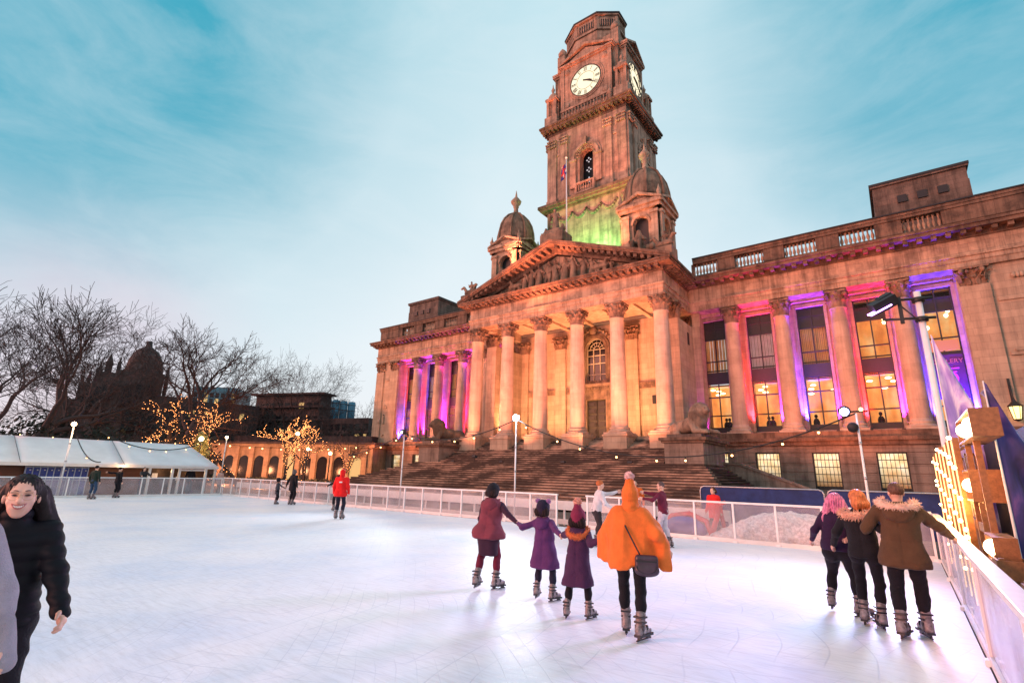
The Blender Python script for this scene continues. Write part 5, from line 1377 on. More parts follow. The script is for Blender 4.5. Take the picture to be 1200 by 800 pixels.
person('man in khaki parka with pale fur trimmed hood, one hand on the barrier rail', P3, (0.03, 1.0), 1.90, 1, 'trio of skaters at the right barrier', sex='m', look=-20, side=2, build=1.05,
       feet=[(-0.25, 8.66, -15), (0.0, 8.88, 25)], hands=[(-0.52, 9.0, 1.22), (0.47, 9.22, 1.17)], elbow=[None, (0.5, -0.6, -0.4)],
       layers=[trousers(BLK(), 1.05), top(khaki, hem=0.80, flare=0.03, r=1.12, amp=0.008, seed=4), hood_down(khaki, 1.3), hair(simple('cropped_brown_hair', (0.10, 0.04, 0.02), 0.6, 0.3, 30), 0.0, 0.98, amp=0.003),
               fur_ring(fab('pale_fur', (0.75, 0.52, 0.40), bump=0), lambda c: [c['up']((0.185*math.sin(a), -0.02-0.16*math.cos(a), 1.50-0.035*math.cos(a))) for a in [math.pi*(-1.45+2.9*i/16)/2 for i in range(17)]], 0.046, 1500)])
# ---------------------------------------------------------------- the other skaters
Q1 = (-7.03, 13.5)
person('ginger haired man in pale shirt and dark trousers reaching out near the far barrier', Q1, (0.75, 0.65), 1.78, 1, sex='m', lean=12, look=-10,
       feet=[(-7.10, 13.62, 0), (-6.98, 13.40, -10)], hands=[(*(p := (-6.62, 13.95)), zat(724, 576, p)), (*(p := (-6.6, 13.6)), zat(722, 596, p))],
       layers=[trousers(fab('charcoal_trousers', (0.03, 0.022, 0.025))), top(fab('pale_shirt', (0.62, 0.58, 0.60)), hem=0.92, r=1.0), hair(simple('ginger_hair', (0.45, 0.11, 0.02), 0.6, 0.3, 30), 0, 0.99)])
Q2 = (-5.60, 14.7)
person('man in a burgundy jumper and light grey trousers skating with one hand raised', Q2, (-0.95, -0.05), 1.76, 1, sex='m', lean=3, look=-35, nod=8,
       feet=[(-5.62, 14.62, -10), (-5.45, 14.80, 10)], hands=[(-5.95, 14.25, 1.30), (*(p := (-6.1, 14.7)), zat(762, 577, p))],
       layers=[trousers(fab('light_grey_trousers', (0.50, 0.46, 0.52))), top(fab('burgundy_jumper', (0.12, 0.012, 0.035)), hem=0.90, r=1.0), hair(simple('grey_cropped_hair', (0.08, 0.05, 0.05), 0.7, 0.3, 30), 0, 0.97)])
# woman at the left edge, skating towards us, and the sleeve of a grey coat beside her
W_ = at(31, 590, 4.75); W_ = (W_.x, W_.y)
tow = Vector((-W_[0], -W_[1])).normalized(); tow = (tow.x+0.10, tow.y-0.10)
navy = fab('black_puffer', (0.004, 0.004, 0.007), rough=0.6, sheen=0.0, spec=0.15, bump=0.1)
hand_r = at(72, 712, 4.45)
def face_bits(c):
    hp, hs = c['hp'], c['hs']
    m = MB()                       # open smile with upper teeth, lips
    for q in range(9):
        u = (q-4)/4; m.ball(hp(0.028*u, 0.102-0.014*u*u, -0.052+0.009*u*u), (0.0042, 0.003, 0.0065), 6, 4)
    m.build('teeth', simple('teeth', (0.8, 0.76, 0.7), 0.3, 0.02), c['root'], local=True)
    m = MB()
    up_ = [hp(0.035*u, 0.102-0.018*u*u, -0.044+0.013*u*u) for u in [(-1+i/6) for i in range(13)]]
    lo_ = [hp(0.035*u, 0.102-0.018*u*u, -0.064+0.033*u*u) for u in [(-1+i/6) for i in range(13)]]
    m.tube(up_, [0.001]+[0.0028]*11+[0.001], 6); m.tube(lo_, [0.001]+[0.004]*11+[0.001], 6)
    m.build('lips', simple('lips', (0.42, 0.13, 0.12), 0.4, 0.1), c['root'], local=True)
    m = MB()
    for sg in (-1, 1):
        m.tube([hp(sg*(0.014+0.008*k), 0.096-0.003*k*k*0.5, 0.036+0.004*math.sin(k*0.8)) for k in range(5)], [0.002, 0.003, 0.003, 0.0025, 0.001], 5)
        m.tube([hp(sg*(0.017+0.007*k), 0.0925-0.0014*k*k, 0.012+0.0045*math.sin(k*0.75)) for k in range(5)], [0.0012, 0.0022, 0.0026, 0.0022, 0.001], 5)
    m.build('brows_and_lashes', M['black'], c['root'], local=True)
    m = MB()
    for sg in (-1, 1):
        m.tube([hp(0.032*sg+0.025*math.cos(a), 0.107, 0.008+0.023*math.sin(a)) for a in [2*math.pi*i/20 for i in range(21)]], 0.0010, 5)
        m.tube([hp(0.057*sg, 0.105, 0.01), hp(0.084*sg, 0.0, 0.012)], 0.0010, 4)
    m.tube([hp(-0.007, 0.107, 0.012), hp(0, 0.113, 0.015), hp(0.007, 0.107, 0.012)], 0.0012, 4)
    m.build('glasses', simple('thin_gold_wire', (0.5, 0.3, 0.12), 0.3, 0.05, metal=0.9), c['root'], local=True)
person('smiling young woman with long dark hair and round glasses in black puffer jacket', W_, tow, 1.78, 2, look=0, nod=-2, side=3, twist=4,
       hands=[(hand_r.x, hand_r.y, hand_r.z-0.02), None], elbow=[(-0.25, -1.0, -0.2), None], tone='pale', headk=1.08,
       layers=[trousers(BLK(), 0.92), top(navy, hem=0.90, r=0.98, arm_r=1.02, seed=8, noise=quilt(0.012, 0.085, 5), collar=0.05, sleeve=1.10), hair(simple('long_black_hair', (0.012, 0.007, 0.008), 0.55, 0.5, 30, spec=0.25), 0.30, 1.0, amp=0.005, spread=1.5, front=False), face_bits])
G_ = at(-69, 640, 3.9); G_ = (G_.x, G_.y)
grey = fab('grey_wool_coat', (0.30, 0.27, 0.31), bump=0.6, bscale=150)
gh_ = at(14, 742, 3.25)
person('person in a long grey wool coat, mostly cut off by the left edge', G_, (-G_[0]*0.9, -G_[1]-0.2), 1.84, 2, sex='m', side=9,
       layers=[trousers(BLK(), 1.05), top(grey, hem=0.62, flare=0.03, r=1.12, arm_r=1.2, amp=0.008, seed=14, sleeve=1.3), hair(fab('dark_hair'), 0.02)])
# far skaters
def far(label, foot, top_px, face, lay, **k):
    H = k.pop('H', None) or max(1.2, min(1.9, zat(top_px[0], top_px[1], foot)))
    return person(label, foot, face, H, 0, layers=lay, **k)
red = fab('bright_red_anorak', (0.75, 0.012, 0.012))
def red_badge(c):
    up = c['up']; m = MB(); m.box(tuple(up((0.03, -0.155, 1.30))-np.array([0.06, 0.012, 0.025])), tuple(up((0.03, -0.155, 1.30))+np.array([0.06, 0.0, 0.025]))); m.build('back_logo', M['white_board'], c['jacket'], local=True)
far('rink steward in bright red hooded anorak and dark jeans seen from behind on the ice', (-18.1, 12.92), (396, 549), (-0.5, 0.9), [trousers(fab('dark_jeans', (0.012, 0.014, 0.03))), top(red, hem=0.82, r=1.18, flare=0.02), hood_up(red), red_badge], sex='m')
far('skater in black with one arm held out, half hidden behind the red anorak', (-21.7, 15.3), (388, 556), (-0.9, 0.3), [trousers(BLK()), top(BLK(), hem=0.86), hair(BLK(), 0.05)], hands=[(*(p := (-22.6, 15.0)), zat(378, 573, p)), None])
far('small child in a dark romper jacket wobbling beside an adult in black, mid ice', (-27.4, 15.5), (324, 561), (0.2, 1), [trousers(BLK()), top(fab('slate_anorak', (0.04, 0.045, 0.06)), hem=0.72), beanie(fab('black_knit'), None, tall=0.03)], headk=1.1, hands=[(-27.7, 15.8, 0.8), (-27.0, 15.7, 0.85)])
far('adult in a black coat holding a small child by the hand, mid ice', (-26.6, 15.9), (336, 550), (-0.1, 1), [trousers(BLK(), 1.1), top(BLK(), hem=0.72, r=1.15), beanie(fab('grey_knit', (0.12, 0.10, 0.10)), None, tall=0.04)], hands=[(-27.0, 15.7, 0.85), None], sex='m')
far('skater in a dark green jacket and blue jeans near the lockers, left of the pair', (-35.9, 9.6), (107, 545), (-0.6, 1), [trousers(fab('blue_jeans', (0.03, 0.06, 0.12))), top(fab('bottle_green_jacket', (0.018, 0.03, 0.022)), hem=0.84), hair(BLK(), 0.03)], sex='m')
far('skater all in black with an arm stretched sideways near the lockers, right of the pair', (-36.9, 11.0), (134, 547), (-0.3, 1), [trousers(BLK()), top(BLK(), hem=0.86), hair(BLK(), 0.02)], hands=[(*(p := (-36.9, 10.2)), zat(125, 553, p)), None], sex='m')
# spectators and staff beyond the barriers
def stand(label, p, face, H, lay, **k): return person(label, p, face, H, 0, skates=False, layers=lay, **k)
stand('spectator in a dark coat leaning on the left barrier in front of the timber cabin', (-38.9, 12.9), (1, 0), 1.70, [trousers(BLK()), top(fab('charcoal_coat', (0.03, 0.03, 0.035)), hem=0.7, r=1.1), hair(BLK(), 0.1)], hands=[(-38.2, 13.2, 1.15), (-38.2, 12.6, 1.15)])
stand('attendant in black standing in the doorway of the white marquee', (-41.2, 16.6), (1, -0.2), 1.76, [trousers(BLK()), top(BLK(), hem=0.82), hair(BLK(), 0)], sex='m')
stand('bystander in a pale pink coat waiting just outside the marquee end', (-40.6, 18.4), (1, 0.2), 1.66, [trousers(fab('beige_trousers', (0.35, 0.25, 0.2))), top(fab('pale_pink_coat', (0.6, 0.38, 0.34)), hem=0.62, r=1.1), hair(fab('brown_hair', (0.08, 0.03, 0.015)), 0.12)])
stand('steward in an orange jacket standing behind the far barrier beside the pale shirted man', (-7.9, 18.2), (0.4, -1), 1.72, [trousers(BLK()), top(fab('orange_jacket', (0.7, 0.13, 0.02)), hem=0.8, r=1.15), hair(fab('brown_hair'), 0.03)], sex='m')
stand('spectator in a red jacket standing behind the far barrier near the blue screens', (-5.2, 18.4), (-0.2, -1), 1.55, [trousers(BLK()), top(fab('scarlet_jacket', (0.65, 0.02, 0.02)), hem=0.7, r=1.2), hair(fab('brown_hair'), 0.05)])

# =================================================================== STEPS, PEDESTALS AND LIONS
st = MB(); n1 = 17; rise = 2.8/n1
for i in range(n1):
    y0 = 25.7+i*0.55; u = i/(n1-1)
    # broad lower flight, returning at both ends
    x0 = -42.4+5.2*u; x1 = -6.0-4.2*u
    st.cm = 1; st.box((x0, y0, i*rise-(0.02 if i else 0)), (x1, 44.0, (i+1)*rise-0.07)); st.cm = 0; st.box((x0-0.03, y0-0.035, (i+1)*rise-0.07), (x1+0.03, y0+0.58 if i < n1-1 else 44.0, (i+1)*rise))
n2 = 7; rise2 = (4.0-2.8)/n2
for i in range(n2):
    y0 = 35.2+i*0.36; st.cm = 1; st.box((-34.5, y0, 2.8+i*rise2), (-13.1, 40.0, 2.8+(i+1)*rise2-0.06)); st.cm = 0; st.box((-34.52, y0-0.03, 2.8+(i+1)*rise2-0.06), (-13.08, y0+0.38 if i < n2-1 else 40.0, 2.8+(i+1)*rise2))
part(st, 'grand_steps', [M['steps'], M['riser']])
sw = MB()
sw.prism([(-10.3, 0.0), (-10.3, 2.9), (-9.2, 2.85), (-4.2, 0.95), (-4.2, 0.0)], 39.6, 40.2); sw.prism([(-10.35, 2.9), (-10.35, 3.05), (-9.15, 3.0), (-4.1, 1.08), (-4.1, 0.95), (-9.2, 2.85)], 39.5, 40.3)
part(sw, 'sloping_step_wall', M['rustic'])
for sg, lab in ((1, 'right'), (-1, 'left')):
    x0, x1 = sorted((XC+sg*10.85, XC+sg*13.5))
    pe = empty('stone_pedestal', ((x0+x1)/2, 37.5, 2.7), f'massive stone pedestal carrying the lion at the {lab} end of the steps', 'pedestal', 'pedestals flanking the steps')
    m = MB(); m.box((x0, 35.0, 2.6), (x1, 40.2, 4.2)); m.box((x0-0.2, 34.8, 1.4), (x1+0.2, 40.4, 2.62)); m.build('plinth', M['rustic'], pe)
    m = MB(); m.box((x0-0.15, 34.85, 4.2), (x1+0.15, 40.35, 4.36)); m.box((x0-0.28, 34.7, 4.361), (x1+0.28, 40.5, 4.55)); m.build('capping', M['trim'], pe)
    m = MB(); m.box((x0+0.15, 35.2, 4.551), (x1-0.15, 40.0, 4.8)); m.build('slab', M['oldbrick'], pe)
def lion(sg):
    s = SDF(0.14)
    # local: head towards +x, body along x, z up
    s.cap((-1.15, 0, 0.62), (0.35, 0, 0.85), 0.5, 0.55).ell((-1.2, 0.05, 0.6), (0.62, 0.55, 0.55)).ell((0.55, 0, 1.0), (0.6, 0.55, 0.75))
    s.ell((0.85, 0, 1.65), (0.48, 0.52, 0.62)).ell((0.6, 0, 1.45), (0.55, 0.6, 0.7))            # mane
    s.ell((1.18, 0, 1.72), (0.30, 0.28, 0.34), k=0.06).ell((1.42, 0, 1.6), (0.17, 0.19, 0.17), k=0.06).ell((1.36, 0, 1.45), (0.12, 0.14, 0.08), k=0.03)
    for y in (-1, 1):
        s.ell((1.02, 0.27*y, 2.05), (0.09, 0.1, 0.12), k=0.04).ell((1.36, 0.13*y, 1.80), (0.06, 0.05, 0.05), k=0.02, sign=-1).ell((1.3, 0.14*y, 1.88), (0.1, 0.07, 0.05), k=0.04)
        s.chain([(0.45, 0.38*y, 0.8), (0.7, 0.42*y, 0.28), (1.55, 0.40*y, 0.18)], [0.26, 0.21, 0.15], k=0.08).ell((1.65, 0.4*y, 0.15), (0.24, 0.19, 0.16), k=0.05)
        s.ell((-1.25, 0.42*y, 0.5), (0.52, 0.26, 0.46), k=0.08).chain([(-1.5, 0.5*y, 0.2), (-0.7, 0.58*y, 0.15)], [0.16, 0.13], k=0.06)
        for q in range(3): s.cap((1.78, (0.32+0.08*q)*y, 0.14), (1.88, (0.32+0.08*q)*y, 0.08), 0.06, 0.05, k=0.02)
    s.chain([(-1.75, 0, 0.5), (-2.0, 0.3, 0.25), (-1.7, 0.75, 0.12), (-1.0, 0.85, 0.12)], [0.1, 0.08, 0.07, 0.12], k=0.05)
    rn = np.random.RandomState(3)
    def mane(X, Y, Z):
        w = np.clip(1-((X-0.62)**2/0.45+(Y)**2/0.5+(Z-1.45)**2/0.75), 0, 1)
        return -0.10*w**0.5*np.abs(np.sin(X*9+Z*4))*np.abs(np.sin(Y*11+Z*7))+0.01*np.sin(X*20)*np.sin(Z*17)
    return s, mane
for sg, lab, hd in ((1, 'right', R(-33)), (-1, 'left', R(-132))):
    s, mn = lion(sg); x = XC+sg*12.2
    lo = sdf_obj('lion_statue', s, 0.035, stone('lion_stone' if sg > 0 else 'lion_stone_dark', (0.26, 0.2, 0.15) if sg > 0 else (0.12, 0.08, 0.05), course=50, bw=50, soot=0.6, streak=0.3), None, noise=mn, clipz=0.0)
    lo.location = (x+(0.1 if sg > 0 else 0), 36.9 if sg > 0 else 37.2, 4.8); lo.rotation_euler = (0, 0, hd); lo.scale = (1.08, 1.08, 1.0)
    tag(lo, 'tawny stone lion with raised head on the pedestal right of the portico' if sg > 0 else 'dark stone lion with raised head on the pedestal left of the portico', 'lion statue', 'stone lions')

# =================================================================== THE RINK
def ice_mat():
    m, nt, b = newmat('skated_ice')
    geo = N(nt, 'ShaderNodeNewGeometry'); P_ = geo.outputs['Position']
    n = N(nt, 'ShaderNodeTexNoise', Scale=0.35, Detail=6.0, Roughness=0.6); L(nt, P_, n.inputs['Vector'])
    col = ramp(nt, n.outputs['Fac'], [(0.3, (0.66, 0.75, 0.88)), (0.5, (0.82, 0.85, 0.91)), (0.7, (0.90, 0.90, 0.92))])
    # skate cuts: thin curved scratches from distorted waves in three directions
    tot = None
    for i, (rz, sc, dist) in enumerate(((0.3, 1.3, 7.0), (1.2, 1.0, 9.0), (2.3, 1.6, 6.0), (2.9, 0.8, 11.0))):
        mp = N(nt, 'ShaderNodeMapping'); mp.inputs['Rotation'].default_value = (0, 0, rz); mp.inputs['Location'].default_value = (i*3.1, i*7.7, 0); L(nt, P_, mp.inputs[0])
        w = N(nt, 'ShaderNodeTexWave', Scale=sc, Distortion=dist, Detail=2.0); w.inputs['Detail Scale'].default_value = 0.25; L(nt, mp.outputs[0], w.inputs['Vector'])
        r_ = ramp(nt, w.outputs['Fac'], [(0.0, 1), (0.008, 0)])
        nm = N(nt, 'ShaderNodeTexNoise', Scale=0.8, Detail=2.0); L(nt, mp.outputs[0], nm.inputs['Vector'])
        k = N(nt, 'ShaderNodeMath', operation='MULTIPLY'); L(nt, r_, k.inputs[0]); L(nt, ramp(nt, nm.outputs['Fac'], [(0.45, 0), (0.6, 1)]), k.inputs[1])
        if tot is None: tot = k.outputs[0]
        else:
            q = N(nt, 'ShaderNodeMath', operation='MAXIMUM'); L(nt, tot, q.inputs[0]); L(nt, k.outputs[0], q.inputs[1]); tot = q.outputs[0]
    # fine shaved snow, stretched
    mp = N(nt, 'ShaderNodeMapping'); mp.inputs['Scale'].default_value = (0.6, 5.0, 1); mp.inputs['Rotation'].default_value = (0, 0, 0.7); L(nt, P_, mp.inputs[0])
    nf = N(nt, 'ShaderNodeTexNoise', Scale=3.5, Detail=9.0, Roughness=0.75); L(nt, mp.outputs[0], nf.inputs['Vector'])
    fine = ramp(nt, nf.outputs['Fac'], [(0.32, 0.80), (0.5, 0.95), (0.66, 1.02)])
    col = mixc(nt, 1.0, col, fine, 'MULTIPLY')
    sc_ = N(nt, 'ShaderNodeMath', operation='MULTIPLY'); L(nt, tot, sc_.inputs[0]); sc_.inputs[1].default_value = 0.34
    col = mixc(nt, sc_.outputs[0], col, (0.34, 0.40, 0.52))
    L(nt, col, b.inputs['Base Color'])
    L(nt, ramp(nt, nf.outputs['Fac'], [(0.35, 0.38), (0.65, 0.62)]), b.inputs['Roughness'])
    b.inputs['Specular IOR Level'].default_value = 0.35
    hh = N(nt, 'ShaderNodeMath', operation='MULTIPLY_ADD'); L(nt, tot, hh.inputs[0]); hh.inputs[1].default_value = -0.5; L(nt, nf.outputs['Fac'], hh.inputs[2])
    bp = N(nt, 'ShaderNodeBump', Strength=0.35, Distance=0.012); L(nt, hh.outputs[0], bp.inputs['Height']); L(nt, bp.outputs['Normal'], b.inputs['Normal'])
    return m
RX0, RX1, RY0, RY1 = -38.0, 0.48, -9.0, 17.5
g = MB(); g.box((RX0, RY0, -0.05), (RX1, RY1, 0.0)); tag(g.build('ice', ice_mat()), kind='structure')
g = MB(); g.quad((-900, -900, -0.12), (900, -900, -0.12), (900, 900, -0.12), (-900, 900, -0.12))
tag(g.build('ground', simple('dark_paving', (0.06, 0.05, 0.05), 0.5, 0.4, 0.8, bump=0.3, bscale=8)), kind='structure')
g = MB(); g.quad((-70, -12, -0.1), (40, -12, -0.1), (40, 26, -0.1), (-70, 26, -0.1))
tag(g.build('plaza_paving', stone('wet_paving', (0.16, 0.12, 0.10), course=0.9, bw=0.9, soot=0.4)), kind='structure')

panelg = glassy('clear_barrier_sheet', alpha=0.22, rough=0.12, extra=(0.6, 0.55, 0.58))
milky = glassy('scuffed_barrier_sheet', alpha=0.5, rough=0.14, extra=(0.60, 0.56, 0.74))
def barrier(name, P0, P1_, label, step=1.22, h=1.1, sheet=None, kick=0.12, milky_=False, inward=None, group='clear panel barriers round the rink', wide=0.05):
    root = empty(name, (P0[0], P0[1], 0), label, 'rink barrier', group)
    A, B = Vector((*P0, 0)), Vector((*P1_, 0)); Ln = (B-A).length; n = max(1, round(Ln/step)); d = (B-A)/Ln; rz = math.atan2(d.y, d.x)
    rn = random.Random(int(abs(P0[0]*10+P0[1])))
    for i in range(n+1):
        m = MB(); q = A+d*(Ln*i/n); m.cbox((q.x, q.y, h/2), (0.055, 0.06, h), rz); m.cbox((q.x, q.y, 0.03), (0.12, 0.16, 0.06), rz); m.build('post', M['white_metal'], root)
    m = MB(); c = (A+B)/2; m.cbox((c.x, c.y, h+0.03), (Ln+0.1, wide+0.05, 0.06), rz, 0); m.build('top_rail', M['white_metal'], root, bevel=0.008)
    m = MB(); m.cbox((c.x, c.y, kick/2), (Ln, 0.065, kick), rz); m.build('kick_board', M['white_board'], root)
    for i in range(n):
        m = MB(); q = A+d*(Ln*(i+0.5)/n); m.cbox((q.x, q.y, (h+kick)/2), (Ln/n-0.07, 0.012, h-kick-0.02), rz); m.build('clear_panel', sheet or panelg, root)
    return root
barrier('rink_barrier', (-38.0, 17.5), (-10.9, 17.62), 'long clear panel barrier with white rails along the ice edge below the steps', h=1.12)
barrier('rink_barrier', (-9.55, 17.6), (-6.95, 17.56), 'short run of clear panel barrier behind the orange poncho', h=1.12)
barrier('rink_barrier', (-6.8, 17.56), (0.42, 17.5), 'run of clear panel barrier in front of the snow heap and blue screens', h=1.14)
barrier('rink_barrier', (-38.0, -3.0), (-38.0, 17.38), 'run of clear panel barrier along the left edge of the ice before the timber cabin', h=1.08)
barrier('rink_barrier', (0.53, -1.2), (0.53, 17.4), 'scuffed translucent barrier with broad white rail along the right ice edge', h=1.1, sheet=milky, kick=0.1, step=3.1, wide=0.1)
# outer white board fence seen through the clear panels
def boardfence(P0, P1_, label, z0=0.50, z1=0.86):
    root = empty('board_fence', (P0[0], P0[1], 0), label, 'fence', 'low white board fences')
    A, B = Vector((*P0, 0)), Vector((*P1_, 0)); Ln = (B-A).length; d = (B-A)/Ln; rz = math.atan2(d.y, d.x); c = (A+B)/2
    m = MB(); m.cbox((c.x, c.y, (z0+z1)/2), (Ln, 0.04, z1-z0), rz); m.build('board', M['white_board'], root)
    m = MB(); m.cbox((c.x, c.y, 0.04), (Ln, 0.05, 0.2), rz); m.build('ground_rail', M['white_board'], root)
    n = int(Ln/1.6)
    for i in range(n+1): m = MB(); q = A+d*(Ln*i/n); m.cbox((q.x, q.y+0.05, z1/2-0.06), (0.08, 0.05, z1+0.1), rz); m.build('post', M['white_board'], root)
boardfence((-39.0, 18.9), (-4.9, 19.0), 'low white board fence running behind the far barrier at the foot of the steps')
# snow heap, skate-aid and crates behind the barrier
rs = SDF(0.25); rn = random.Random(2)
for k in range(16):
    x = -4.9+k*0.29; hh = 0.12+0.75*min(1, k/4.5)*(1 if k < 13 else 0.9); rs.ell((x, 18.35+rn.uniform(-0.15, 0.15), 0.0), (0.75, 0.55, hh+rn.uniform(-0.05, 0.06)), k=0.2)
def snown(X, Y, Z): return 0.03*np.sin(X*9+Y*7)*np.sin(Z*13+X*5)+0.02*np.sin(X*23+Z*19)*np.sin(Y*27+Z*11)
tag(sdf_obj('snow_heap', rs, 0.04, simple('scraped_snow', (0.72, 0.66, 0.66), 0.9, 0.3, 12, bump=1.0, bscale=25), None, noise=snown, clipz=-0.1), 'long heap of scraped grey white snow piled behind the clear panels under the blue screens', 'snow heap')
sk = empty('skating_aid', (-6.1, 18.3, -0.1), 'blue and red moulded skating aid parked behind the barrier left of the snow heap', 'skating aid')
s = SDF(0.08); s.cap((-6.9, 18.3, 0.2), (-5.7, 18.3, 0.2), 0.28, 0.26).ell((-6.2, 18.3, 0.42), (0.55, 0.3, 0.22)); sdf_obj('seat_body', s, 0.03, simple('blue_plastic', (0.02, 0.05, 0.35), 0.35), sk, local=False)
m = MB(); m.tube([(-6.95, 18.3, 0.3), (-6.6, 18.3, 0.62), (-6.0, 18.3, 0.72), (-5.45, 18.3, 0.5), (-5.3, 18.3, 0.0)], 0.09, 8); m.tube([(-5.3, 18.05, -0.05), (-5.1, 18.2, 0.6), (-5.0, 18.3, 1.05)], 0.09, 8); m.tube([(-4.9, 18.5, -0.05), (-5.0, 18.3, 1.05), (-4.8, 18.3, 1.15)], 0.07, 8); m.build('handle_frame', simple('red_plastic', (0.6, 0.02, 0.015), 0.35), sk)
# blue screens
def screen(p0, p1, y, z0, z1, label):
    root = empty('fabric_screen', ((p0+p1)/2, y, 0), label, 'screen', 'blue screens behind the barrier')
    m = MB(); r_ = 0.14
    pts = [(p0, z0), (p0, z1-r_), (p0+r_*0.3, z1-r_*0.3), (p0+r_, z1), (p1-r_, z1), (p1-r_*0.3, z1-r_*0.3), (p1, z1-r_), (p1, z0)]
    q = [(u, v) for u, v in pts]; m.prism(q, y-0.015, y+0.015); m.build('blue_cloth', simple('navy_cloth', (0.012, 0.03, 0.13), 0.8, 0.3, 3, bump=0.3, bscale=6), root)
    m = MB(); m.tube([(u, y-0.02, v) for u, v in [(p0, -0.1)]+pts[1:-1]+[(p1, -0.1)]], 0.025, 6); m.build('tube_frame', M['steel'], root)
    for x in (p0+0.1, p1-0.1): m = MB(); m.box((x-0.03, y-0.4, -0.1), (x+0.03, y+0.4, -0.06)); m.build('foot', M['steel'], root)
screen(-5.95, -2.08, 19.5, 0.3, 1.62, 'blue fabric screen with rounded corners behind the snow heap, the left one')
screen(-2.0, 1.0, 19.62, 0.3, 1.62, 'blue fabric screen behind the trio of skaters, the right one')
# =================================================================== MARQUEE AND TIMBER CABIN (left)
canvas = simple('white_canvas', (0.72, 0.72, 0.76), 0.6, 0.07, 0.8, bump=0.25, bscale=3)
mq = empty('marquee', (-43.5, 8, 0), 'long marquee with white canvas roof over a brown timber cabin beside the rink', 'marquee')
ex, rx_, ez, rz_ = -41.0, -44.4, 1.86, 3.46
seg = [(-14.0, -6.0), (-6.0, 1.2), (1.2, 7.3), (7.3, 12.4), (12.4, 18.3)]
m = MB()
for i, (y0, y1) in enumerate(seg):
    ny, nx = 8, 8; vs = []; fs = []
    last = i == len(seg)-1
    for j in range(ny+1):
        for k in range(nx+1):
            u, v = j/ny, k/nx; y = y0+(y1-y0)*u
            if last: y = y0+(y1-y0-1.0*v)*u                       # hipped end
            sag = -0.10*math.sin(math.pi*u)*math.sin(math.pi*v)
            vs.append((ex+(rx_-ex)*v, y+0.01, ez+(rz_-ez)*v+sag))
    for j in range(ny):
        for k in range(nx): a = j*(nx+1)+k; fs.append((a, a+1, a+nx+2, a+nx+1))
    m.add(vs, fs, True)
    m.quad((rx_, y0, rz_), (rx_, y1-(1.0 if last else 0), rz_), (-47.8, y1, 1.9), (-47.8, y0, 1.9))
m.add([(ex, 18.31, ez), (rx_, 17.31, rz_), (-47.8, 18.31, 1.9)], [(0, 1, 2)], False)
co = m.build('canvas_roof', canvas, mq); co.modifiers.new('s', 'SOLIDIFY').thickness = 0.03
m = MB(); m.box((ex-0.02, -14, ez-0.16), (ex+0.05, 18.35, ez+0.02)); m.box((-47.8, 18.25, ez-0.16), (ex-0.02, 18.34, ez+0.02)); m.build('valance', M['white_board'], mq)
m = MB()
for i, (y0, y1) in enumerate(seg[1:]):
    m.tube([(ex+0.02, y0, ez+0.02), ((ex+rx_)/2, y0, (ez+rz_)/2+0.03), (rx_, y0, rz_+0.03)], 0.02, 5)
m.build('seam_ropes', simple('grey_rope', (0.2, 0.2, 0.24), 0.8), mq)
m = MB()
for k in range(9): m.box((-42.2, -14, -0.1+k*0.215), (-42.14-0.012*(k % 2), 13.85, -0.1+(k+1)*0.215-0.012))
m.box((-47.5, -14, -0.1), (-42.2, 13.8, 1.8)); m.build('timber_wall', M['cabinwood'], mq)
for y in (13.95, 15.35, 15.8, 17.55, 18.2): m = MB(); m.box((-41.2, y-0.07, -0.1), (-41.05, y+0.07, ez-0.1)); m.build('white_post', M['white_metal'], mq)
m = MB(); m.box((-42.4, 13.86, -0.1), (-42.3, 18.2, 1.8)); m.build('inner_wall', simple('dim_cabin_interior', (0.05, 0.025, 0.015), 0.7, 0.5, 2), mq)
m = MB(); m.box((-41.16, 15.87, 1.55), (-41.08, 17.48, 1.66)); m.build('door_head', M['white_metal'], mq)
for (y, w_, h_, z) in ((6.5, 0.42, 0.22, 1.15), (11.2, 0.4, 0.26, 1.2), (14.7, 0.34, 0.3, 1.2), (16.2, 0.3, 0.28, 1.0), (4.0, 0.4, 0.24, 1.15)):
    x = -42.12 if y < 13.8 else -42.28; m = MB(); m.box((x, y-w_/2, z-h_/2), (x+0.015, y+w_/2, z+h_/2)); m.build('notice', M['white_board'], mq)
# blue locker block
lk = empty('locker_block', (-41.9, 9.2, -0.1), 'long block of blue lockers in a pale frame standing against the timber cabin', 'lockers')
y0, y1 = 7.75, 10.75; n = 9; pw = (y1-y0)/n
for k in range(n):
    for (z0, z1, mm_) in ((0.92, 1.58, 'b'), (0.0, 0.86, 'p')):
        m = MB(); m.box((-41.95, y0+k*pw+0.04, z0), (-41.80, y0+(k+1)*pw-0.02, z1)); 
        o = m.build('locker_door', simple('royal_blue_door', (0.015, 0.04, 0.30), 0.35, 0.3, 4) if k == 0 and mm_ == 'b' else (bpy.data.materials['royal_blue_door'] if mm_ == 'b' or k == 8 else bpy.data.materials.get('lilac_door') or simple('lilac_door', (0.22, 0.2, 0.36), 0.4, 0.2, 4)), lk)
        if mm_ == 'b': m = MB(); m.box((-41.8, y0+(k+0.5)*pw+0.02, z0+0.5), (-41.792, y0+(k+0.5)*pw+0.09, z0+0.56)); m.build('keyhole_plate', M['white_board'], o)
m = MB()
for k in range(n+1): m.box((-41.97, y0+k*pw-0.015, -0.1), (-41.77, y0+k*pw+0.03, 1.66))
for z in (-0.1, 0.87, 1.6): m.box((-41.96, y0, z), (-41.78, y1, z+0.05))
m.build('locker_frame', simple('pale_blue_frame', (0.5, 0.55, 0.7), 0.4), lk)

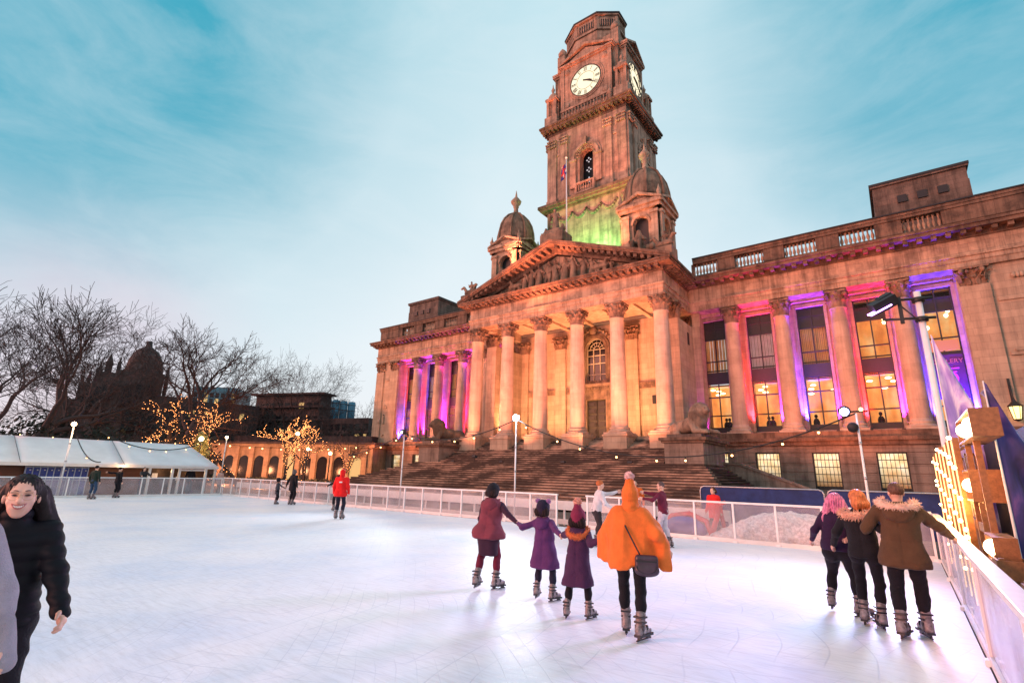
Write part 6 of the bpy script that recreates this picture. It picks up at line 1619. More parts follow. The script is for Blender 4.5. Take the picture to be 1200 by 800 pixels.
# =================================================================== LAMP POLES AND FESTOON CABLES
def tip(px, py, y): q = onY(px, py, y); return (q.x, q.y, q.z)
T1, T2, T3 = tip(605, 491, 18.0), tip(474, 508, 18.3), tip(1003, 484, 18.4)
def lamp_pole(label, top_, r=0.03, lamp=None, lr=0.12, base=-0.1, group='slim white lamp poles', coll=True):
    root = empty('lamp_pole', (top_[0], top_[1], base), label, 'lamp pole', group)
    m = MB(); m.tube([(top_[0], top_[1], base), (top_[0], top_[1], top_[2])], [r*1.2, r], 10); m.box((top_[0]-0.18, top_[1]-0.18, base), (top_[0]+0.18, top_[1]+0.18, base+0.03)); m.build('pole', M['white_metal'], root)
    m = MB()
    for z in (1.1, 2.0, 3.0):
        if z < top_[2]: m.tube([(top_[0], top_[1], z-0.04), (top_[0], top_[1], z+0.04)], r*1.45, 10)
    m.build('clamp', M['steel'], root)
    if lamp:
        m = MB(); m.ball((top_[0], top_[1]-0.02, top_[2]+0.06), lr, 14, 9); h = m.build('lamp_head', M[lamp], root)
        m = MB(); m.lathe([(0.02, lr*1.0), (lr*0.8, lr*0.8), (lr*0.9, lr*0.7)], (top_[0], top_[1]-0.02, top_[2]+0.06), 12); m.build('lamp_cap', M['steel'], h)
    return root
lamp_pole('slim white pole with a dazzling cold white lamp in front of the portico steps', T1, lamp='white_lamp', lr=0.14)
p2_ = lamp_pole('slim white pole with a small unlit floodlight bracket and festoon cable, below the left wing', T2)
m = MB(); m.cbox((T2[0], T2[1]-0.12, T2[2]+0.10), (0.32, 0.14, 0.22), 0, R(-25)); m.tube([(T2[0], T2[1], T2[2]-0.1), (T2[0], T2[1], T2[2]+0.35)], 0.025, 6); m.cbox((T2[0]+0.18, T2[1], T2[2]-0.05), (0.16, 0.12, 0.16)); m.build('floodlight', M['bronze'], p2_)
m = MB(); m.ball((T2[0]+0.02, T2[1]-0.2, T2[2]+0.06), 0.07, 8, 6); m.build('lamp_head', emit('pink_spot', (1, 0.6, 0.75), 6), p2_)
p3_ = lamp_pole('slim white pole with round violet floodlights rising behind the trio of skaters', T3)
m = MB()
for (dx, dz, rr) in ((-0.28, 0.06, 0.17), (-0.12, -0.42, 0.15)): m.tube([(T3[0]+dx, T3[1]+0.14, T3[2]+dz+0.05), (T3[0]+dx, T3[1]-0.10, T3[2]+dz), (T3[0]+dx, T3[1]-0.16, T3[2]+dz-0.02)], [rr*0.6, rr, rr*0.95], 14)
m.tube([(T3[0]-0.35, T3[1], T3[2]+0.05), (T3[0]+0.3, T3[1], T3[2]+0.05)], 0.025, 6); m.tube([(T3[0]-0.25, T3[1], T3[2]-0.42), (T3[0]+0.02, T3[1], T3[2]-0.42)], 0.025, 6); m.build('floodlight', M['black'], p3_)
m = MB(); m.ball((T3[0]-0.28, T3[1]-0.17, T3[2]+0.04), 0.12, 12, 8); m.build('lamp_head', emit('ice_blue_lamp', (0.45, 0.5, 1.0), 26), p3_)
m = MB(); m.ball((T3[0]+0.14, T3[1]-0.08, T3[2]+0.1), 0.055, 8, 6); m.build('marker_bulb', M['warm_bulb'], p3_)
# left side poles
TL = (-40.0, 8.85, 4.05); TL = tuple(onX(87, 498, -38.7))
lamp_pole('slim white pole with a warm orange lamp in front of the marquee', TL, r=0.04, lamp='warm_lamp', lr=0.13)
TM = tuple(onX(266, 513, -43.5)); lamp_pole('pole with a round warm globe lamp beyond the right end of the marquee', TM, r=0.04, lamp='warm_lamp', lr=0.12)
# big mast with floodlight on the right
BT = onX(1076, 352, 0.98); BP = (0.98, BT.y)
bm = empty('floodlight_mast', (BP[0], BP[1], -0.1), 'thick white mast with clamped floodlights towering behind the right barrier', 'floodlight mast')
m = MB(); m.tube([(*BP, -0.1), (*BP, BT.z+0.25)], 0.078, 14); m.build('mast', M['white_metal'], bm)
m = MB()
for z in (BT.z, BT.z-0.55): m.tube([(BP[0]-0.85, BP[1]-0.1, z+0.1), (BP[0]+0.3, BP[1]-0.1, z)], 0.035, 6); m.tube([(BP[0], BP[1], z-0.05), (BP[0], BP[1], z+0.07)], 0.15, 10)
m.cbox((BP[0]-0.42, BP[1]-0.15, BT.z-0.25), (0.09, 0.12, 0.75)); m.tube([(BP[0]-0.42, BP[1]-0.15, BT.z-0.1), (BP[0]-0.05, BP[1]-0.12, BT.z-0.62)], 0.02, 5); m.build('bracket', M['bronze'], bm)
fc = Vector((BP[0]-0.78, BP[1]-0.3, BT.z-0.05))
m = MB(); m.cbox(fc, (0.62, 0.34, 0.3), R(15), R(25), R(-28)); m.cbox(fc+Vector((0.05, 0.1, 0.2)), (0.34, 0.22, 0.16), R(15), R(25), R(-28)); fl_ = m.build('floodlight', M['black'], bm)
m = MB(); m.cbox(fc+Vector((-0.10, -0.08, -0.17)), (0.58, 0.20, 0.03), R(15), R(25), R(-28)); m.build('light_panel', M['purple_led'], fl_)
# cables
def festoon(label, pts, sag, nb, group='festoon cables strung between poles', bulbs='warm_bulb', r=0.022, br=0.038):
    root = empty('festoon_cable', pts[0], label, 'festoon lights', group); m = MB(); b = MB(); 
    for (P_, Q_), s_, k_ in zip(zip(pts[:-1], pts[1:]), sag, nb):
        P_, Q_ = Vector(P_), Vector(Q_); n = 24; ln_ = []
        for i in range(n+1): u = i/n; q = P_.lerp(Q_, u); q.z -= 4*s_*u*(1-u); ln_.append(q)
        m.tube(ln_, r, 5)
        for i in range(k_): q = ln_[min(n, int((i+0.5)/k_*n))]; m.tube([q, q-Vector((0, 0, 0.1))], 0.025, 5); b = MB(); b.ball((q.x, q.y, q.z-0.13), br, 7, 5); b.build('bulb', M[bulbs], root)
    m.build('cable', M['cable'], root)
LC = tip(408, 534, 20.0)
festoon('festoon cable sagging between the dazzling white lamp and the violet floodlight pole', [T1, T3], [1.45], [9])
festoon('black festoon cable sagging between the bracket pole and the dazzling white lamp pole', [T2, T1], [0.55], [5])
festoon('black festoon cable running down to the left from the bracket pole', [LC, T2], [0.12], [4])
festoon('black festoon cable drooping over the marquee roof to its right end', [tuple(onX(118, 505, -43.2)), tuple(onX(232, 521, -43.2))], [0.75], [5], r=0.035)
festoon('black cable looping down over the marquee roof behind the orange lamp', [tuple(onX(90, 511, -42.8)), tuple(onX(118, 541, -40.9))], [0.45], [1], r=0.03)
festoon('line of small festoon bulbs strung high above the marquee ridge', [(-46, 2, 4.1), (-46, 22, 4.0)], [0.4], [11], r=0.015, br=0.035)
festoon('line of festoon bulbs strung between the trees beyond the marquee', [tuple(at(262, 520, 60)), tuple(at(430, 522, 62))], [0.4], [9], r=0.02, br=0.07)

# =================================================================== TIMBER LIGHT STAND BEYOND THE RIGHT BARRIER
ls = empty('light_stand', (0.95, 12, -0.1), 'timber stand of upright battens strung with glowing bulbs beyond the right barrier', 'timber light stand')
ys = [17.4, 16.0, 14.8, 13.7, 12.7, 11.8, 11.0]
bm2 = MB()
for i, y in enumerate(ys):
    m = MB(); h_ = 2.62+0.03*(i % 3); m.box((0.72, y-0.035, -0.1), (0.80, y+0.035, h_)); m.build('batten', M['wood'], ls); m = MB(); m.tube([(0.708, y, 0.0), (0.708, y, h_-0.05)], 0.011, 5); m.build('rope_light', M['rope'], ls)
    for k in range(6): bm2 = MB(); bm2.ball((0.69, y+0.01*((k*7+i) % 3), 0.45+k*0.38+0.09*((i*3+k) % 4)), 0.032, 8, 6); bm2.build('bulb', M['stand_bulb'], ls)
m = MB()
for z in (0.2, 1.25, 2.45): m.box((0.81, 9.9, z), (0.87, 17.6, z+0.12))
for k in range(26): m.box((0.88, 10.1+k*0.29, 0.0), (0.91, 10.1+k*0.29+0.2, 2.3+0.05*(k % 3)))
m.build('back_slats', wood('dark_slats', (0.12, 0.045, 0.02), axis=2), ls)
def crate(y0, z0, dy, dz, label='', x0=0.62, dx=0.55, lit=True):
    root = empty('wooden_box_lamp', (x0+dx/2, y0+dy/2, z0), label, 'wooden lamp box', 'open wooden boxes with glowing bulbs')
    m = MB(); t = 0.025
    m.box((x0, y0, z0), (x0+dx, y0+dy, z0+t)); m.box((x0, y0, z0+dz-t), (x0+dx, y0+dy, z0+dz)); m.box((x0, y0, z0+t), (x0+dx, y0+t, z0+dz-t)); m.box((x0, y0+dy-t, z0+t), (x0+dx, y0+dy, z0+dz-t)); m.box((x0+dx-t, y0+t, z0+t), (x0+dx, y0+dy-t, z0+dz-t))
    m.build('box', M['wood'], root)
    for k in range(2 if dy > 0.5 else 1): m = MB(); m.ball((x0+0.05, y0+dy*(0.22+0.5*k), z0+dz/2), 0.10, 12, 8); m.build('bulb', M['warm_lamp'], root)
crate(8.35, 2.46, 1.9, 0.34, x0=0.75, dx=0.28, label='open wooden box with dazzling bulbs, topmost on the timber light stand')
crate(9.75, 1.66, 0.9, 0.44, x0=0.75, dx=0.38, label='open wooden box with a glowing bulb, middle one on the timber light stand')
crate(8.48, 0.98, 0.8, 0.32, x0=0.75, dx=0.22, label='open wooden box with a bright bulb, lowest one just above the barrier rail')
for (y, z0, z1) in ((8.5, -0.1, 0.97), (9.2, -0.1, 0.97), (9.76, -0.1, 1.65), (10.5, -0.1, 1.65), (9.0, 1.31, 2.45), (10.15, 2.11, 2.45)): m = MB(); m.box((0.80, y, z0), (0.87, y+0.06, z1)); m.build('box_support', M['wood'], ls)
rn = random.Random(5)
for k, (y, x, h_) in enumerate(((6.2, 0.85, 0.62), (7.0, 0.8, 0.78), (7.6, 0.78, 0.66), (8.15, 0.72, 0.9), (5.4, 1.1, 0.7))):
    cr = empty('timber_crate', (x, y, -0.1), ['small open timber crate just behind the nearest barrier rail', 'taller timber crate with plank sides behind the barrier rail', 'timber crate squeezed beneath the lowest lamp box', 'upright timber crate touching the foot of the light stand', 'timber crate by the slatted bench at the frame edge'][k], 'crate', 'timber crates behind the barrier')
    m = MB()
    for q in range(4): z = -0.1+h_*q/4+0.3; m.box((x, y, z), (x+0.45, y+0.02, z+h_/4-0.02)); m.box((x, y+0.02, z), (x+0.02, y+0.4, z+h_/4-0.02)); m.box((x, y+0.4, z), (x+0.45, y+0.42, z+h_/4-0.02)); m.box((x+0.43, y+0.02, z), (x+0.45, y+0.4, z+h_/4-0.02))
    m.build('planks', M['wood'], cr)
    m = MB()
    for (a, b_) in ((0.02, 0.02), (0.38, 0.02), (0.02, 0.35), (0.38, 0.35)): m.box((x+a, y+b_, -0.1), (x+a+0.05, y+b_+0.05, h_+0.2))
    m.build('corner_post', M['wood'], cr)
bn_ = empty('slatted_bench', (1.9, 6.6, -0.1), 'dark slatted timber bench behind the barrier at the lower right', 'bench')
m = MB()
for k in range(5): m.box((1.3, 7.4+0.16*k, 0.62), (3.4, 7.4+0.16*k+0.12, 0.66)); m.box((1.3, 8.25, 0.75+0.14*k), (3.4, 8.29, 0.75+0.14*k+0.10))
m.build('slats', wood('pinkish_slats', (0.17, 0.07, 0.06), axis=0), bn_)
for x in (1.35, 3.3): m = MB(); m.box((x, 7.4, -0.1), (x+0.07, 7.5, 0.62)); m.box((x, 8.2, -0.1), (x+0.07, 8.25, 1.4)); m.build('leg', M['wood'], bn_)
# feather flags
def flag(label, base, H, W, lean, matl, yaw=0.0):
    root = empty('feather_flag', base, label, 'feather flag', 'feather flags beyond the right barrier'); B0 = Vector(base)
    n = 22; m = MB(); dirx = Vector((math.cos(yaw), math.sin(yaw), 0)); pole = []
    for i in range(n+1): u = i/n; pole.append(B0+dirx*(lean*u*u)+Vector((0, 0, H*u)))
    m.tube(pole, [0.022-0.012*i/n for i in range(n+1)], 7); m.build('flagpole', M['white_metal'], root)
    m = MB(); vs = []; fs = []; nw = 8; k0 = 4
    for i in range(k0, n+1):
        u = (i-k0)/(n-k0); w_ = W*math.sin(math.pi*min(1, 0.5+0.5*u))**0.7 if u < 1 else 0.01; w_ = W*(1-u**2.2)+0.01
        for j in range(nw+1):
            v = j/nw; q = pole[i]+dirx*(w_*v)+Vector((-dirx.y, dirx.x, 0))*(0.10*math.sin(v*5+u*9)*v+0.05*math.sin(u*23+v*3)*v)-Vector((0, 0, 0.15*v))
            vs.append(tuple(q))
    for i in range(n-k0):
        for j in range(nw): a = i*(nw+1)+j; fs.append((a, a+1, a+nw+2, a+nw+1))
    m.add(vs, fs, True); o = m.build('cloth', matl, root); o.modifiers.new('s', 'SOLIDIFY').thickness = 0.006
def flagcloth(name, stops):
    m, nt, b = newmat(name); tc = N(nt, 'ShaderNodeTexCoord'); mp = N(nt, 'ShaderNodeMapping'); mp.inputs['Scale'].default_value = (2.5, 2.5, 0.7); L(nt, tc.outputs['Object'], mp.inputs[0])
    n = N(nt, 'ShaderNodeTexNoise', Scale=1.1, Detail=4.0, Distortion=1.4); L(nt, mp.outputs[0], n.inputs['Vector']); L(nt, ramp(nt, n.outputs['Fac'], stops), b.inputs['Base Color']); b.inputs['Roughness'].default_value = 0.7; b.inputs['Sheen Weight'].default_value = 0.3
    return m
fa = flagcloth('lilac_flag', [(0.3, (0.14, 0.08, 0.42)), (0.5, (0.36, 0.27, 0.68)), (0.64, (0.75, 0.70, 0.88))]); fb = flagcloth('indigo_flag', [(0.3, (0.015, 0.015, 0.07)), (0.5, (0.05, 0.04, 0.22)), (0.7, (0.22, 0.10, 0.35))])
ft = onY(1092, 392, 15.5); flag('tall lilac feather flag rising behind the topmost wooden lamp box', (ft.x-0.02, 15.5, -0.1), ft.z+0.1, 0.78, 0.0, fa, R(10))
ft = onY(1154, 446, 9.5); flag('dark indigo feather flag standing right of the wooden lamp boxes', (ft.x-0.02, 9.5, -0.1), ft.z+0.1, 0.62, 0.0, fb, R(20))
ft = onY(1192, 470, 7.6); flag('blue violet feather flag half cut off by the right frame edge', (ft.x+0.05, 7.6, -0.1), ft.z+0.25, 0.8, 0.1, flagcloth('blue_flag', [(0.3, (0.03, 0.03, 0.16)), (0.6, (0.10, 0.10, 0.36)), (0.75, (0.3, 0.2, 0.5))]), R(10))
m = MB(); m.box((1.55, 10.4, -0.1), (1.6, 17.0, 2.75)); m.box((1.6, 10.4, 2.2), (4.5, 17, 2.3)); tag(m.build('dark_hoarding', M['black']), 'tall black hoarding behind the timber light stand', 'hoarding')
# =================================================================== BACKGROUND ON THE LEFT
bgstone = stone('glowing_sandstone', (0.36, 0.24, 0.15), course=0.45, bw=1.0, soot=0.3, streak=0.2)
dk = stone('dusk_masonry', (0.075, 0.05, 0.05), course=0.9, bw=2.2, soot=0.5); dk2 = simple('dusk_brick', (0.05, 0.03, 0.03), 0.9, 0.4, 0.4)
litwin = emit('distant_lit_window', (1.0, 0.62, 0.22), 0.7)
# low civic building with arches, about 75 m away; local u runs along its front
def frame(px0, py0, px1, d0, d1):
    A, B = at(px0, py0, d0), at(px1, py0, d1); A.z = B.z = 0; return A, B
A, B = frame(236, 540, 436, 82, 66)
d = (B-A); Lb = d.length; d.normalize(); nrm = Vector((d.y, -d.x, 0))
if nrm.dot(-A) < 0: nrm = -nrm
M3 = Matrix(((d.x, -nrm.x, 0), (d.y, -nrm.y, 0), (0, 0, 1)))
cb_ = empty('civic_building', tuple((A+B)/2), 'low sandstone civic building with arched openings, glowing orange behind the lit trees', 'building')
def lput(m, name, mat, par): 
    m.v = [tuple(M3 @ Vector(v)+A) for v in m.v]; return m.build(name, mat, par)
m = MB(); m.box((0, 0, -0.1), (Lb, 8, 4.6)); m.box((-0.3, -0.3, 4.6), (Lb+0.3, 8.3, 4.95))
for k in range(11): x = 1+k*(Lb-2)/10; m.box((x-0.35, -0.25, -0.1), (x+0.35, 0, 4.6))
wl = lput(m, 'wall', bgstone, cb_)
for k in range(10):
    x = 1+(k+0.5)*(Lb-2)/10; m = MB(); hw = 0.75; m.prism([(x-hw, 0.5), (x+hw, 0.5)]+[(x+hw*math.cos(math.pi*i/8), 2.7+hw*math.sin(math.pi*i/8)) for i in range(9)], -0.04, -0.02)
    lput(m, 'arched_window', litwin if k in (5, 9) else M['darkglass'], cb_)
m = MB(); m.box((-0.5, -0.5, 4.95), (Lb+0.5, 8.5, 5.2)); m.box((2, 3, 5.2), (Lb-2, 8, 6.2)); lput(m, 'roof', dk, cb_)
# tall dark blocks behind
def block(label, px0, px1, pyt0, pyt1, d0, d1, depth=14, mat=dk, name='office_block', extras=None):
    a, b_ = at(px0, pyt0, d0), at(px1, pyt1, d1); za, zb = a.z, b_.z; z = (za+zb)/2; a2 = Vector((a.x, a.y, 0)); b2 = Vector((b_.x, b_.y, 0)); dd = (b2-a2); L_ = dd.length; dd.normalize(); nn = Vector((dd.y, -dd.x, 0))
    if nn.dot(-a2) < 0: nn = -nn
    Mx = Matrix(((dd.x, -nn.x, 0), (dd.y, -nn.y, 0), (0, 0, 1))); root = empty(name, tuple((a2+b2)/2), label, 'building')
    def put(m, nm, mt, par=root): m.v = [tuple(Mx @ Vector(v)+a2) for v in m.v]; return m.build(nm, mt, par)
    m = MB(); m.box((0, 0, -0.1), (L_, depth, z)); put(m, 'wall', mat)
    if extras: extras(put, L_, z)
    return root
def glasswin(put, L_, z, lit=(3, 9), cols=10, rows=3, seed=1, h0=0.55):
    rn = random.Random(seed)
    for r_ in range(rows):
        for c in range(cols):
            m = MB(); x = (c+0.5)*L_/cols; zz = z*h0+(r_+0.5)*z*(1-h0-0.06)/rows; m.box((x-L_/cols*0.33, -0.06, zz-0.6), (x+L_/cols*0.33, -0.01, zz+0.6)); put(m, 'window', litwin if rn.random() < 0.16 else M['darkglass'])
def ledges(put, L_, z):
    m = MB()
    for k in range(4): m.box((-0.8, -0.9, z-0.2-k*2.6), (L_+1.4, 3, z+0.15-k*2.6))
    put(m, 'floor_slabs', dk2); glasswin(put, L_, z, cols=9, rows=3, seed=6, h0=0.45)
block('dark office block with projecting floor slabs and a few lit windows behind the lit trees', 302, 376, 458, 466, 118, 108, depth=3.5, extras=ledges)
block('low dark block beneath the row of blue cylinders', 378, 432, 486, 494, 105, 98, depth=5, extras=lambda p, l, z: glasswin(p, l, z, cols=7, rows=2, seed=3, h0=0.6))
block('wide dark terrace roofline stretching behind the bare trees', 205, 305, 470, 474, 112, 112, mat=dk2, extras=lambda p, l, z: glasswin(p, l, z, cols=12, rows=2, seed=8, h0=0.5))
teal = simple('teal_cladding', (0.05, 0.16, 0.22), 0.3, 0.3, 0.5)
block('flat topped block clad in blue teal glass panels above the dark roofline', 228, 278, 450, 457, 150, 146, mat=teal, depth=10, extras=lambda p, l, z: glasswin(p, l, z, cols=8, rows=2, seed=9, h0=0.8))
for k in range(4):
    a = at(385+k*9.2, 467+k*1.3, 122); b_ = at(385+k*9.2, 492, 122)
    cy = empty('ventilation_tower', (a.x, a.y, 0), ['leftmost', 'second from left', 'third from left', 'rightmost'][k]+' of the four tall blue cylinders on the dark roof', 'flue', 'row of blue cylinders')
    m = MB(); m.lathe([(0.85, b_.z-4), (0.85, a.z-0.5), (0.7, a.z-0.1), (0.4, a.z)], (a.x, a.y, 0), 14); m.build('cylinder', simple('petrol_blue_metal', (0.03, 0.16, 0.26), 0.35) if k == 0 else bpy.data.materials['petrol_blue_metal'], cy)
    m = MB()
    for z in (a.z-0.9, a.z-2.2): m.lathe([(0.9, z), (0.9, z+0.12)], (a.x, a.y, 0), 14)
    m.build('band', dk2, cy)
# domed Victorian building
vic = empty('domed_building', tuple(at(150, 540, 105)), 'dark Victorian building with a big dome and turrets silhouetted behind the bare trees', 'building')
def vb(px0, px1, pyt, dist, depth=9):
    a, b_ = at(px0, pyt, dist), at(px1, pyt, dist); c = (a+b_)/2; w = (Vector((a.x, a.y))-Vector((b_.x, b_.y))).length; return c, w
m = MB()
for (x0, x1, yt) in ((92, 118, 452), (112, 140, 440), (136, 192, 440), (186, 222, 468), (70, 96, 470)):
    c, w = vb(x0, x1, yt, 105); rz = math.atan2(c.y, c.x)+math.pi/2; m.cbox((c.x, c.y, c.z/2), (w, 9, c.z), rz)
m.build('wall', dk, vic)
for (x0, yt, h0) in ((98, 470, 3), (112, 462, 3), (124, 456, 3), (146, 462, 4), (160, 462, 4), (174, 462, 4), (146, 490, 4), (160, 490, 4), (174, 490, 4), (112, 486, 3), (200, 482, 3)):
    c, w = vb(x0, x0+6, yt, 100.3); rz = math.atan2(c.y, c.x)+math.pi/2; m = MB(); m.cbox(tuple(c), (1.1, 0.2, h0*0.8), rz); m.cbox((c.x*0.999, c.y*0.999, c.z-h0*0.45), (1.7, 0.4, 0.25), rz); m.build('tall_window', M['darkglass'], vic)
c, w = vb(142, 190, 445, 104); m = MB(); m.lathe([(w/2, c.z-1), (w/2*0.98, c.z+1.5), (w/2*0.85, c.z+3.4), (w/2*0.6, c.z+4.8), (w/2*0.25, c.z+5.5), (0.5, c.z+5.7), (0.4, c.z+6.6)], (c.x, c.y, 0), 16); m.build('dome', dk, vic)
for (x, yt, wd) in ((128, 428, 9), (116, 438, 6), (104, 446, 5), (95, 452, 4), (196, 442, 5), (139, 432, 5)):
    c, w = vb(x-wd/2, x+wd/2, yt, 102); m = MB(); m.lathe([(w/2, c.z-7), (w/2, c.z), (w*0.62, c.z+0.2), (w*0.35, c.z+1.0), (0.05, c.z+2.0)], (c.x, c.y, 0), 8); m.build('turret', dk, vic)

# =================================================================== BARE TREES
twig = MB
def tree_mesh(rn, H, r0, spread=0.55, levels=6, up=0.25, n0=3, first=0.28, droop=0.0, kids=(2, 3), gnarl=0.16, rmin=0.0):
    m = MB(); ends = []
    def grow(p, d, ln_, r, lv):
        n = 5 if lv < 3 else 3; pts = [p]; rad = [r]; q = Vector(p); dd = Vector(d)
        for i in range(n):
            dd = (dd+Vector((rn.gauss(0, gnarl), rn.gauss(0, gnarl), rn.gauss(0, gnarl)+up*0.12-droop*lv*0.02))).normalized(); q = q+dd*ln_/n; pts.append(Vector(q)); rad.append(max(rmin, r*(1-0.38*(i+1)/n)))
        m.tube(pts, rad, 7 if lv < 2 else (5 if lv < 4 else 3), lv < 3, caps=lv < 1)
        ends.append((pts, rad, lv))
        if lv >= levels: return
        k = rn.choice(kids) if lv else n0
        for i in range(k):
            t = n if i == 0 else rn.randint(max(1, n-2), n); base = pts[t]; az = rn.uniform(0, 6.283); sp = spread*rn.uniform(0.6, 1.35)*(0.55 if i == 0 else 1)
            o = dd.orthogonal().normalized(); o.rotate(Matrix.Rotation(az, 3, dd)); nd = (dd*math.cos(sp)+o*math.sin(sp)).normalized()
            grow(base, nd, ln_*rn.uniform(0.62, 0.86), rad[t]*(0.85 if i == 0 else 0.62), lv+1)
        if lv >= 2:
            for i in range(2):
                t = rn.randint(1, n); o = dd.orthogonal().normalized(); o.rotate(Matrix.Rotation(rn.uniform(0, 6.28), 3, dd)); nd = (dd*0.5+o).normalized(); grow(pts[t], nd, ln_*0.45, rad[t]*0.4, max(lv+2, levels-1) if lv+2 <= levels else levels)
    grow(Vector((0, 0, 0)), Vector((rn.uniform(-0.1, 0.1), rn.uniform(-0.1, 0.1), 1)), H*first, r0, 0)
    return m, ends
def bare_tree(label, px, pyt, dist, seed, lights=False, group='bare winter trees', **k):
    g = at(px, 540, dist); Ht = zat(px, pyt, g)+0.1; rn = random.Random(seed); mm, ends = tree_mesh(rn, Ht, 0.017*Ht+0.08, rmin=dist*0.00017, **k)
    zs = sorted(v[2] for v in mm.v)[int(len(mm.v)*0.985)]; f = Ht/zs; 
    root = empty('fairy_lit_tree' if lights else 'bare_tree', (g.x, g.y, -0.1), label, 'tree', group)
    tr = MB(); cr = MB()
    n0 = None
    mm.v = [(v[0]*f+g.x, v[1]*f+g.y, v[2]*f-0.1) for v in mm.v]
    # split the first tube as the trunk, the rest is the crown of branches
    cut = 0; used = set(); nf = 7*5+2
    tr.v = mm.v[:42]; tr.f = mm.f[:nf]; tr.m = mm.m[:nf]; tr.sm = mm.sm[:nf]; tr.build('trunk', M['bark'], root)
    cr.v = mm.v[42:]; cr.f = [tuple(i-42 for i in q) for q in mm.f[nf:]]; cr.m = mm.m[nf:]; cr.sm = mm.sm[nf:]; cr.build('branches', M['bark'], root)
    if lights:
        b = MB()
        for pts, rad, lv in ends:
            if lv > lights: continue
            for i in range(len(pts)-1):
                P_, Q_ = pts[i]*f, pts[i+1]*f; n = max(1, int((P_-Q_).length/(0.09 if group == 'fairy lit trees' else 0.14)))
                for q in range(n):
                    o = Vector((rn.gauss(0, 1), rn.gauss(0, 1), rn.gauss(0, 1))).normalized()*(rad[i]*f+0.03); c = P_.lerp(Q_, (q+rn.random())/n)+o+Vector((g.x, g.y, -0.1))
                    if rn.random() < 0.6: b.ball(tuple(c), 0.026, 4, 3, False)
        fl = b.build('fairy_lights', M['gold_bulb'], None); tag(fl, 'warm fairy lights wound on the '+' '.join(label.split()[3 if label.startswith('fairy') else 0:]), 'fairy lights', 'fairy lights on the trees')
    return root
K3 = dict(kids=(3, 3), gnarl=0.13)
bare_tree('large bare tree with a dense web of twigs at the left edge', 14, 345, 60, 3, levels=6, spread=0.52, n0=5, first=0.2, **K3)
bare_tree('bare tree leaning in from beyond the left edge', -40, 348, 52, 23, levels=6, spread=0.6, n0=4, first=0.2, **K3)
bare_tree('slender bare tree between the left edge tree and the domed building', 112, 402, 84, 5, levels=6, spread=0.55, n0=4, first=0.25, kids=(2, 3))
bare_tree('wide bare tree spreading beside the dome', 200, 380, 74, 8, levels=6, spread=0.66, n0=5, first=0.22, **K3)
bare_tree('bare tree with fine upright twigs behind the domed building', 158, 384, 118, 15, levels=6, spread=0.6, n0=4, first=0.3, kids=(2, 3))
bare_tree('round headed bare tree standing before the dark office block', 330, 424, 88, 11, levels=6, spread=0.55, n0=6, first=0.45, **K3)
bare_tree('small bare tree by the corner of the town hall', 424, 472, 95, 17, levels=5, spread=0.5, n0=3, first=0.4, kids=(3, 3))
bare_tree('bare tree in front of the dark terrace', 262, 462, 86, 19, levels=6, spread=0.6, n0=4, first=0.3, kids=(2, 3))
bare_tree('low spreading bare tree in front of the low dark block', 375, 470, 80, 53, levels=5, spread=0.7, n0=5, first=0.25, kids=(3, 3))
bare_tree('fairy lit tree with low spreading limbs behind the marquee', 176, 462, 58, 31, lights=4, levels=5, spread=0.8, n0=5, first=0.3, kids=(2, 3), gnarl=0.25, up=0.0)
bare_tree('fairy lit pollard just right of the marquee end', 283, 496, 58, 37, lights=4, levels=4, spread=0.65, n0=3, first=0.38, kids=(2, 3), gnarl=0.22, group='fairy lit trees')
bare_tree('fairy lit pollard behind the child and adult skaters', 331, 490, 60, 41, lights=4, levels=4, spread=0.6, n0=4, first=0.42, kids=(2, 3), gnarl=0.2, group='fairy lit trees')
bare_tree('fairy lit tree next to the green street lamp', 356, 500, 64, 43, lights=3, levels=4, spread=0.7, n0=4, first=0.4, gnarl=0.2, group='fairy lit trees')
bare_tree('small dim fairy lit tree behind the red anorak', 402, 512, 66, 47, lights=2, levels=5, spread=0.5, n0=4, first=0.3, gnarl=0.2, group='fairy lit trees')
# dark evergreen undergrowth behind the marquee and below the far trees
leafm = simple('dark_evergreen', (0.012, 0.02, 0.014), 0.8, 0.4, 2)
def bush(label, px, pyt, dist, w, seed, mat=leafm, glow=False):
    g = at(px, 545, dist); h_ = zat(px, pyt, g); rn = random.Random(seed); root = empty('shrub', (g.x, g.y, -0.1), label, 'shrub', 'dark shrubs behind the marquee'); m = MB()
    for _ in range(1800):
        t = Vector((rn.gauss(0, 1), rn.gauss(0, 1), rn.gauss(0, 1))).normalized()*(rn.random()**0.4); lob = 1+0.25*math.sin(t.x*5+seed)*math.cos(t.z*6+t.y*4)
        c = Vector((g.x+t.x*w*lob, g.y+t.y*w*0.8*lob, h_*0.5+t.z*h_*0.5*lob)); o = Vector((rn.gauss(0, 1), rn.gauss(0, 1), rn.gauss(0, 1))).normalized(); u = o.orthogonal().normalized(); v_ = o.cross(u); s_ = rn.uniform(0.1, 0.24)
        m.quad(c-u*s_, c+v_*s_*0.6, c+u*s_, c-v_*s_*0.6)
    m.build('foliage', mat, root); m = MB(); m.tube([(g.x, g.y, -0.1), (g.x, g.y, h_*0.7)], [0.15, 0.06], 6); m.build('stem', M['bark'], root)
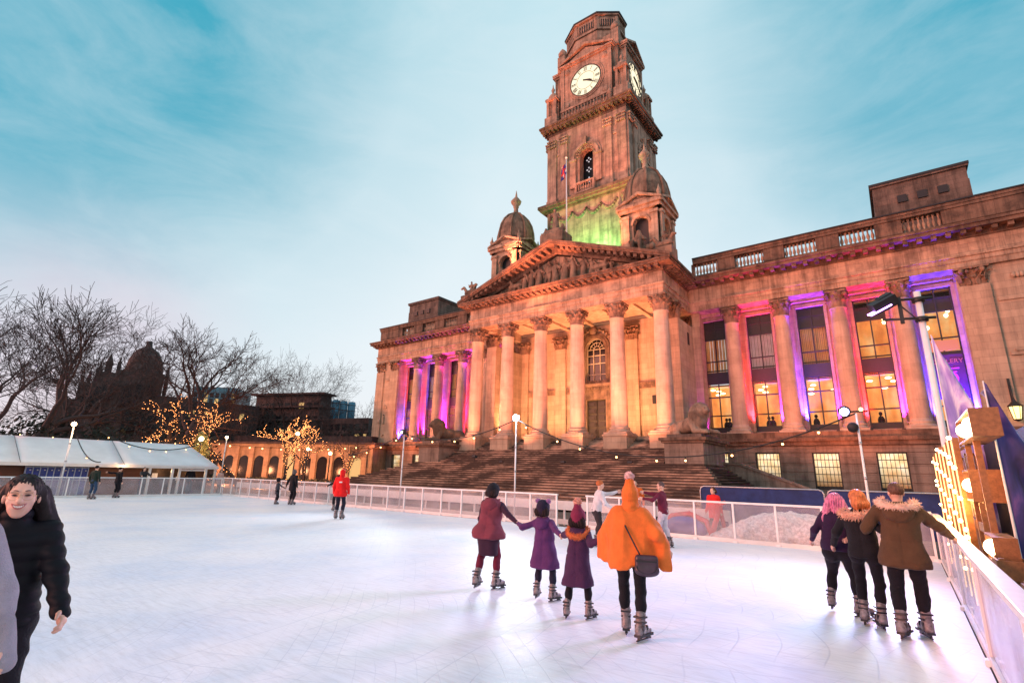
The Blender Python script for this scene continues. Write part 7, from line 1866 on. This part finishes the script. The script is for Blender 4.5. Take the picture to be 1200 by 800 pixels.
for i, (px, pyt, dist, w, lab) in enumerate(((20, 488, 60, 4.0, 'dark rounded shrub mass at the left edge behind the marquee'), (50, 480, 64, 2.6, 'tall dark shrub left of the orange lamp'), (112, 500, 62, 2.6, 'dark shrub right of the orange lamp'), (225, 505, 66, 2.8, 'dark shrub near the marquee right end'), (150, 470, 95, 9, 'broad dark evergreen before the domed building'), (235, 478, 98, 9, 'broad dark evergreen below the teal block'), (300, 480, 96, 9, 'broad dark evergreen below the office block'), (360, 488, 94, 8, 'broad dark evergreen below the blue cylinders'), (415, 497, 92, 6, 'dark evergreen beside the town hall corner'))):
    bush(lab, px, pyt, dist, w, i+60)
# hedges at the foot of the civic building
hd = MB(); rn = random.Random(77)
for _ in range(2600):
    u = rn.random(); q = A.lerp(B, u)+nrm*(2.2+rn.uniform(-0.5, 0.5)); c = Vector((q.x, q.y, rn.uniform(0, 0.75))); o = Vector((rn.gauss(0, 1), rn.gauss(0, 1), rn.gauss(0, 1))).normalized(); a_ = o.orthogonal().normalized(); b_ = o.cross(a_); s_ = rn.uniform(0.08, 0.18); hd.quad(c-a_*s_, c+b_*s_*0.6, c+a_*s_, c-b_*s_*0.6)
tag(hd.build('hedge', leafm), 'long low dark hedge along the foot of the civic building', 'hedge')
# lamps among the trees
def street_lamp(label, px, py, dist, lampm, r=0.22):
    t = at(px, py, dist); root = empty('street_lamp', (t.x, t.y, -0.1), label, 'street lamp', 'street lamps beyond the rink'); m = MB(); m.tube([(t.x, t.y, -0.1), (t.x, t.y, t.z-r)], [0.08, 0.045], 8); m.lathe([(0.16, -0.1), (0.14, 0.5), (0.08, 0.7)], (t.x, t.y, 0), 8); m.build('post', M['black'], root)
    m = MB(); m.ball(tuple(t), r, 12, 8); m.build('globe', M[lampm], root)
street_lamp('street lamp with a pale green globe among the fairy lit trees', 349, 508, 62, 'green_lamp', 0.2)
street_lamp('street lamp with a warm double glow in front of the civic building', 361, 526, 58, 'warm_lamp', 0.15)
street_lamp('street lamp with a soft yellow globe near the town hall corner', 387, 531, 60, 'warm_lamp', 0.18)
street_lamp('bright lamp glowing just behind the right end of the marquee', 236, 514, 56, 'warm_lamp', 0.22)
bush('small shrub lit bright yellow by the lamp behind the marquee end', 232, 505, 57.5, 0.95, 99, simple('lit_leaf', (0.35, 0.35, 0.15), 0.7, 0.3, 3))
# =================================================================== LIGHT
def lamp(name, kind, loc, energy, color, target=None, size=0.3, spot=60, blend=0.6, **k):
    l = bpy.data.lights.new(name, kind); l.energy = energy; l.color = color
    if kind == 'SPOT': l.spot_size = R(spot); l.spot_blend = blend; l.shadow_soft_size = size
    elif kind == 'AREA': l.size = size
    elif kind == 'POINT': l.shadow_soft_size = size
    o = bpy.data.objects.new(name, l); COL.objects.link(o); o.location = loc
    if target is not None: o.rotation_euler = (Vector(target)-Vector(loc)).to_track_quat('-Z', 'Y').to_euler()
    return o
# low afterglow from behind the camera on the left: one warm pink sun
SUN_EL, SUN_DIR = R(13), Vector((-0.62, -0.78, 0)).normalized()
sd = Vector((SUN_DIR.x*math.cos(SUN_EL), SUN_DIR.y*math.cos(SUN_EL), math.sin(SUN_EL)))
su = bpy.data.lights.new('afterglow_sun', 'SUN'); su.energy = 3.4; su.angle = R(24); su.color = (1.0, 0.30, 0.19)
so = bpy.data.objects.new('afterglow_sun', su); COL.objects.link(so); so.rotation_euler = (-sd).to_track_quat('-Z', 'Y').to_euler()
# facade floodlights, each with a small fixture
FX = MB(); FK = 4.3
def flood(loc, target, energy, color, spot=70, size=0.3, blend=0.7):
    d_ = (Vector(target)-Vector(loc)).normalized(); o = Vector(loc)
    lamp('floodlight', 'SPOT', tuple(o+d_*0.12), energy*FK, color, target, size, spot, blend)
    rz = math.atan2(d_.y, d_.x)-math.pi/2; FX = MB(); FX.cbox(tuple(o-d_*0.12), (0.34, 0.16, 0.26), rz, math.asin(max(-1, min(1, d_.z)))); FX.tube([tuple(o-d_*0.15), tuple(o-d_*0.15-Vector((0, 0, 0.3)))], 0.03, 5); FX.build('floodlight_housing', M['black'], gh)
SAL = (1.0, 0.25, 0.12); AMB = (1.0, 0.42, 0.17); WRM = (1.0, 0.60, 0.26)
# warm uplights inside the portico, on the terrace between the columns
for i, x in enumerate((XC-7.8, XC-3.9, XC, XC+3.9, XC+7.8)):
    flood((x, 41.2, FZ+0.3), (x, 46.3, 12.0), 560, AMB, 120, 0.4)
    flood((x, 42.5, FZ+0.3), (x, 40.0, 16.5), 200, AMB, 110, 0.4)
# salmon floods on the front of the portico and wings from the steps
for x, e in ((XC-8.5, 2600), (XC-3, 2400), (XC+3, 2400), (XC+8.5, 2600)):
    flood((x, 34.6, 2.95), (x, 38.5, 14), e, SAL, 95, 0.5)
for x in (XC-24, XC-17): flood((x, 36.0, 0.2), (x, 44.5, 14), 2600, SAL, 90, 0.5)
for x, e in ((XC+14.5, 4200), (XC+21.5, 1800)): flood((x, 36.0, 0.2), (x-1.5, 44.5, 15), e, (1.0, 0.22, 0.09), 90, 0.5)
# tower floods from the portico roof and wing roofs
flood((XC-7, 38.8, 22.0), (XC-2, 44.5, 40), 3000, SAL, 50, 0.4); flood((XC+4.5, 39.2, 21.8), (XC+1, 44.5, 41), 3000, SAL, 46, 0.4)
flood((XC-2, 30.0, 3.2), (XC, 44.5, 48), 26000, SAL, 28, 0.6)
flood((XC-14.5, 45.4, 21.6), (XC-8, 41, 28), 700, SAL, 90); flood((XC+4.0, 38.6, 21.9), (XC+7.6, 41.0, 27), 900, (1.0, 0.30, 0.14), 90)
flood((XC-3.8, 40.0, 21.6), (XC-7.6, 41.0, 27), 500, SAL, 90)
flood((XC+1.5, 42.4, 22.9), (XC+2.2, 44.6, 27.5), 950, (0.22, 1.0, 0.28), 120); flood((XC-1.8, 42.4, 22.9), (XC-1.0, 44.6, 28), 550, (0.22, 1.0, 0.26), 120)
flood((XC-4.8, 43.3, 20.8), (XC-6.4, 42.0, 26), 220, (0.1, 1.0, 0.3), 80)
# coloured uplights at the foot of the wing columns: blue, red and magenta in turn
CB, CRd, CM = (0.05, 0.03, 1.0), (1.0, 0.01, 0.03), (0.80, 0.03, 0.95); CP = (1.0, 0.02, 0.60)
for sg in (1, -1):
    ds = [10.95, 12.9, 14.65, 16.6, 18.55, 20.5, 22.4, 24.4, 26.3, 28.35]
    cols = [CM, CM, CRd, CM, CB, CM, CRd, CM, CB, CB] if sg > 0 else [CP, CP, CB, CRd, CP, CP, CB, CP, CRd, CB]
    for dd_, c_ in zip(ds, cols):
        x = XC+sg*dd_; e = {CB: 5600, CRd: 4200, CM: 1600, CP: 2600}[c_]
        flood((x, 45.2, 5.62), (x+0.02, 46.0, 9.2), e, c_, 56, 0.10, 0.9)
        lamp('soffit_fill', 'SPOT', (x, 45.55, 12.5), 110 if c_ in (CB, CRd) else 45, c_, (x, 45.6, 16.3), 0.1, 50, 0.8)  # added spots hanging unseen in mid-air to colour the soffit
flood((XC+10.6, 42.6, 5.5), (XC+10.2, 44.5, 9), 120, CM, 80, 0.1)
# fill spots added near the three rink pole tops to brighten the facade
for T_, tg, e_, sp, cc in ((T1, (XC+1, 38, 16), 19000, 62, (1.0, 0.40, 0.34)), (T2, (XC-16, 42, 15), 8000, 60, (1.0, 0.30, 0.24)), (T3, (XC+17, 44, 16), 15000, 66, (1.0, 0.22, 0.11))):
    lamp('facade_fill', 'SPOT', (T_[0], T_[1]+0.3, T_[2]+0.1), e_, cc, tg, 0.3, sp, 0.9)
# lamps on the poles
lamp('white_pole_lamp', 'POINT', (T1[0], T1[1]-0.05, T1[2]+0.3), 220, (0.72, 0.86, 1.0), size=0.15)
for T_, tg in ((T1, (-9, 4, 0)), (T2, (-17, 3, 0)), (T3, (-5, 5, 0))):
    lamp('ice_flood', 'SPOT', (T_[0], T_[1]-0.4, T_[2]), 1700, (0.80, 0.90, 1.0), tg, 0.8, 80, 1.0)
lamp('warm_pole_lamp', 'POINT', (TL[0]+0.1, TL[1], TL[2]+0.3), 260, (1.0, 0.6, 0.3), size=0.2)
lamp('mast_violet', 'SPOT', tuple(fc+Vector((-0.25, -0.2, -0.3))), 2300, (0.66, 0.36, 1.0), (-3.0, 4.5, 0), 0.9, 95, 0.9)
lamp('mast_rose', 'SPOT', (BP[0]-0.5, BP[1]-0.3, BT.z-0.6), 600, (1.0, 0.6, 0.65), (-8, 10.0, 0), 0.3, 110, 0.9)
lamp('pole_blue', 'SPOT', (T3[0]-0.35, T3[1]-0.4, T3[2]), 900, (0.2, 0.3, 1.0), (-0.6, 6.0, 0), 0.8, 50, 0.9)
for y in (10.8, 12.3, 14.0, 16.0): lamp('bulb_glow', 'POINT', (0.58, y, 1.6), 45, (1.0, 0.45, 0.12), size=0.15)
# warm light among the trees and on the civic building
for u in (0.08, 0.3, 0.52, 0.74, 0.94):
    q = A.lerp(B, u)+nrm*4.0; lamp('civic_glow', 'POINT', (q.x, q.y, 1.6), 1200, (1.0, 0.36, 0.16), size=0.4)
for px, dist in ((176, 58), (236, 55), (300, 60), (345, 60)): q = at(px, 520, dist); lamp('tree_glow', 'POINT', (q.x, q.y, 3.2), 260, (1.0, 0.45, 0.15), size=0.5)
for y in (15.0, 17.0): lamp('marquee_glow', 'POINT', (-41.7, y, 1.5), 18, (1.0, 0.6, 0.3), size=0.1)
lamp('cabin_front', 'POINT', (-40.6, 12.3, 1.75), 25, (1.0, 0.55, 0.25), size=0.1); lamp('cabin_front', 'POINT', (-40.6, 5.0, 1.75), 25, (1.0, 0.55, 0.25), size=0.1)
lamp('rose_face_fill', 'SPOT', (-2.0, -7.0, 4.6), 1500, (1.0, 0.52, 0.50), (-4.6, 0.9, 1.5), 0.3, 26, 0.8)  # unseen fill added behind the camera to light the smiling woman's face
lamp('stand_spill', 'POINT', (0.45, 9.0, 2.4), 40, (1.0, 0.5, 0.18), size=0.2)
lamp('lantern_lamp', 'POINT', (6.2, 43.8, 6.4), 60, (1.0, 0.7, 0.3), size=0.2)

# =================================================================== SKY
w = bpy.data.worlds.new('World'); S.world = w; w.use_nodes = True; nt = w.node_tree; bg = nt.nodes['Background']
tc = N(nt, 'ShaderNodeTexCoord'); V_ = tc.outputs['Generated']
sky = N(nt, 'ShaderNodeTexSky'); sky.sky_type = 'NISHITA'; sky.sun_disc = False; sky.sun_elevation = R(3); sky.sun_rotation = math.atan2(sd.x, sd.y); sky.altitude = 0; sky.air_density = 1.0; sky.ozone_density = 3.0
sx = N(nt, 'ShaderNodeSeparateXYZ'); L(nt, V_, sx.inputs[0])
# height bands: lilac-grey near the horizon, pale blue, then teal
base = ramp(nt, sx.outputs[2], [(0.0, (0.80, 0.74, 0.80)), (0.08, (0.84, 0.86, 0.89)), (0.25, (0.79, 0.87, 0.91)), (0.5, (0.70, 0.84, 0.89)), (0.75, (0.55, 0.77, 0.84)), (1.0, (0.3, 0.6, 0.7))])
def dirmask(v, a, b_):
    d_ = N(nt, 'ShaderNodeVectorMath', operation='DOT_PRODUCT'); L(nt, V_, d_.inputs[0]); vv = Vector(v).normalized(); d_.inputs[1].default_value = vv
    return ramp(nt, d_.outputs['Value'], [(a, 0), (a+(b_-a)*0.5, 0.22), (a+(b_-a)*0.92, 0.95)])
def pxdir(px, py): v = ray(px, py); return v.normalized()
# clearer teal openings in the high cloud towards the upper left and the upper right
n1 = N(nt, 'ShaderNodeTexNoise', Scale=2.2, Detail=7.0, Roughness=0.6); mpw = N(nt, 'ShaderNodeMapping'); mpw.inputs['Scale'].default_value = (1.0, 1.0, 2.2); L(nt, V_, mpw.inputs[0]); L(nt, mpw.outputs[0], n1.inputs['Vector'])
tealc = (0.012, 0.36, 0.50)
mul = lambda a, b_: (lambda q: (L(nt, a, q.inputs[0]), L(nt, b_, q.inputs[1]), q.outputs[0])[2])(N(nt, 'ShaderNodeMath', operation='MULTIPLY'))
cl = ramp(nt, n1.outputs['Fac'], [(0.3, 1.0), (0.7, 0.7)])
c1 = mixc(nt, mul(dirmask(pxdir(60, -40), 0.78, 1.0), cl), base, tealc)
c2 = mixc(nt, mul(dirmask(pxdir(1220, -20), 0.84, 1.0), cl), c1, (0.01, 0.36, 0.50))
# rosy bank low on the left
c3 = mixc(nt, mul(dirmask(pxdir(70, 430), 0.955, 1.0), ramp(nt, n1.outputs['Fac'], [(0.3, 0.25), (0.7, 0.75)])), c2, (0.74, 0.52, 0.62))
# thin streaky cloud
n2 = N(nt, 'ShaderNodeTexNoise', Scale=3.0, Detail=9.0, Roughness=0.62, Distortion=0.6); mp2 = N(nt, 'ShaderNodeMapping'); mp2.inputs['Scale'].default_value = (1.2, 1.2, 3.2); mp2.inputs['Rotation'].default_value = (0.25, 0.1, 0); L(nt, V_, mp2.inputs[0]); L(nt, mp2.outputs[0], n2.inputs['Vector'])
c4 = mixc(nt, ramp(nt, n2.outputs['Fac'], [(0.40, 0.0), (0.75, 0.3)]), c3, (0.82, 0.88, 0.91))
tot = N(nt, 'ShaderNodeMix'); tot.data_type = 'RGBA'; tot.blend_type = 'ADD'; tot.inputs[0].default_value = 0.03
L(nt, c4, tot.inputs[6]); L(nt, sky.outputs[0], tot.inputs[7]); L(nt, tot.outputs[2], bg.inputs[0]); bg.inputs[1].default_value = 1.0

# =================================================================== CAMERA AND OUTPUT
cam = bpy.data.cameras.new('camera'); co_ = bpy.data.objects.new('camera', cam); COL.objects.link(co_); S.camera = co_
cam.sensor_width = 36; cam.lens = F_PX/1200*36; cam.clip_end = 3000; cam.clip_start = 0.05
up_ = -CD; Mx = Matrix((( CR.x, up_.x, -CF.x, 0), (CR.y, up_.y, -CF.y, 0), (CR.z, up_.z, -CF.z, CH), (0, 0, 0, 1))); co_.matrix_world = Mx
S.render.resolution_x = 1024; S.render.resolution_y = 682
S.view_settings.view_transform = 'Standard'; S.view_settings.look = 'None'; S.view_settings.gamma = 1; S.view_settings.exposure = 0.02
S.render.engine = 'CYCLES'
